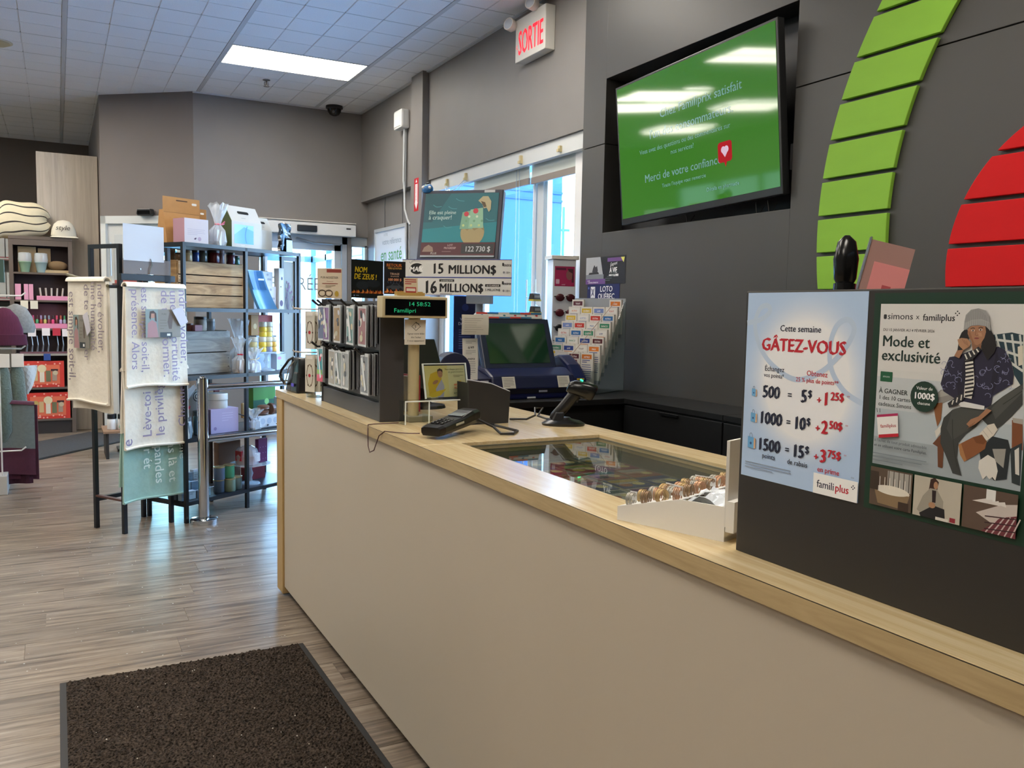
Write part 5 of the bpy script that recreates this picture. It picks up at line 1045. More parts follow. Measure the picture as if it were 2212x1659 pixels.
for k, (z, a, b) in enumerate(((.63, '15', .0), (.533, '16', 0))):
    o = thing('jackpot_board', ('upper white lottery board reading 15 MILLION$', 'lower white lottery board reading 16 MILLION$')[k], 'sign board', Vector((1.95, 4.25, .95)) + Matrix.Rotation(DA, 3, 'Z') @ Vector((-.32, -.06, z)), DA)
    o['group'] = 'jackpot boards under the lottery screen'
    Wb = .62; bd_ = MB().box(0, Wb, 0, .006, 0, .094).build('board', M('dcdcd8', .4), o); MB().box(0, Wb, -.002, .007, .094, .0965).build('rail', M('33459a', .4), o); MB().box(0, Wb, -.002, .007, -.0005, .0015).build('rail', M('33459a', .4), o)
    MB().box(.28, .36, .006, .1, .04, .06).build('clip', M('9aa2aa', .4), o)
    p = Print(z=.0004, dz=.0001); K = '15161a'
    if k == 0:
        p.circ(.085, .045, .042, K, .030); p.circ(.115, .045, .022, 'dcdcd8', .02, 16); p.text('MAX', .08, .03, .038, 'f2f2f0', 'CENTER', .03, .95, .15); p.text('Loto', .045, .072, .018, '55575c', 'LEFT', 0, 1, 0, .5)
        p.text('15', .17, .02, .078, K, 'LEFT', .03, .9); p.text('MILLION$', .265, .02, .066, K, 'LEFT', .03, .93); p.lines(.07, .085, .06, 1, .008, '9a9a9a', .3)
    else:
        p.text('16', .125, .01, .098, K, 'LEFT', .035, .78); p.text('MILLION$', .215, .018, .066, K, 'LEFT', .03, .86); p.rect(.215, .073, .3, .086, K); p.text("LA BOULE D'OR", .2575, .0755, .0095, 'e8e8e4', 'CENTER', .02); p.rect(.475, .048, .56, .062, K); p.text('LE CLASSIQUE', .5175, .051, .011, 'e8e8e4', 'CENTER', .02); p.text('5 MILLION$', .475, .026, .018, K, 'LEFT', .02, .9); p.lines(.22, .006, .12, 1, .006, '77787c', .5)
    p.text('extra', .595, .06, .022, '3a3b40', 'CENTER', .03, .9, .15); p.rect(.568, .062, .578, .078, '2a2b30'); p.text('18+', .6, .022, .016, '55565a', 'CENTER', .02); p.circ(.578, .028, .006, '8a8b90')
    p.build('print', bd_, frame((0, 0, 0), (1, 0, 0), (0, 0, 1)))
o = thing('soccer_ornament', 'blue, white and green football shaped ornament perched on the screen corner', 'ornament', Vector((1.95, 4.25, .95)) + Matrix.Rotation(DA, 3, 'Z') @ Vector((-.236, .10, 1.103)), DA)
MB().lathe([(.024, 0), (.032, .012), (.03, .03), (.02, .045), (.006, .053)], n=16).build('ball', M('2a6aa8', .4), o, smooth=True)
for k, (c, x, z) in enumerate((('d8e06a', -.004, .036), ('e6e8ea', -.02, .03), ('e6e8ea', .016, .028), ('b8d84a', 0, .010), ('16181c', 0, .05))): MB().ell((x, -.022+.01*abs(z-.025)/.02, z), (.010, .008, .009 if k < 3 else .007), 12, 8).build('patch', M(c, .4), o, smooth=True)
t = thing('navy_banner', 'tall narrow navy lottery poster standing behind the terminal', 'poster', (1.985, 4.42, .95), math.radians(-6))
MB().box(0, .135, 0, .006, .2, .535).build('board', M('141d46', .4), t); MB().box(.05, .08, .006, .02, 0, .4).build('post', M('9aa4ae', .3, .6), t); MB().box(0, .13, -.04, .06, 0, .008).build('foot', M('3a3f48', .4), t)
p = Print(z=.0004, dz=.0001); p.circ(.0675, .27, .02, '2c3a7c'); p.text('VOUS', .0675, .195, .024, 'aab2d8', 'CENTER', .02); p.text('DANSEZ', .0675, .17, .024, 'c9cfe8', 'CENTER', .02, .9); p.lines(.03, .14, .075, 9, .013, '5f6ba8', .3); p.build('print', t, frame((0, 0, .2), (1, 0, 0), (0, 0, 1)))
# ---- film posters on their stand
t = thing('poster_stand', 'clear stand on the counter holding the black draw posters', 'poster stand', (1.36, 3.95, 1.0), .1)
MB().cyl((0, .02, 0), (0, .02, .008), .06, n=20).build('base', PLASTIC, t); MB().cyl((0, .02, .008), (0, .02, .48), .006).build('rod', M('c9d0d4', .2), t); MB().box(-.12, .12, .012, .016, .44, .47).build('cross_bar', PLASTIC, t)
o = tag(sheet('poster', None, .205, .178, .001, M('14171e', .35), frame((1.205, 3.845, 1.452), (.19, .09, 0), (0, 0, 1))), 'wide black poster with slanted yellow capitals above orange flames', 'poster')
def flames(p, x0, x1, y, n, sd):
    rd = random.Random(sd)
    for k in range(n):
        x = x0+(x1-x0)*k/n; h = rd.uniform(.006, .022); w_ = (x1-x0)/n*2.2
        p.poly([(x, y), (min(x+w_, x1), y), (min(x+w_*.3, x1), y+h)], ('c8622a', 'e08a3a', '8a3a20')[k % 3])
p = Print(z=.0003, dz=.00008); p.circ(.07, .06, .04, '262c38', .02); p.circ(.14, .07, .045, '222834', .018); p.text('NOM', .02, .12, .036, 'e0c020', 'LEFT', .035, .92, .12); p.text('DE ZEUS !', .016, .088, .036, 'e0c020', 'LEFT', .035, .92, .12)
flames(p, 0, .205, .022, 22, 3); p.rect(0, 0, .205, .022, '12141a'); p.circ(.016, .011, .004, '8aa0d8'); p.lines(.028, .01, .03, 1, .006, '8aa0c8', .5); p.build('print', o)
o = tag(sheet('poster', None, .107, .158, .001, M('12151c', .35), frame((1.396, 3.936, 1.475), (.105, -.008, 0), (0, 0, 1))), 'narrow black draw poster reading TIRAGE 100 000 $ with a dark car', 'poster')
p = Print(z=.0003, dz=.00008); p.text('RETOUR', .05, .132, .021, 'c8702a', 'CENTER', .03, .95); p.text('VERS LE FUTUR', .053, .12, .012, 'c89a4a', 'CENTER', .03, .85); p.text('TIRAGE', .053, .093, .014, 'c9a890', 'CENTER', .03); p.text('20 LOTS DE', .053, .083, .008, 'c9a890', 'CENTER', .03); p.text('100 000 $', .053, .064, .0175, 'd8926a', 'CENTER', .035, .95)
p.poly([(.01, .022), (.012, .036), (.035, .042), (.045, .052), (.07, .052), (.085, .04), (.1, .034), (.1, .022)], '3a4048'); p.poly([(.04, .042), (.048, .05), (.066, .05), (.074, .042)], '1a1e26'); p.circ(.03, .022, .008, '0c0d10'); p.circ(.082, .022, .008, '0c0d10')
for k in range(6): p.line([(.02+.014*k, .052), (.018+.015*k, .062)], .0007, '6a8ac0')
flames(p, 0, .107, .006, 12, 8); p.build('print', o)
# ---- ticket rack
RD = math.radians(-62)
t = thing('ticket_rack', 'clear tiered acrylic rack full of lottery selection slips', 'slip rack', (2.64, 4.12, .95), RD)
MB().box(-.17, .17, -.12, .24, 0, .006).build('base', PLASTIC, t); MB().prism([(-.12, 0), (.24, 0), (.24, .52), (.21, .52)], .17, .174, 'x').build('side_panel', PLASTIC, t); MB().box(-.17, .17, .236, .24, 0, .54).build('back_panel', M('9fa4aa', .3), t)
MB().tube([(-.17, -.1, .02), (.0, -.11, .2), (.172, .1, .52)], .0018, 6).build('retaining_cord', M('b8a090', .4), t)
pal = ['27408c', 'c8392f', 'd87a2a', '3a8a6a', '7a8fc8', '5a2430', '2f6fb0', 'd8b83a']
word = ['LOTTO', 'QUÉBEC', 'MAX', 'EXTRA', '6/49', 'BANCO', 'ASTRO', 'TOUT']
nk = 0
for k in range(8):
    yb = -.10+.040*k; zb = .03+.043*k
    MB().box(-.165, .165, yb+.012, yb+.014, max(0.006, zb-.02), zb+.10).build('pocket', PLASTIC, t)
    nn = 4 if k not in (0, 7) else (3 if k == 0 else 2)
    for j in range(nn):
        wd = .078; xx = (-.165+.082*j) if k != 7 else (-.165 if j == 0 else .085)
        if k == 0: xx += .06
        c = pal[(k*3+j*5) % 8]; c2 = pal[(k*5+j*3+2) % 8]
        o = thing('lottery_slip', 'stack of %s lottery slips in the acrylic rack, %s tier, %s from the terminal' % ({'27408c': 'navy', 'c8392f': 'red', 'd87a2a': 'orange', '3a8a6a': 'green', '7a8fc8': 'lilac', '5a2430': 'maroon', '2f6fb0': 'blue', 'd8b83a': 'yellow'}[c], ('lowest', 'second', 'third', 'fourth', 'fifth', 'sixth', 'seventh', 'topmost')[k], ('first', 'second', 'third', 'fourth')[j]), 'lottery slips', Vector((2.64, 4.12, .95)) + Matrix.Rotation(RD, 3, 'Z') @ Vector((xx, yb+.016, zb)), RD)
        o['group'] = 'slip stacks in the acrylic rack'
        sl_ = MB().box(0, wd, 0, .018, 0, .20).build('slips', M('dedad2', .6), o)
        p = Print(z=.0004, dz=.0001); p.rect(.008, .165, .07, .19, c if (k+j) % 3 else 'e8e6e0'); p.text(word[(k+j*3) % 8], .039, .171, .014, 'f0eeea' if (k+j) % 3 else c, 'CENTER', .02, .85)
        if (k+j) % 2: p.circ(.025, .15, .008, c2); p.circ(.052, .15, .008, c2)
        else: p.lines(.01, .155, .055, 2, .01, c2, .4)
        p.lines(.008, .13, .062, 9, .012, c2, .25); p.build('print', sl_, frame((0, 0, 0), (1, 0, 0), (0, 0, 1))); nk += 1
o = tag(sheet('leaflet', None, .2, .15, .001, M('5f86b8', .4), Matrix.Translation(Vector((2.64, 4.12, .96))) @ Matrix.Rotation(RD, 4, 'Z') @ frame((-.14, -.125, 0), (1, 0, 0), (0, 0, 1))), 'blue responsible play leaflet at the foot of the slip rack', 'leaflet')
p = Print(z=.0003, dz=.0001); p.circ(.03, .12, .025, '2a4a80', .02); p.circ(.17, .13, .02, '2a4a80', .018); p.rect(.075, .02, .145, .125, 'd8dce0'); p.circ(.09, .08, .012, '2a2e3a'); 
for k, s in enumerate(('UN MOYEN', 'DE S’AMUSER', 'DE GAGNER', 'OU PERDRE')): p.text(s, .103, .1-.022*k, .008, '3a4048', 'LEFT', .01)
p.build('print', o)
# ---- sunglasses tower by the window
t = thing('sunglasses_tower', 'white sunglasses tower with pink header card beside the window', 'display stand', (2.945, 4.87, 0), math.radians(-12))
MB().box(-.06, .10, -.06, .06, .05, 1.75).build('column', M('d9dce0', .4), t, bevel=.004); MB().box(-.075, .115, -.075, .075, 1.75, 1.775).build('cap', M('e2ddd2', .4), t, bevel=.003); MB().cyl((0.02, 0, 0), (0.02, 0, .05), .09, n=24).build('base', M('c9ccd0', .4), t)
p = Print(z=.0006, dz=.0001); p.rect(.012, 1.575, .15, 1.705, 'a81f52'); p.rect(.02, 1.68, .09, 1.695, '5c1a3a'); p.circ(.115, 1.65, .024, '8c5a54', .034); p.poly([(.1, 1.69), (.14, 1.69), (.145, 1.6), (.13, 1.6), (.135, 1.66), (.11, 1.672)], '4a2028'); p.rrect(.02, 1.59, .045, 1.62, .004, 'd8b0c0'); p.text('soleil', .06, 1.582, .012, 'e8c0d0', 'LEFT', .01); p.build('header_print', t, frame((-.06, -.0605, 0), (1, 0, 0), (0, 0, 1)))
for k, (z, c) in enumerate(((1.50, '4a1c22'), (1.40, '5a1f28'), (1.30, '1a1c22'), (1.21, '22242a'))):
    o = thing('sunglasses', '%s sunglasses on the white tower, %s from the top' % (('brown-red', 'dark red', 'wrap-around black', 'plain black')[k], ('first', 'second', 'third', 'fourth')[k]), 'sunglasses', Vector((2.945, 4.87, z)) + Matrix.Rotation(math.radians(-12), 3, 'Z') @ Vector((.02, -.075, 0)), math.radians(-12)); o['group'] = 'sunglasses on the tower'
    for s in (-1, 1): MB().ell((s*.036, -.012, 0), (.031, .006, .025), 16, 8).build('lens', M(c, .08), o, smooth=True)
    MB().tube([(-.01, -.014, .006), (0, -.017, .01), (.01, -.014, .006)], .004, 6).build('bridge', M('141416', .2), o)
    for s in (-1, 1): MB().tube([(s*.066, -.01, .008), (s*.068, .015, .008), (s*.05, .016, .0)], .003, 6).build('temple', M('141416', .2), o)
for k in range(5):
    z = 1.48-.085*k
    o = thing('glasses_case', 'black and yellow boxed glasses on wire hook, %s from the top' % ('first', 'second', 'third', 'fourth', 'fifth')[k], 'boxed glasses', (2.80, 4.93-.01*k, z), math.radians(25)); o['group'] = 'boxed glasses on wire hooks'
    MB().fru((-.045, .045, -.02, .02), (-.04, .04, -.015, .015), 0, .045).build('case', M('2a2b2a', .4), o, bevel=.004); MB().box(-.045, .045, -.0215, .02, -.006, .006).build('yellow_strip', M('c8b43a', .4), o); MB().tube([(.05, .02, .05), (-.01, 0, .055), (-.05, -.03, .055), (-.055, -.03, .062)], .002, 6).build('hook', M('d8dcde', .3), o); MB().box(-.03, .03, -.0195, -.018, .016, .032).build('label', M('8a8a84', .4), o)
t = thing('wire_display', 'white wire rack with hooks at the window beside the sunglasses tower', 'wire rack', (2.80, 5.02, 0), 0)
for y in (-.06, .06): MB().tube([(.02, y, .01), (.02, y, 1.62)], .005, 6).build('upright', M('c9e2f0', .4), t)
for k in range(14): MB().tube([(.02, -.06, .2+.1*k), (.02, .06, .2+.1*k)], .0025, 6).build('wire', M('c9e2f0', .4), t)
MB().box(-.08, .06, -.09, .09, 0, .012).build('foot', M('c9ccd0', .4), t)
# ================================================================ rail, shelf unit, blanket rack
SA = math.radians(32.65); P1 = Vector((.705, 5.733, 0)); DV = Vector((.842, .539, 0)); NV_ = Vector((-.539, .842, 0))
def S(u, v, z): return P1 + DV*u + NV_*v + Vector((0, 0, z))
CHR = M('d4d8dc', .12, 1.0)
t = thing('steel_railing', 'polished steel post and two-bar railing in front of the shelf', 'railing', (.807, 5.70, 0), math.radians(22))
MB().cyl((0, 0, .02), (0, 0, .93), .034, n=28).build('post', CHR, t, smooth=True); MB().lathe([(.034, .93), (.034, .938), (.02, .945), (.02, .952), (.004, .954)], n=24).build('post_cap', CHR, t, smooth=True); MB().lathe([(.085, 0), (.085, .028), (.078, .033), (.036, .034)], n=32).build('floor_flange', CHR, t, smooth=True)
for z in (.878, .545): MB().cyl((.03, 0, z), (.97, 0, z), .021, n=20).build('rail', CHR, t, smooth=True)
MB().cyl((1.0, 0, .02), (1.0, 0, .93), .034, n=28).build('post', CHR, t, smooth=True); MB().lathe([(.085, 0), (.085, .028), (.078, .033), (.036, .034)], (1.0, 0, 0), n=32).build('floor_flange', CHR, t, smooth=True)
SM = M('161a20', .4)
t = thing('shelf_unit', 'tall black metal open shelf unit filled with gifts', 'shelf unit', P1, SA)
UW, UD = 1.035, .36; q = .0115
for u in (0, .515, 1.03):
    for v in (0, UD): MB().box(u-q, u+q, v-q, v+q, 0, 1.80).build('post', SM, t, bevel=.0015)
for z, nm in ((1.80, 'top_board'), (1.386, 'shelf_board'), (.945, 'shelf_board'), (.545, 'shelf_board'), (.135, 'shelf_board')):
    MB().box(0, UW, 0, UD, z-.018, z).build(nm, M('1b1f26', .35), t)
    MB().box(0, UW, -q, -q+.004, z-.024, z).build('front_rail', SM, t); MB().box(0, UW, UD+q-.004, UD+q, z-.024, z).build('rear_rail', SM, t)
for z in (1.80, 1.386, .945, .545, .135):
    MB().box(-q, q, 0, UD, z-.03, z-.005).build('side_rail', SM, t)
MB().prism([(0, .43), (.075, .53), (0, .53)], -.006, .006, 'x').build('bracket', SM, t)
t = thing('side_frame', 'black open frame unit with floral prints standing behind the shelf end', 'frame unit', S(1.03, .19, 0), SA)
for u in (.02, .16): MB().box(u-q, u+q, -q, q, 0, 1.78).build('post', SM, t)
MB().box(.02, .16, -q, q, 1.75, 1.78).build('top_bar', SM, t); MB().box(.03, .15, 0, .004, .9, 1.745).build('print_panel', M('8d8a80', .6), t)
p = Print(z=.0005, dz=.0001)
for k in range(14):
    a = random.Random(k).uniform(.01, .1); p.line(crv([(.06, .45), (a, .5+.01*k), (a+.01, .56+.01*k)]), .003, '4a3048'); p.circ(a+.01, .56+.01*k, .006, '6a2a5a', .01, 8)
p.build('floral_print', t, frame((.03, -.0005, .9), (1, 0, 0), (0, 0, 1)))
# ---- helpers for goods
def goods(name, label, cat, u, v, z, rz=0., group=None, sw=None):
    return thing(name, label, cat, S(u, v, z+.0005), SA+rz, group)
def jar(label, u, v, z, r, h, c, lid, group='jars on the shelf unit', band=None, cat='jar', clear=False):
    o = goods('jar', label, cat, u, v, z, 0, group)
    bd_ = MB().lathe([(r*.92, 0), (r, .004), (r, h*.74), (r*.93, h*.79), (r*.93, h*.8)], n=20).build('body', M(c, .2), o, smooth=True)
    MB().lathe([(r*.98, h*.8), (r*.98, h*.99), (r*.9, h)], n=20).build('lid', M(lid, .35), o, smooth=True)
    if band: MB().cyl((0, 0, h*.2), (0, 0, h*.6), r*1.012, n=20, cap=False).build('label_band', M(band, .5), bd_, smooth=True)
    return o
def carton(label, u, v, z, w, d, h, c, rz=0., cat='box', side=None, name='carton', group=None, deco=None):
    o = goods(name, label, cat, u, v, z, rz, group)
    bd_ = MB().box(-w/2, w/2, 0, d, 0, h).build('body', M(c, .55), o, bevel=.0015)
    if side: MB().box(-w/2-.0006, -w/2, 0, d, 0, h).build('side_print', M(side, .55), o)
    if deco:
        p = Print(z=.0004, dz=.0001); deco(p, w, h); p.build('print', bd_, frame((-w/2, 0, 0), (1, 0, 0), (0, 0, 1)))
    return o
def cello(label, u, v, z, r, h, ribbon, inner, rz=0.):
    o = goods('gift_bag', label, 'gift bag', u, v, z, rz, 'cellophane gift bags')
    MB().lathe([(r*.75, 0), (r*.8, .01), (r*.75, h*.34)], n=14).build('contents', M(inner, .35), o, smooth=True)
    rd = random.Random(label); n = 18; prof = [(r*.9, 0), (r, h*.1), (r*.95, h*.38), (r*.35, h*.52), (r*.55, h*.68), (r*.95, h*.86), (r*1.25, h)]
    V = [((rr*(1+.18*math.sin(5*2*PI*j/n+i)+rd.uniform(-.1, .1)))*math.cos(2*PI*j/n), (rr*(1+.18*math.sin(5*2*PI*j/n+i)))*math.sin(2*PI*j/n), zz+(rd.uniform(-.02, .02)*h*3 if i == len(prof)-1 else 0)) for i, (rr, zz) in enumerate(prof) for j in range(n)]
    b = MB(); b._a(V, [(i*n+j, i*n+(j+1) % n, (i+1)*n+(j+1) % n, (i+1)*n+j) for i in range(len(prof)-1) for j in range(n)], 0); b.build('wrap', film('e8f2fa', .42, .1), o)
    MB().lathe([(r*.38, h*.50), (r*.43, h*.52), (r*.38, h*.545)], n=14).build('ribbon', M(ribbon, .4), o, smooth=True); MB().tube([(r*.3, -r*.3, h*.52), (r*.7, -r*.5, h*.6), (r*.9, -r*.2, h*.55), (r*.4, -r*.3, h*.52)], .004, 6).build('bow', M(ribbon, .4), o)
    return o
def crate(label, u, v, z, w, d, h, boards, c1, c2):
    o = goods('wooden_crate', label, 'crate', u, v, z, 0, 'wooden crates on the shelf unit'); wm = wood(c1, c2, (3, 18, 16), .7, .12); z0 = 0
    for k, bh in enumerate(boards):
        MB().box(-w/2, w/2, 0, .012, z0+.003, z0+bh-.004).build('board', wm, o, bevel=.0015, loc=(0, -.004*(k % 2), z0*0)); MB().box(-w/2, w/2, d-.012, d, z0+.003, z0+bh-.004).build('board', wm, o, bevel=.001)
        for s in (-1, 1):
            for q_ in (.3, .7): MB().cyl((s*(w/2-.012), 0, z0+bh*q_), (s*(w/2-.012), -.0015, z0+bh*q_), .0035, n=8).build('nail', M('2a2622', .5), o)
        z0 += bh
    wv = wood(c1, c2, (16, 3, 18), .7, .12)
    for s in (-1, 1):
        MB().box(s*w/2-(.012 if s > 0 else 0), s*w/2+(.012 if s < 0 else 0), .014, d-.014, 0, h*.30).build('end_board', wv, o); MB().box(s*w/2-(.012 if s > 0 else 0), s*w/2+(.012 if s < 0 else 0), .014, d-.014, h*.33, h).build('end_board', wv, o)
    MB().box(-w/2+.014, w/2-.014, .02, d-.02, .012, h-.02).build('gap_shade', M('2a2018', .9), o); MB().box(-w/2+.013, w/2-.013, .013, d-.013, .002, .012).build('bottom', wm, o); MB().box(-w/2+.013, w/2-.013, .013, d-.013, h-.012, h-.004).build('lid_board', wm, o)  # dark inner box paints the shade between the slats
    return o
# ---- on the top board
Z = 1.80
def bag_handle(label, u, v, w, d, h, c, rz=0.):
    o = goods('kraft_bag', label, 'gift bag', u, v, Z, rz, 'brown kraft gift bags'); m = M(c, .8, noise=.08, nscale=(30, 30, 30))
    MB().fru((-w/2, w/2, 0, d), (-w/2, w/2, d*.3, d*.7), 0, h*.72).build('bag_body', m, o); MB().prism([(-w/2-.002, h*.66), (w/2+.002, h*.66), (w/2+.002, h), (-w/2-.002, h)], d*.28, d*.34, 'y').build('flap', m, o)
    p = Print(z=.0004, dz=.0001); p.rrect(w*.34, h*.26, w*.66, h*.285, h*.012, '4a3018'); p.rrect(w*.78, h*.2, w*.92, h*.25, .006, 'e8e6e0'); p.rect(0, h*.005, w, h*.012, '7c5a34'); p.build('print', o, frame((-w/2, d*.28-.0005, h*.66), (1, 0, 0), (0, 0, 1)))
bag_handle('larger brown kraft bag with slot handle on top of the shelf', .16, .17, .26, .12, .30, 'b98a55', -.12); bag_handle('smaller brown kraft bag half hidden behind the larger one', .345, .30, .22, .06, .26, 'a97c49', -.05)
o = carton('white box with pink side standing in front of the kraft bags', .125, .02, Z, .175, .12, .155, 'd4cfd6', -.1, side='b48a98', deco=lambda p, w, h: (p.lines(w*.12, h*.55, w*.75, 4, h*.07, 'b9b4c4', .25), p.circ(w*.62, h*.18, .013, 'b8a4bc'), p.poly([(w*.38, h*.16), (w*.44, h*.22), (w*.5, h*.22), (w*.46, h*.14)], '4a3450')))
cello('cellophane bag over a silver tin with pink ribbon on top of the shelf', .335, .06, Z, .05, .27, 'd8788c', 'b9b4b0')
def house(label, u, v, w, d, h, c, side, rz, win):
    o = goods('gift_carton', label, 'gift carton', u, v, Z, rz, 'green-sided gift cartons')
    MB().prism([(0, 0), (d, 0), (d, h*.62), (d*.52, h), (d*.48, h), (0, h*.62)], -w/2, w/2, 'x').build('body', M(c, .6), o, bevel=.001); MB().prism([(0, 0), (d, 0), (d, h*.62), (d*.5, h*.98), (0, h*.62)], -w/2-.001, -w/2, 'x').build('side_panel', M(side, .6), o)
    sl = math.atan2(d*.48, h*.38); q = Matrix.Translation((0, 0, 0))
    p = Print(z=.0008, dz=.0002); p.rrect(w*.3, h*.22, w*.68, h*.30, .012, '1a1a18'); p.lines(w*.36, h*.1, w*.26, 1, .01, '9aa0a0'); p.build('handle_slot', o, frame((-w/2, 0, h*.62), (1, 0, 0), (0, math.sin(sl), math.cos(sl))))
    if win:
        p = Print(z=.0006, dz=.0002, rough=.15); p.rect(w*.08, h*.1, w*.72, h*.55, '58a8e0'); p.poly([(w*.08, h*.3), (w*.4, h*.5), (w*.72, h*.42), (w*.72, h*.55), (w*.08, h*.55)], '8cc8f0'); p.line(crv([(w*.48, h*.12), (w*.44, h*.3), (w*.5, h*.52)]), .006, '3a80c0'); p.lines(w*.3, h*.06, w*.2, 1, .01, 'e8e8e4'); p.build('window_film', o, frame((-w/2, 0, 0), (1, 0, 0), (0, 0, 1)))
    return o
house('white gable carton with blue film window on top of the shelf', .57, .04, .27, .13, .285, 'cfccc4', '4a5a34', .0, True); house('narrow gable carton showing its green side on the shelf end', .80, .10, .13, .10, .235, 'c9c8c0', '4a5a34', .0, False)
o = goods('foil_bag', 'shiny black foil pouch with white label on the shelf end', 'foil pouch', .915, .03, Z, .05); MB().grid(lambda a, b: (-.06+.12*a*(1-.15*b), .03*math.sin(a*PI)*(1-b)-.02+.006*math.sin(b*14+a*5), .20*b), 8, 12, th=.02).build('pouch', M('14161a', .15, spec=.9), o, smooth=True)
MB().box(-.01, .05, -.03, -.027, .0, .085).build('label', M('a9c4e0', .4), o); MB().box(.06, .066, -.02, -.01, .0, .05).build('tab', M('d8c040', .5), o); MB().tube([(-.055, -.02, .2), (-.03, -.025, .12), (-.045, -.02, .01)], .006, 6).build('blue_streak', M('7ab0e8', .1, spec=.9), o)  # pale blue streak down the black foil
# ---- second shelf: crate with jars on it, boxes
Z = 1.386
crate('large natural wood crate with four slats on the second shelf', .315, .09, Z, .56, .24, .305, [.085, .075, .055, .088], '937048', 'cda878')
ZZ = Z+.3025
jars = [(.08, .03, .05, '6a5038', '241c18', 'brown'), (.155, .035, .07, 'c0a880', '8a7050', 'kraft'), (.205, .026, .075, '1f3a78', '0e1220', 'cobalt'), (.275, .04, .078, '4a4a40', '16181a', 'olive grey'), (.355, .042, .085, '4a1418', '1c1012', 'dark red'), (.44, .022, .09, '9a8a90', 'b9a8a8', 'mauve'), (.505, .03, .08, '5a3038', '141416', 'plum'), (.57, .026, .062, '3a6a58', '16181a', 'sea green')]
for k, (u, r, h, c, l, nm) in enumerate(jars): jar('%s jar in the row on top of the big wood crate' % nm, u, .13+.02*(k % 2), ZZ, r, h, c, l)
carton('small tan soap box among the jars on the wood crate', .12, .24, ZZ, .04, .04, .08, 'b89a70', name='soap_box')
o = goods('flat_pouch', 'tall light blue pouch leaning in the second shelf bay', 'pouch', .70, .0, Z, -.06)
MB().grid(lambda a, b: (-.085+.13*a+.05*(1-b)**2-.02*b+.03*(a-.5)*(1-b), .035*math.sin(a*PI)*(1-b*.6)+.06*b, .27*b), 8, 12, th=.018).build('pouch_body', M('62a0d8', .3), o, smooth=True)
MB().grid(lambda a, b: (-.085+.13*a*(.9)+.05*(1-(.5+.5*b))**2-.02*(.5+.5*b), .035*math.sin(a*PI)*(1-(.5+.5*b)*.6)+.06*(.5+.5*b)-.004, .135+.13*b), 6, 6, th=.001).build('label', M('3a7ab8', .4), o)
MB().box(-.05, .0, .015, .02, .2, .212).build('label_line', M('d8e4f0', .5), o)
fl_ = lambda p, w, h: [p.circ(random.Random(k).uniform(.02, w-.02), random.Random(k+9).uniform(.02, h-.02), .012, 'a8a8b0', .009, 10) for k in range(7)]
carton('upper white patterned gift box behind the blue pouch', .80, .13, Z+.165, .2, .14, .105, 'd4d4d4', deco=fl_, name='gift_box', group='patterned white boxes'); carton('lower white patterned gift box behind the blue pouch', .815, .12, Z, .22, .15, .165, 'd8d8dc', deco=fl_, name='gift_box', group='patterned white boxes')
carton('tall narrow white floral box at the right end of the second shelf', .955, .1, Z, .05, .05, .30, 'd9d4cc', deco=lambda p, w, h: (p.circ(w*.6, h*.75, .008, '2a3a6a', .012), p.circ(w*.4, h*.55, .006, '6a6050'), p.circ(w*.5, h*.15, .016, '4a2a58', .022)), name='tall_box')
carton('brown kraft box behind the patterned boxes', .90, .24, Z, .14, .08, .28, 'a87c48', name='kraft_box'); carton('black striped cosmetics box beside the blue pouch', .555, .16, Z, .06, .06, .1, '1a1a1c', deco=lambda p, w, h: p.lines(.004, h*.8, w*.9, 5, h*.16, 'b8b090', .25), name='small_box')
carton('maroon gift box at the back right of second shelf', .88, .2, Z, .06, .05, .18, '5a1a30', name='small_box')
# ---- third shelf: grey crate with jars, cake stand with candles
Z = .945
crate('weathered grey wood crate on the third shelf', .27, .12, Z, .42, .22, .29, [.145, .145], '6f7070', 'a09f9a'); ZZ = Z+.2875
for k, (u, r, h, c, l, b, nm) in enumerate(((.10, .04, .085, '5a7a86', '101214', None, 'blue glass'), (.20, .034, .05, '7a4a44', '5a3430', None, 'terracotta'), (.30, .042, .095, 'c0bab0', '1a1614', 'b4aca0', 'cream'), (.385, .03, .08, '8a8f94', 'b0b4b8', None, 'clear grey'))): jar('%s jar with lid on top of the grey crate' % nm, u, .2, ZZ, r, h, c, l, band=b)
carton('small mauve box lying on the grey crate', .235, .14, ZZ, .06, .05, .04, '9a6a74', name='small_box')
cello('cellophane bag with red ribbon beside the grey crate', .515, .05, Z, .055, .24, 'e0304a', 'c9b0a0'); cello('cellophane bag with gold ribbon behind the cake stand', .60, .16, Z, .055, .36, 'b9a878', '8a8070'); cello('low cellophane bag holding a white figure in front of cake stand', .60, .02, Z, .05, .17, 'd8d0b8', 'd8dce0')
def cake_stand(label, u, v, z, r, h):
    o = goods('cake_stand', label, 'cake stand', u, v, z, 0, 'glass cake stands'); G = film('dff0f8', .45, .05)
    MB().lathe([(r*.5, 0), (r*.48, .008), (.016, .02), (.012, h*.3), (.022, h*.5), (.012, h*.7), (.02, h-.012)], n=24).build('stem', G, o, smooth=True); MB().lathe([(.02, h-.012), (r*.9, h-.01), (r, h-.006), (r, h), (r*.96, h-.002)], n=32).build('plate', G, o, smooth=True); return o
cake_stand('glass cake stand with yellow candles on the third shelf', .79, .085, Z, .125, .135)
cand = [(-.035, 0, 0, 'e8c840'), (.02, -.005, 0, '8a90b8'), (.07, .0, 0, 'e0b050'), (-.09, .03, 0, 'c0a860'), (-.03, .0, .108, 'e8c840'), (.025, 0, .108, 'e0d070')]
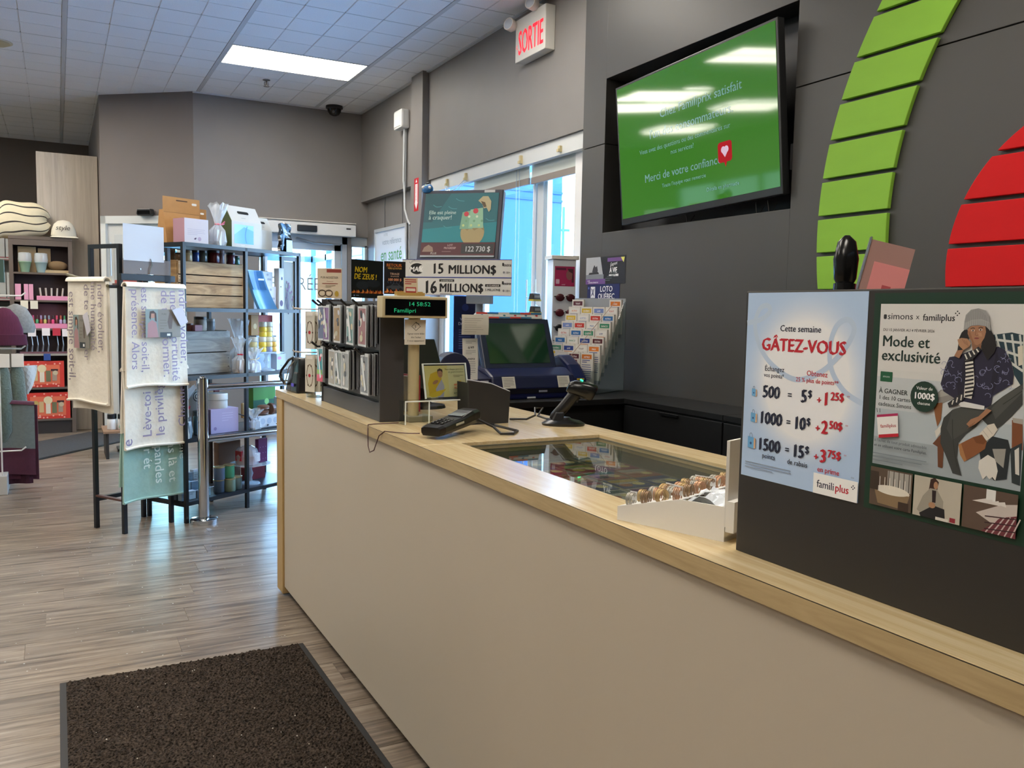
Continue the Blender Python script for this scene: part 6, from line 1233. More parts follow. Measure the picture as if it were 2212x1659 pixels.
for k, (dx, dy, dz, c) in enumerate(cand):
    o = goods('candle', '%s striped round candle, %s on the cake stand' % ({'e8c840': 'bright yellow', '8a90b8': 'lavender blue', 'e0b050': 'amber', 'c0a860': 'tan', 'e0d070': 'pale yellow'}[c], ('lower left', 'lower middle', 'lower right', 'rear left', 'upper left', 'upper right')[k]), 'candle', .79+dx, .09+dy, Z+.135+dz, 0, 'stacked candles on the cake stand'); r = .027
    for a, b, cc in ((0, .034, c), (.036, .07, 'd8c890' if k % 2 else c), (.072, .106, 'd9d4c4')): MB().lathe([(r*.9, a), (r, a+.005), (r, b-.005), (r*.9, b)], n=16).build('layer', M(cc, .4), o, smooth=True)
for k, (u, c) in enumerate(((.83, 'a8742a'), (.90, 'b03a2c'), (.97, 'a83030'))): carton('%s paper fruit bag on the white box, third shelf' % ('amber', 'orange red', 'deep red')[k], u+.01, .25, Z+.246, .075, .05, .15, c, name='fruit_bag', cat='bag', group='small red paper bags', deco=(lambda p, w, h: p.circ(w*.5, h*.45, .016, 'd8b070', .02)) if k == 0 else None)
carton('large white lidded box at the back of third shelf', .925, .222, Z, .2, .12, .245, 'b4c0d8', name='lidded_box', deco=lambda p, w, h: p.rect(0, h*.8, w, h*.82, '8a94a8')); carton('white carton with pink circle under the cake stand plate', .91, .06, Z, .09, .06, .115, 'c4cce0', name='carton', deco=lambda p, w, h: (p.circ(w*.3, h*.75, .02, 'd88aa8', .012), p.text('N', w*.5, h*.2, .02, '6a7080', 'CENTER')))
# ---- fourth shelf
Z = .545
cello('cellophane bag with pink ribbon near the left end of fourth shelf', .06, .12, Z, .07, .33, 'e04868', 'c0b0a8'); 
jar('tall glass canister at the left of the fourth shelf', .035, .05, Z, .045, .14, '7a8488', '5a5a58'); jar('dark teal tin behind the steel post', .205, .1, Z, .05, .16, '16343c', '0e2026', cat='tin')
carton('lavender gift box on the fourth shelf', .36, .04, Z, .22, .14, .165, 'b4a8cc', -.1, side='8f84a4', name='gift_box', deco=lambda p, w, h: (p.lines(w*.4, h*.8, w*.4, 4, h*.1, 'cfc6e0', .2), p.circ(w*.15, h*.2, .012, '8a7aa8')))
o = goods('round_box', 'white round quilted box on the lavender gift box', 'round box', .35, .11, Z+.166); MB().lathe([(.07, 0), (.073, .004), (.073, .055), (.075, .057), (.075, .095), (.072, .1), (.002, .1)], n=28).build('drum', M('d9d9d6', .6), o, smooth=True); MB().cyl((0, 0, .055), (0, 0, .058), .0755, n=28).build('seam', M('a8a8a4', .6), o)
carton('round patterned coaster pack leaning behind the round box', .30, .24, Z, .12, .02, .28, 'a9aaa8', name='coaster_pack', deco=lambda p, w, h: [p.circ(w*.5, h*.85, .035-.008*k, ('3a3c3c', 'd0d0cc')[k % 2]) for k in range(4)])
carton('tan books standing at the back of the fourth shelf', .45, .28, Z, .05, .06, .3, 'b89a74', name='book', cat='book'); carton('dark red book standing at the back of the fourth shelf', .51, .28, Z, .04, .06, .31, '7a2a2c', name='book', cat='book'); carton('cream book standing at the back of the fourth shelf', .40, .28, Z, .04, .06, .29, 'cbbf9c', name='book', cat='book')
o = goods('ice_pop_soap', 'tan ice-pop shaped soap standing at the back of fourth shelf', 'soap', .66, .16, Z+.06); MB().box(-.03, .03, 0, .02, 0, .11).build('bar', M('c0985c', .5), o, bevel=.009); MB().box(-.006, .006, .006, .014, -.06, 0).build('stick', M('d8c090', .6), o)
for k, (dx, dz) in enumerate(((0, .0), (0.005, .035))):
    o = goods('macaron_box', ('lower', 'upper')[k]+' brown macaron shaped pot on the soap tray', 'pot', .735+dx, .07, Z+.085+dz, 0, 'macaron pots'); MB().lathe([(.03, 0), (.042, .008), (.04, .015), (.043, .018), (.043, .026), (.03, .034), (.004, .035)], n=20).build('shell', M(('6a4a3c', '7c5a48')[k], .4), o, smooth=True)
o = goods('macaron_box', 'brown macaron shaped pot standing on edge in the soap tray', 'pot', .815, .07, Z+.12, 0, 'macaron pots'); MB().cyl((-.014, 0, 0), (.014, 0, 0), .042, n=20).build('shell', M('6a4a3c', .4), o, bevel=.004)
carton('white tray with pale tea-light soaps on the fourth shelf', .78, .02, Z, .26, .12, .08, 'd0d2d6', name='soap_tray', cat='tray', deco=lambda p, w, h: [p.circ(w*(.14+.24*k), h*.55, .024, 'b0bac8', .022) for k in range(4)])
cello('small crumpled clear bag with white soap in front of tray', .60, .02, Z, .05, .14, 'c8d4e0', 'a9b8c8')
carton('green gift bag with white rings behind the soap tray', .88, .2, Z, .22, .06, .29, '4a8a34', name='gift_bag', cat='gift bag', deco=lambda p, w, h: (p.rect(0, 0, w, h*.6, '1f5a40'), [p.circ(w*(.2+.2*k), h*(.25+.15*(k % 3)), .022, '8ac06a') or p.circ(w*(.2+.2*k), h*(.25+.15*(k % 3)), .016, '1f5a40') for k in range(4)]))
carton('tall pale blue box at the end of the fourth shelf', .90, .05, Z, .05, .05, .2, 'b8d0ea', name='tall_box')
o = goods('charging_cable', 'coiled black cable lying at the front of the fourth shelf', 'cable', .66, .02, Z+.004); MB().tube([(-.20, .02, .12), (-.1, -.0, .08), (-.06, .0, .01), (0, .01, .006), (.05, .03, .012), (.09, .01, .02), (.06, -.01, .01), (.12, .02, .008), (.16, 0, .01), (.18, .02, .02)], .004, 6).build('cord', M('101114', .4), o)
# ---- bottom shelf
Z = .135
o = goods('acrylic_organiser', 'clear stepped organiser with small boxes on the bottom shelf', 'organiser', .12, .03, Z)
for k in range(3): MB().box(-.13, .13, .05*k, .05*k+.003, 0, .06+.05*k).build('divider', PLASTIC, o); MB().box(-.13, .13, .05*k-.002, .05*k+.0, .058+.05*k, .061+.05*k).build('edge', M('d8e6ee', .2), o)
cs = ['8fa8bc', 'c9d4e0', '6a88a4', 'a9c8d8', '4a5a6c', 'd0d8e0']
for i in range(3):
    for j in range(4):
        carton('%s little box in the clear organiser, %s step, %s place' % (('slate', 'white', 'steel blue', 'sky blue', 'dark slate', 'pearl')[(i*4+j*5) % 6], ('lowest', 'middle', 'top')[i], ('first', 'second', 'third', 'fourth')[j]), .02+.06*j, .035+.05*i, Z+.004, .052, .036, .045+.055*i+.01*(j % 2), cs[(i*4+j*5) % 6], name='little_box', group='little boxes in the organiser', deco=lambda p, w, h: p.lines(.006, h*.8, w*.7, 2, .012, '7a8a98', .3))
for k, (u, v, dz, c, nm) in enumerate(((.325, .06, .09, '5a6a80', 'slate blue candle jar on the left of the upper pair'), (.40, .05, .095, '4a9a74', 'green candle jar on the right of the upper pair'), (.33, .07, 0, '4a5a6c', 'dark slate candle jar at the left of the lower row'), (.40, .04, 0, '7c907c', 'sage candle jar in the middle of the lower row'), (.475, .06, 0, '6a8080', 'grey green candle jar at the right of the lower row'))):
    o = goods('candle_jar', nm, 'candle', u, v, Z+dz, 0, 'candle jars on the bottom shelf'); MB().lathe([(.034, 0), (.037, .004), (.037, .082)], n=22).build('glass', M(c, .25), o, smooth=True); MB().lathe([(.0375, .0825), (.039, .084), (.039, .09), (.03, .0925), (.002, .0925)], n=22).build('lid', M('c9bb90', .25, .7), o, smooth=True)
cake_stand('glass cake stand with wrapped gift set on the bottom shelf', .66, .12, Z, .14, .15)
o = goods('gift_set', 'cellophane wrapped red and white gift set on the lower cake stand', 'gift set', .62, .11, Z+.151); MB().lathe([(.07, 0), (.075, .02), (.073, .05), (.05, .06), (.002, .06)], n=20).build('basket', M('a06a64', .6), o); MB().lathe([(.08, 0), (.085, .06), (.07, .11), (.03, .13), (.002, .125)], n=14).build('wrap', film('f0eef4', .4, .1), o); MB().box(-.08, -.06, -.03, .03, .03, .1).build('red_card', M('b8283a', .4), o); MB().box(.0, .05, -.078, -.05, .02, .08).build('white_towel', M('dcdce0', .6), o)
carton('purple starry box on the lower cake stand', .725, .06, Z+.152, .10, .03, .17, '5a1a4c', .15, name='purple_box', deco=lambda p, w, h: [p.circ(w*(.2+.3*(k % 3)), h*(.15+.25*(k//3)), .003, 'b08aa8', n=8) for k in range(9)])
carton('red box lying at the back of the bottom shelf', .80, .2, Z, .16, .08, .09, '7a1c28', name='red_box'); carton('tan packets standing at the back of bottom shelf', .60, .26, Z, .2, .05, .3, '7c5a44', name='packet', cat='packet')
# ================================================================ blanket rack
RA = Vector((.334, 5.609, 0))
def RK(u, v, z): return RA + DV*u + NV_*v + Vector((0, 0, z))
BM_ = M('1b1e24', .45); q = .0125; RW, RDp = .34, .27
t = thing('blanket_rack', 'black metal floor rack with hanging arms for blankets', 'blanket rack', RA, SA)
for u in (0, RW):
    for v in (0, RDp): MB().box(u-q, u+q, v-q, v+q, 0, 1.76).build('post', BM_, t, bevel=.002)
for v in (RDp,): MB().box(q, RW-q, v-q, v+q, .17, .195).build('cross_bar', BM_, t)
for u in (0, RW): MB().box(u-q, u+q, q, RDp-q, 1.735, 1.76).build('top_bar', BM_, t); MB().box(u-q, u+q, q, RDp-q, .20, .212).build('side_bar', M('5a3a34', .5), t)
MB().box(-.015, RW+.03, -q-.02, -q, 1.545, 1.585).build('sign_ledge', BM_, t, bevel=.002)
for u in (.12, .25): MB().box(u-.01, u+.01, q, RDp, 1.50, 1.52).build('arm', BM_, t)
for k, (z, a, b) in enumerate(((1.505, -.05, RW+.02), (1.0, -.03, RW+.04), (.66, -.03, RW+.04))):
    MB().tube([(a, -(.105, .074, .044)[k], z), (b, -(.105, .074, .044)[k], z)], .008, 8).build('hanging_bar', BM_, t)
    for u in (0, RW): MB().box(u-.005, u+.005, -(.11, .08, .05)[k], -q, z-.006, z+.006).build('bar_arm', BM_, t)
MB().tube([(-.07, .40, 1.575), (-.07, .0, 1.505)], .010, 8).build('hanging_bar', M('6a6650', .45), t); MB().box(-.075, -q, RDp-.005, RDp+.005, 1.545, 1.557).build('bar_arm', BM_, t); MB().box(-.075, -q, -.005, .005, 1.5, 1.512).build('bar_arm', BM_, t)
# sign on the ledge
o = thing('sign_card', 'blank pale blue-white card in a grey holder on top of the rack', 'sign card', RK(.165, -q-.018, 1.586), SA)
MB().box(-.165, .165, -.004, .006, 0, .09).build('holder', M('77706e', .5), o); MB().box(-.165, .12, -.0065, -.004, .078, .295).build('card', M('d0d8e4', .5), o); MB().cyl((-.05, -.004, .03), (-.05, -.008, .03), .005).build('screw', M('d8d8d8', .3, .8), o); MB().tube([(.01, -.007, .0), (.015, -.01, .03), (.03, -.01, .06), (.02, -.008, .095)], .003, 6).build('wire_hook', M('d8dce0', .2, .9), o)
# blankets
PLUSH = M('f2ebdb', .95, sheen=.5, noise=.06, nscale=(40, 40, 40), bump=.6, bdist=.004); TEAL = M('9cc4b8', .95, sheen=.5, noise=.1, nscale=(30, 30, 30), bump=.6, bdist=.004)
def blanket(label, u0, u1, ztop, zbot, m, mirror, words, tcol, rz=0., org=None, back=.1, flare=.03):
    """cloth folded over a bar: front fall, fold and shorter back fall"""
    w_ = u1-u0; o = thing('blanket', label, 'blanket', org if org is not None else RK((u0+u1)/2, -.045, ztop), SA+rz, 'folded plush blankets on the rack'); h = ztop-zbot
    def side(s, hh):
        def fn(a, b):
            x = (a-.5)*w_*(1+flare*2*b); z = -hh*b; y = s*(.012+.010*b+.006*math.sin(a*9+b*3)*b)
            return (x, y, z+.008*math.sin(a*5)*b)
        return fn
    MB().grid(side(-1, h), 14, 20, th=-.012).build('front_fall', m, o, smooth=True); MB().grid(side(1, h-back), 14, 20, th=.012).build('back_fall', m, o, smooth=True)
    MB().grid(lambda a, b: ((a-.5)*w_, -.0125*math.cos(b*PI)*1.7, .0125*math.sin(b*PI)*1.7), 14, 8, th=-.008).build('fold', m, o, smooth=True)
    MB().tube([((a/14-.5)*w_*(1+flare*2), -.026-.006*math.sin(a/14*9+3), -h+.006+.008*math.sin(a/14*5)) for a in range(15)], .008, 6).build('hem', m, o, smooth=True)
    p = Print(z=.001, dz=.0001, rough=.95)
    for s, x, y, sz in words: p.text(s, x*w_, -y*h, sz, tcol, 'LEFT', .008, 1, 0, PI/2 if mirror > 0 else -PI/2)
    # lettering follows the fall of the cloth
    for i, (x, y, z) in enumerate(p.mb.v): b = min(1, max(0, -y/h)); p.mb.v[i] = (x*(1+flare*2*b), y, z+.0145+.010*b+.006*math.sin((x/w_+.5)*9+b*3)*b+.0125)
    p.build('lettering', o, frame((0, 0, 0), (1, 0, 0), (0, 0, 1)))
    return o
def belly_band(o, x, z, w_, h, tilt=0.):
    mm = T((x, -.042, z)) @ Matrix.Rotation(tilt, 4, 'Y'); b = sheet('paper_band', o, w_, h, .001, M('8fa0a0', .5), mm @ frame((0, 0, 0), (1, 0, 0), (0, 0, 1)))
    p = Print(z=.0004, dz=.0001); p.rect(w_*.35, 0, w_, h, '8f8a80'); p.circ(w_*.2, h*.78, w_*.07, 'c09078', h*.1); p.poly([(w_*.1, h*.7), (w_*.12, h*.92), (w_*.22, h*.95), (w_*.3, h*.85), (w_*.31, h*.55), (w_*.26, h*.6), (w_*.25, h*.85), (w_*.16, h*.85), (w_*.14, h*.62)], '4a3428')
    p.poly([(w_*.04, 0), (w_*.06, h*.5), (w_*.18, h*.62), (w_*.3, h*.52), (w_*.36, 0)], 'b48a8c'); p.poly([(w_*.62, h*.55), (w_*.68, h*.9), (w_*.78, h*.7), (w_*.74, h*.3), (w_*.66, h*.3)], '6a5a50'); p.rect(w_*.4, 0, w_*.75, h*.18, '3a4044'); p.rect(w_*.6, h*.05, w_*.7, h*.13, 'f0f0f0'); p.text('PURE', w_*.45, h*.8, h*.09, '5a5a54'); p.lines(w_*.4, h*.6, w_*.2, 4, h*.1, '7a7468', .2); p.build('print', b)
    MB().xf(mm).prism([(w_*.72, h*.98), (w_*1.02, h*1.1), (w_*1.2, h*.55), (w_*.98, h*.38)], -.012, -.010, 'y').build('price_flap', M('d4d2dc', .5), o)
o = blanket('upper cream plush blanket with violet lettering and photo band on the rack front', -.05, .37, 1.505, .905, PLUSH, -1, [('présence. Alors', -.44, .02, .075), ('est simple soit-il,', -.28, .0, .075), ('de te réformer.', .05, .02, .085), ('une opportunité', .2, .02, .085), ('ndre évoluer,', .36, .01, .085)], 'a197b2')
belly_band(o, -.10, -.30, .25, .17, 0); o.location = RK(.16, -.105, 1.505)
o = blanket('lower cream plush blanket with violet lettering below the upper one', -.045, .41, 1.0, .53, PLUSH, 1, [('le privilège', .06, .86, .085), ('Lève-toi', -.13, .86, .085), ('Chaque', .42, .78, .085), ('e', -.42, .95, .10)], '968ca8', flare=.02)
o.location = RK(.18, -.074, 1.0)
blanket('mint green plush blanket with pale lettering at the rack foot', -.04, .385, .66, .20, TEAL, -1, [('r ét', -.2, .30, .085), ('répandes', -.02, .12, .085), ('pas là et', .2, .16, .09), ('telle', .4, .2, .085)], 'd4e4dc')
o = blanket('cream plush blanket with violet lettering hanging on the left arm of the rack', 0, .36, 1.53, .80, PLUSH, -1, [('est simple soit-il,', -.40, .08, .08), ('de te réformer', -.0, .02, .075), ('une humanité', .18, .0, .075), ('ndre évoluer,', .36, .02, .075)], '9a8f96', rz=-PI/2, org=RK(-.07, .2, 1.533), back=-.05)
belly_band(o, -.09, -.40, .15, .20, 0); o.rotation_euler = (math.radians(0), 0, SA-PI/2)
# ================================================================ left side of the shop
FURM = M('5d5148', .6); 
t = thing('beauty_cabinet', 'tall brown open cabinet with cosmetics, topped by fabric bags', 'cabinet', (-.14, 10.32, 0))
CW, CD, CHh = .59, .20, 2.06
for x in (-CW/2, CW/2-.04): MB().box(x, x+.04, 0, CD, 0, CHh).build('side', FURM, t, bevel=.002)
MB().box(-CW/2, CW/2, -.005, CD, CHh, CHh+.035).build('top', FURM, t, bevel=.003); MB().box(-CW/2+.04, CW/2-.04, CD-.012, CD, .15, CHh).build('back', M('2a1416', .6), t)
for z in (1.72, 1.43, 1.13, .86, .50, .16): MB().box(-CW/2+.04, CW/2-.04, .0, CD-.012, z-.02, z).build('shelf', FURM if z != .86 else M('9a958c', .5), t)
MB().box(-CW/2+.04, CW/2-.04, .02, .04, 0, .14).build('kick_panel', M('2a2422', .6), t); MB().box(-CW/2+.04, CW/2-.04, -.002, .012, CHh-.06, CHh).build('fascia', FURM, t)
def C_(x, y, z): return Vector((-.14+x, 10.32+y, z+.0005))
def cbox(name, label, cat, x, y, z, w, d, h, c, group=None, deco=None):
    o = thing(name, label, cat, C_(x, y, z), 0, group); bd_ = MB().box(-w/2, w/2, 0, d, 0, h).build('body', M(c, .45), o, bevel=.002)
    if deco: p = Print(z=.0005, dz=.0002); deco(p, w, h); p.build('print', bd_, frame((-w/2, 0, 0), (1, 0, 0), (0, 0, 1)))
    return o
cbox('gift_card_box', 'tan box at the back of the cabinet top shelf', 'box', -.13, .1, 1.72, .17, .06, .27, 'a48a64'); cbox('gift_card_box', 'second tan box beside it on the cabinet top shelf', 'box', .03, .11, 1.72, .12, .05, .26, '9a7c54')
for x, c, nm in ((-.15, '8aa88c', 'green'), (.0, '9ab0b0', 'pale blue')):
    o = thing('spa_pot', '%s tapered spa pot with clear lid on the cabinet top shelf' % nm, 'pot', C_(x, .05, 1.72)); MB().lathe([(.038, 0), (.058, .1), (.062, .104), (.062, .112)], n=20).build('cup', M(c, .3), o, smooth=True); MB().lathe([(.062, .112), (.066, .13), (.06, .2), (.05, .205)], n=20).build('lid', film('e8eef0', .5), o, smooth=True)
o = thing('loaf_tray', 'tray holding a brown bath sponge on the cabinet top shelf', 'tray', C_(.15, .03, 1.72)); MB().box(-.12, .12, 0, .1, 0, .03).build('tray_box', M('b09a74', .6), o); MB().ell((0, .05, .08), (.10, .045, .05), 18, 10).build('sponge', M('7a6244', .9), o, smooth=True)
for k, x in enumerate((-.22, -.145, -.10)): cbox('pink_box', '%s tall pink box on the cabinet second shelf' % ('leftmost', 'middle', 'rightmost')[k], 'box', x, .02, 1.43, .055 if k == 0 else .04, .05, .165, 'd898b0', 'tall pink boxes')
o = thing('pink_tray', 'pink tray of small nail tools on the cabinet second shelf', 'tray', C_(.10, .02, 1.43)); MB().box(-.15, .15, 0, .1, 0, .045).build('tray_box', M('d88aa8', .5), o)
for k in range(5): MB().tube([(-.11+.05*k, .05, .045), (-.12+.055*k, .05, .13)], .009, 8).build('tool', M('b8b0a4', .35), o)
for k, x in enumerate((-.2, -.11)): tag(sheet('price_ticket', None, .07, .085, .001, M('d8d0bc', .6), frame(C_(x, -.004, 1.335), (1, 0, 0), (0, 0, 1))), '%s cream price ticket under the pink boxes' % ('left', 'right')[k], 'price ticket', 'cream price tickets')
o = thing('polish_tray', 'pink tray with rows of coloured nail polish bottles in the cabinet', 'tray', C_(0, .03, 1.13)); MB().box(-.23, .23, 0, .1, 0, .05).build('tray_box', M('d884a4', .5), o); MB().box(-.22, .23, .11, .115, 0, .26).build('backcard', M('5a2834', .5), o)
pc = ['8a98a8', '3a2a2c', 'd84a6a', 'c05a3a', '4a9a6a', 'a83a3a', 'c8c06a', '8a3a4a', 'd84a7a', '5a2a2c', 'b9a0c8', '9aa8b4']; pn = ['grey blue', 'near black', 'coral', 'rust', 'green', 'brick red', 'lime', 'wine', 'hot pink', 'brown', 'lilac', 'silver']
for k in range(12):
    o = thing('nail_polish', '%s nail polish bottle on the pink cabinet tray' % pn[k], 'nail polish', C_(-.2+.037*k, .06, 1.1815), 0, 'nail polish bottles'); MB().lathe([(.013, 0), (.015, .004), (.015, .035), (.008, .045)], n=12).build('bottle', M(pc[k], .15), o, smooth=True); MB().lathe([(.009, .046), (.0085, .085), (.002, .086)], n=12).build('cap', M(pc[(k+5) % 12], .3), o, smooth=True)
for k, x in enumerate((-.1, .03, .22, .13)): tag(sheet('price_ticket', None, .075, .08, .001, M('e4dcdc' if k < 3 else 'b8283c', .6), frame(C_(x-.04, -.004, 1.045+.008*(k % 2)), (1, .0, 0), (0, 0, 1))), ('white price ticket, left one under the nail polish', 'white price ticket, middle one under the nail polish', 'white price ticket, right one under the nail polish', 'red price ticket under the nail polish')[k], 'price ticket', 'price tickets under the nail polish')
o = thing('tool_rack', 'clear rack of metal tweezers on the cabinet fourth shelf', 'tool rack', C_(0, .03, .86)); MB().box(-.22, .22, 0, .1, 0, .02).build('base', M('6a4a54', .3), o)
for k in range(8): MB().tube([(-.16+.05*k+(.04 if k > 4 else 0), .05, .02), (-.15+.05*k+(.04 if k > 4 else 0), .04, .09), (-.16+.05*k+(.04 if k > 4 else 0), .04, .19)], [.012, .007, .005], 8).build('tweezers', M('8a8c90', .3, .7), o)
tag(sheet('price_ticket', None, .065, .07, .001, M('2c4a8c', .5), frame(C_(.0, -.004, .79), (1, 0, 0), (0, 0, 1))), 'blue price ticket under the tweezers shelf', 'price ticket')
def red_gift(p, w, h):
    p.rect(w*.1, h*.12, w*.9, h*.86, 'd86a4a'); rd = random.Random(5)
    for k in range(16): a, b = rd.uniform(.02, w-.02), rd.choice((rd.uniform(.01, h*.14), rd.uniform(h*.86, h*.98))); p.circ(a, b, .009, 'e8a898', n=8)
    for x, y, c in ((.2, .2, 'd89a58'), (.35, .25, 'c9a878'), (.5, .2, 'd8ccb8'), (.64, .22, '6a6a4c'), (.78, .25, 'a08a78')): p.rect(w*x-.022, h*y, w*x+.022, h*(y+.42), c)
    p.circ(w*.5, h*.72, .042, 'd8c8a0'); p.circ(w*.22, h*.6, .03, 'b9a05a'); p.rect(w*.7, h*.62, w*.86, h*.7, '3a1c20'); p.circ(w*.8, h*.55, .024, 'c0b090')
cbox('red_gift_set', 'red cosmetics gift box on the cabinet fifth shelf', 'gift box', -.02, .01, .50, .42, .1, .28, 'c8382c', 'red cosmetics gift boxes', red_gift); cbox('red_gift_set', 'red cosmetics gift box on the lowest cabinet shelf', 'gift box', .03, .01, .16, .42, .1, .28, 'c8382c', 'red cosmetics gift boxes', red_gift)
# striped cushion-like bag and small branded cap bag on the cabinet
o = thing('striped_bag', 'cream canvas bag with dark stripes slumped on the cabinet', 'fabric bag', C_(-.22, .08, CHh+.04))
def pil(s_):
    def fn(a, b):
        x = -.30+.60*a; e = max(0., 1-abs(2*a-1)**3.2)**.5; c = (b-.5)*2
        zc_ = .165-.10*math.exp(-((a-.1)/.13)**2); hh = .165*(.35+.65*e)
        return (x+.02*math.sin(b*9), s_*.10*e*max(0., 1-abs(c)**2.5)**.5+.02, zc_+hh*c+.012*math.sin(a*11+b*5)+.03*math.sin(a*PI)*c)
    return fn
STR = [M('d8cdae', .9, noise=.05, nscale=(30, 30, 30)), M('3a3634', .9)]
for s_ in (-1, 1): MB().grid(pil(s_), 30, 26, m=lambda i, j: 1 if j in (4, 10, 16, 22) else 0).build('bag_front' if s_ < 0 else 'bag_back', STR, o, smooth=True)
o = thing('white_cap_bag', 'small white cloth bag with black script on the cabinet corner', 'fabric bag', C_(.22, .06, CHh+.04))
MB().lathe([(.095, 0), (.112, .02), (.105, .08), (.085, .14), (.05, .175), (.01, .185)], n=22, sx=1.1, sy=.7).build('bag_body', M('d6d0bf', .9), o, smooth=True); MB().fru((-.13, .14, -.09, .06), (-.11, .12, -.07, .05), -.004, .012).build('brim', M('d6d0bf', .9), o, bevel=.003)
p = Print(z=.001); p.text('style', 0, 0, .075, '4a4640', 'CENTER', .005, 1, .2); p.build('lettering', o, frame((-.01, -.082, .075), (1, 0, 0), (0, .25, 1)))
# ---- slatwall bay with white boxes far behind
t = thing('wall_bay', 'pale slatwall bay with white shelves on the far wall', 'wall shelving', (-.75, 13.37, 0))
MB().box(-.7, .42, -.04, 0, 0, 2.7).build('back_panel', M('8a857f', .6), t)
for z in (2.66, 2.50): MB().box(-.7, .42, -.08, -.04, z, z+.07).build('moulding', M('a8a49e', .5), t)
for k in range(6): MB().box(-.7, .42, -.043, -.04, .5+.3*k, .512+.3*k).build('slat_groove', M('4a4642', .6), t)
for z in (1.98, 1.45, 1.0): MB().box(-.7, .42, -.34, -.04, z-.03, z).build('shelf', M('d9d6d4', .5), t); MB().box(-.7, .42, -.342, -.338, z-.03, z-.022).build('shelf_edge', M('9a4a52', .5), t)
k = 0
for z in (1.98, 1.45, 1.0):
    for x in (-.55, -.25, .05, .28):
        o = thing('white_box', 'white hair care box with green plant picture, %s shelf, %s place' % ({1.98: 'upper', 1.45: 'middle', 1.0: 'lower'}[z], {-.55: 'first', -.25: 'second', .05: 'third', .28: 'fourth'}[x]), 'box', (-.75+x, 13.06, z+.0005), 0, 'white boxes in the wall bay'); bd_ = MB().box(-.11, .11, 0, .12, 0, .34).build('body', M('e6e8e6', .4), o, bevel=.002)
        p = Print(z=.0006, dz=.0002); p.rect(.12, .06, .15, .2, '3a8a6a'); p.poly([(.09, .12), (.12, .16), (.12, .1)], '4a9a6a'); p.lines(.02, .3, .14, 2, .02, 'b9bcb8', .3); p.rect(0, 0, .22, .012, 'a83a48'); p.build('print', bd_, frame((-.11, 0, 0), (1, 0, 0), (0, 0, 1)))
# ---- accessories gondola at the left edge
t = thing('accessory_gondola', 'white gondola end with wire hooks for hats, mitts and scarves', 'gondola', (-.62, 7.55, 0))
MB().box(-.35, .16, -.02, .02, .1, 1.55).build('panel', M('c9c6c0', .5), t); MB().box(-.35, .27, -.45, .3, 0, .14).build('base', M('b8b6b0', .5), t, bevel=.004); MB().box(.235, .245, -.44, -.42, .14, .95).build('end_post', M('d9dad8', .4), t)
for z, l, y in ((1.45, .38, -.12), (1.05, .37, -.12), (.30, .36, -.30)):
    MB().tube([(-.2, y, z), (l, y, z), (l+.03, y, z+.025)], .006, 8).build('wire_hook', M('d8d8d2', .35), t)
    MB().tube([(-.2, y+.08, z), (l, y+.08, z)], .004, 8).build('wire_hook', M('d8d8d2', .35), t)
G = lambda x, y, z: Vector((-.62+x, 7.55+y, z))
o = thing('knit_hat', 'burgundy knit hat hanging on the gondola hook', 'hat', G(.27, -.2, 1.08)); MB().lathe([(.13, 0), (.14, .03), (.125, .08), (.122, .085), (.12, .12), (.09, .21), (.04, .27), (.008, .28)], n=24, sx=1, sy=.5).build('crown', M('55203c', .95, noise=.15, nscale=(80, 80, 12), bump=.8), o, smooth=True); MB().lathe([(.14, .0), (.148, .005), (.142, .08), (.135, .082)], n=24, sx=1, sy=.52).build('cuff', M('4c1c36', .95, noise=.15, nscale=(80, 80, 12), bump=.8), o, smooth=True)
o = thing('knit_hat', 'grey fluffy knit hat behind the burgundy one', 'hat', G(.34, -.02, 1.17)); MB().lathe([(.12, 0), (.13, .04), (.11, .12), (.07, .19), (.01, .22)], n=22, sx=1, sy=.5).build('crown', M('8a8c8c', .95, noise=.2, nscale=(60, 60, 60), bump=1.), o, smooth=True)
o = thing('green_box', 'dark green carton with red item on the gondola top', 'box', G(.1, -.05, 1.55)); MB().box(-.2, .17, 0, .12, 0, .17).build('body', M('3a5248', .5), o); p = Print(z=.0005); p.rect(.03, .09, .22, .13, '6a8a78'); p.rect(.28, .08, .3, .14, '7a9488'); p.circ(.1, .03, .05, '8a2a2c', .03); p.build('print', o, frame((-.2, 0, 0), (1, 0, 0), (0, 0, 1)))
FUZZ = M('5f6e66', .95, sheen=.4, noise=.25, nscale=(70, 70, 70), bump=1., bdist=.006)
for k, (x, y, l) in enumerate(((.19, -.24, .56), (.28, -.2, .5))):
    o = thing('fuzzy_mitten', '%s fuzzy grey-green mitten sleeve hanging from the lower hook' % ('front', 'rear')[k], 'mitten', G(x+.06, y, .92)); MB().tube([(0, 0, .02), (.0, 0, -.05), (.01, 0, -l*.5), (.0, 0, -l*.85), (-.01, 0, -l)], [.03, .05, .055, .06, .03], 12).build('sleeve', FUZZ, o, smooth=True); MB().box(-.03, .05, -.055, -.05, .0, .10).build('paper_tag', M('dcd8d0', .6), o, bevel=.004)
o = thing('grey_scarf', 'grey and burgundy blocked scarf folded over the gondola hook', 'scarf', G(.29, -.25, .64)); GS = M('6a7472', .95, sheen=.3, noise=.15, nscale=(50, 50, 50), bump=.6); BS = M('4c1c30', .95, sheen=.3, noise=.15, nscale=(50, 50, 50), bump=.6)
def sc1(s, z0, z1, dx=0): return lambda a, b: (-.2+.36*a+dx, s*(.02+.006*math.sin(a*9)), z0+(z1-z0)*b+.01*math.sin(a*4))
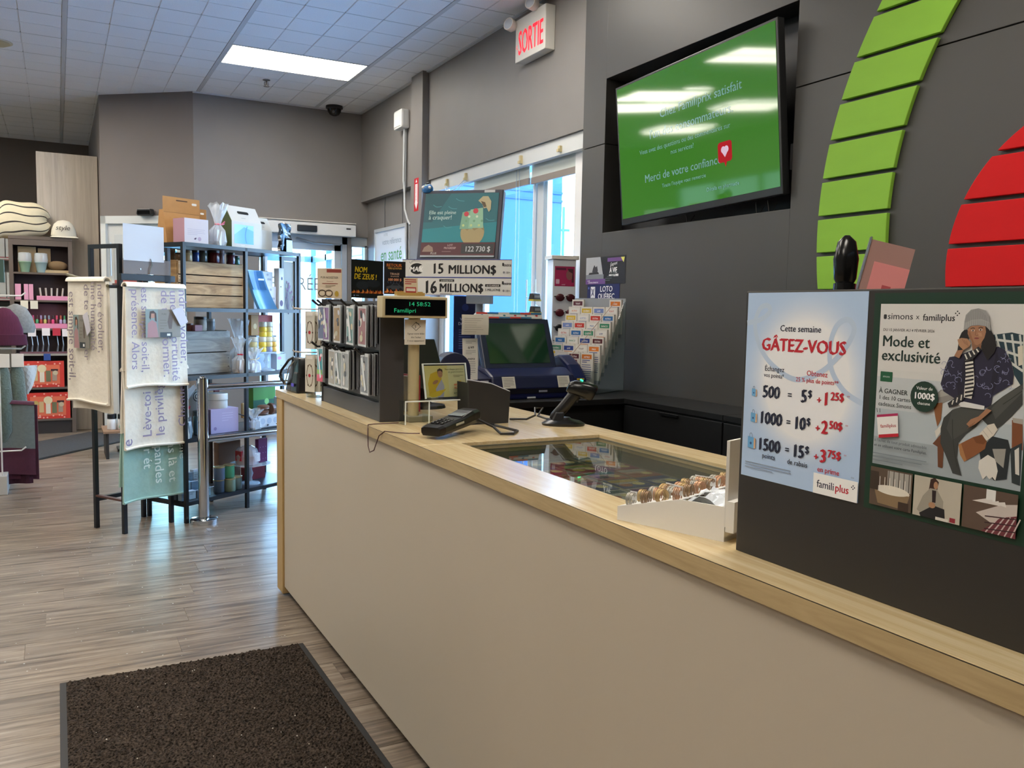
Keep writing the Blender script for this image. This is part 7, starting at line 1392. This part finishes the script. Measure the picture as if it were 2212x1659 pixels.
MB().grid(sc1(-1, .0, -.33), 12, 12, th=-.01).build('grey_block', GS, o, smooth=True); MB().grid(sc1(-1, -.33, -.53), 12, 10, th=-.01).build('burgundy_block', BS, o, smooth=True); MB().grid(sc1(1, .0, -.57, .02), 12, 14, th=.012).build('burgundy_lining', BS, o, smooth=True); MB().grid(lambda a, b: (-.2+.36*a, -.026*math.cos(b*PI), .02*math.sin(b*PI)+.01*math.sin(a*4)), 12, 6, th=-.008).build('fold', BS, o, smooth=True)
MB().grid(lambda a, b: (-.2+.34*a, .0+.02*math.sin(a*12), -.52-.08*b), 14, 4, th=-.03).build('fringe', M('3c1426', .95, bump=1., noise=.3, nscale=(200, 20, 20)), o)
o = thing('white_pouch', 'white crumpled paper bag hanging behind the mittens', 'paper bag', G(.40, -.05, .70)); MB().grid(lambda a, b: (-.05+.12*a*(.5+.5*b), -.02+.02*math.sin(a*5+b*3), .22*b), 6, 8, th=-.02).build('bag', M('b9bcbc', .6), o)
for k in range(3):
    o = thing('white_jar', 'white jar with black lid on the low stand behind the rack, %s from the left' % ('first', 'second', 'third')[k], 'jar', (.42+.085*k, 8.55-.03*k, .255), 0, 'white jars behind the blanket rack'); MB().lathe([(.04, 0), (.042, .005), (.042, .09), (.036, .1)], n=18).build('body', M('d9d9d6', .3), o, smooth=True); MB().lathe([(.04, .1), (.04, .14), (.036, .144), (.002, .144)], n=18).build('lid', M('16181c', .4), o, smooth=True)
t = thing('low_stand', 'low wooden stand behind the blanket rack carrying white jars', 'stand', (.52, 8.5, 0)); MB().box(-.18, .3, -.1, .35, .235, .254).build('top', M('8a6a50', .5), t); 
for x in (-.16, .26): MB().box(x, x+.025, -.08, .33, 0, .235).build('leg_panel', M('2a2622', .5), t)
o = thing('pink_gift_pack', 'pink and red bottle pack on the tall stand behind the rack', 'gift pack', (.62, 8.9, 1.60)); MB().box(-.13, .13, 0, .1, 0, .03).build('tray', M('a84a3c', .5), o)
for k in range(3): MB().lathe([(.03, .03), (.034, .04), (.034, .13), (.015, .16), (.015, .2)], (-.08+.08*k, .05, 0), 14).build('bottle', M('e0c4b8', .3), o, smooth=True); MB().lathe([(.018, .2), (.018, .235), (.002, .236)], (-.08+.08*k, .05, 0), 14).build('cap', M('b83a48', .4), o, smooth=True)
t = thing('tall_stand', 'slim dark display stand behind the blanket rack', 'stand', (.62, 8.95, 0)); MB().box(-.15, .15, -.06, .1, 1.575, 1.598).build('top', M('5a4038', .5), t); MB().box(-.012, .012, -.012, .012, .02, 1.575).build('column', BM_, t); MB().box(-.14, .14, -.12, .12, 0, .02).build('foot', BM_, t)
# ================================================================ mats
def pile_mat():
    m = M('2e2825', .95, noise=.0); m2 = bpy.data.materials.new('m_mat_pile'); m2.use_nodes = True; N = m2.node_tree.nodes; L = m2.node_tree.links
    b = N['Principled BSDF']; b.inputs['Roughness'].default_value = .95; b.inputs['Specular IOR Level'].default_value = .15; t_ = N.new('ShaderNodeTexCoord'); n = N.new('ShaderNodeTexNoise'); n.inputs['Scale'].default_value = 130; n.inputs['Detail'].default_value = 3
    v = N.new('ShaderNodeTexNoise'); v.inputs['Scale'].default_value = 9
    r = N.new('ShaderNodeValToRGB'); r.color_ramp.elements[0].position = .36; r.color_ramp.elements[0].color = lin('17120f'); r.color_ramp.elements[1].position = .72; r.color_ramp.elements[1].color = lin('63574d'); L.new(t_.outputs['Object'], n.inputs['Vector']); L.new(t_.outputs['Object'], v.inputs['Vector']); L.new(n.outputs['Fac'], r.inputs[0])
    mx = N.new('ShaderNodeMix'); mx.data_type = 'RGBA'; mx.blend_type = 'MULTIPLY'; mx.inputs[0].default_value = .5; L.new(r.outputs[0], mx.inputs[6]); L.new(v.outputs['Fac'], mx.inputs[7]); L.new(mx.outputs[2], b.inputs['Base Color']); return m2
PM = pile_mat()
t = thing('entrance_mat', 'dark brown pile mat with black rubber edge in front of the counter', 'mat', (.425, 2.68, 0))
RB = M('141516', .6); MB().box(-.449, .449, -.76, .76, .0005, .005).build('rubber_base', RB, t, bevel=.002)
rd = random.Random(2); nx, ny = 130, 220
MB().grid(lambda a, b: (-.428+.856*a, -.745+1.5*b, .0055+(.009*rd.random() if .004 < a < .996 and .003 < b < .997 else .0)), nx, ny).build('pile', PM, t)
rd = random.Random(9)
salt = MB()
for k in range(40):
    x, y = rd.uniform(-.42, .42), rd.uniform(-.5, .74); s = rd.uniform(.0012, .0032); salt.ell((x, y, .0145), (s, s*.8, s*.7), 6, 4)
so = salt.build('salt_grains', M('d8d4c8', .6), t); so['kind'] = 'stuff'
gr = MB()
for k in range(130):
    x, y = rd.uniform(-.35, .9), rd.uniform(3.5, 5.6); s = rd.uniform(.0015, .004); gr.ell((x, y, .0008), (s, s*.7, .001), 6, 4)
go = gr.build('salt_specks', M('d0d2d2', .6)); tag(go, 'tiny white road salt specks scattered over the plank floor', 'salt', kind='stuff')
o = thing('runner_mat', 'long charcoal runner mat on the floor near the brown cabinet', 'mat', (-.28, 9.05, 0), math.radians(49)); MB().box(-1.3, 1.28, -.38, .38, .0005, .008).build('rubber_base', RB, o, bevel=.002); MB().box(-1.28, 1.26, -.36, .36, .008, .012).build('pile', M('3f3f42', .95, noise=.3, nscale=(60, 60, 60), bump=.8), o)
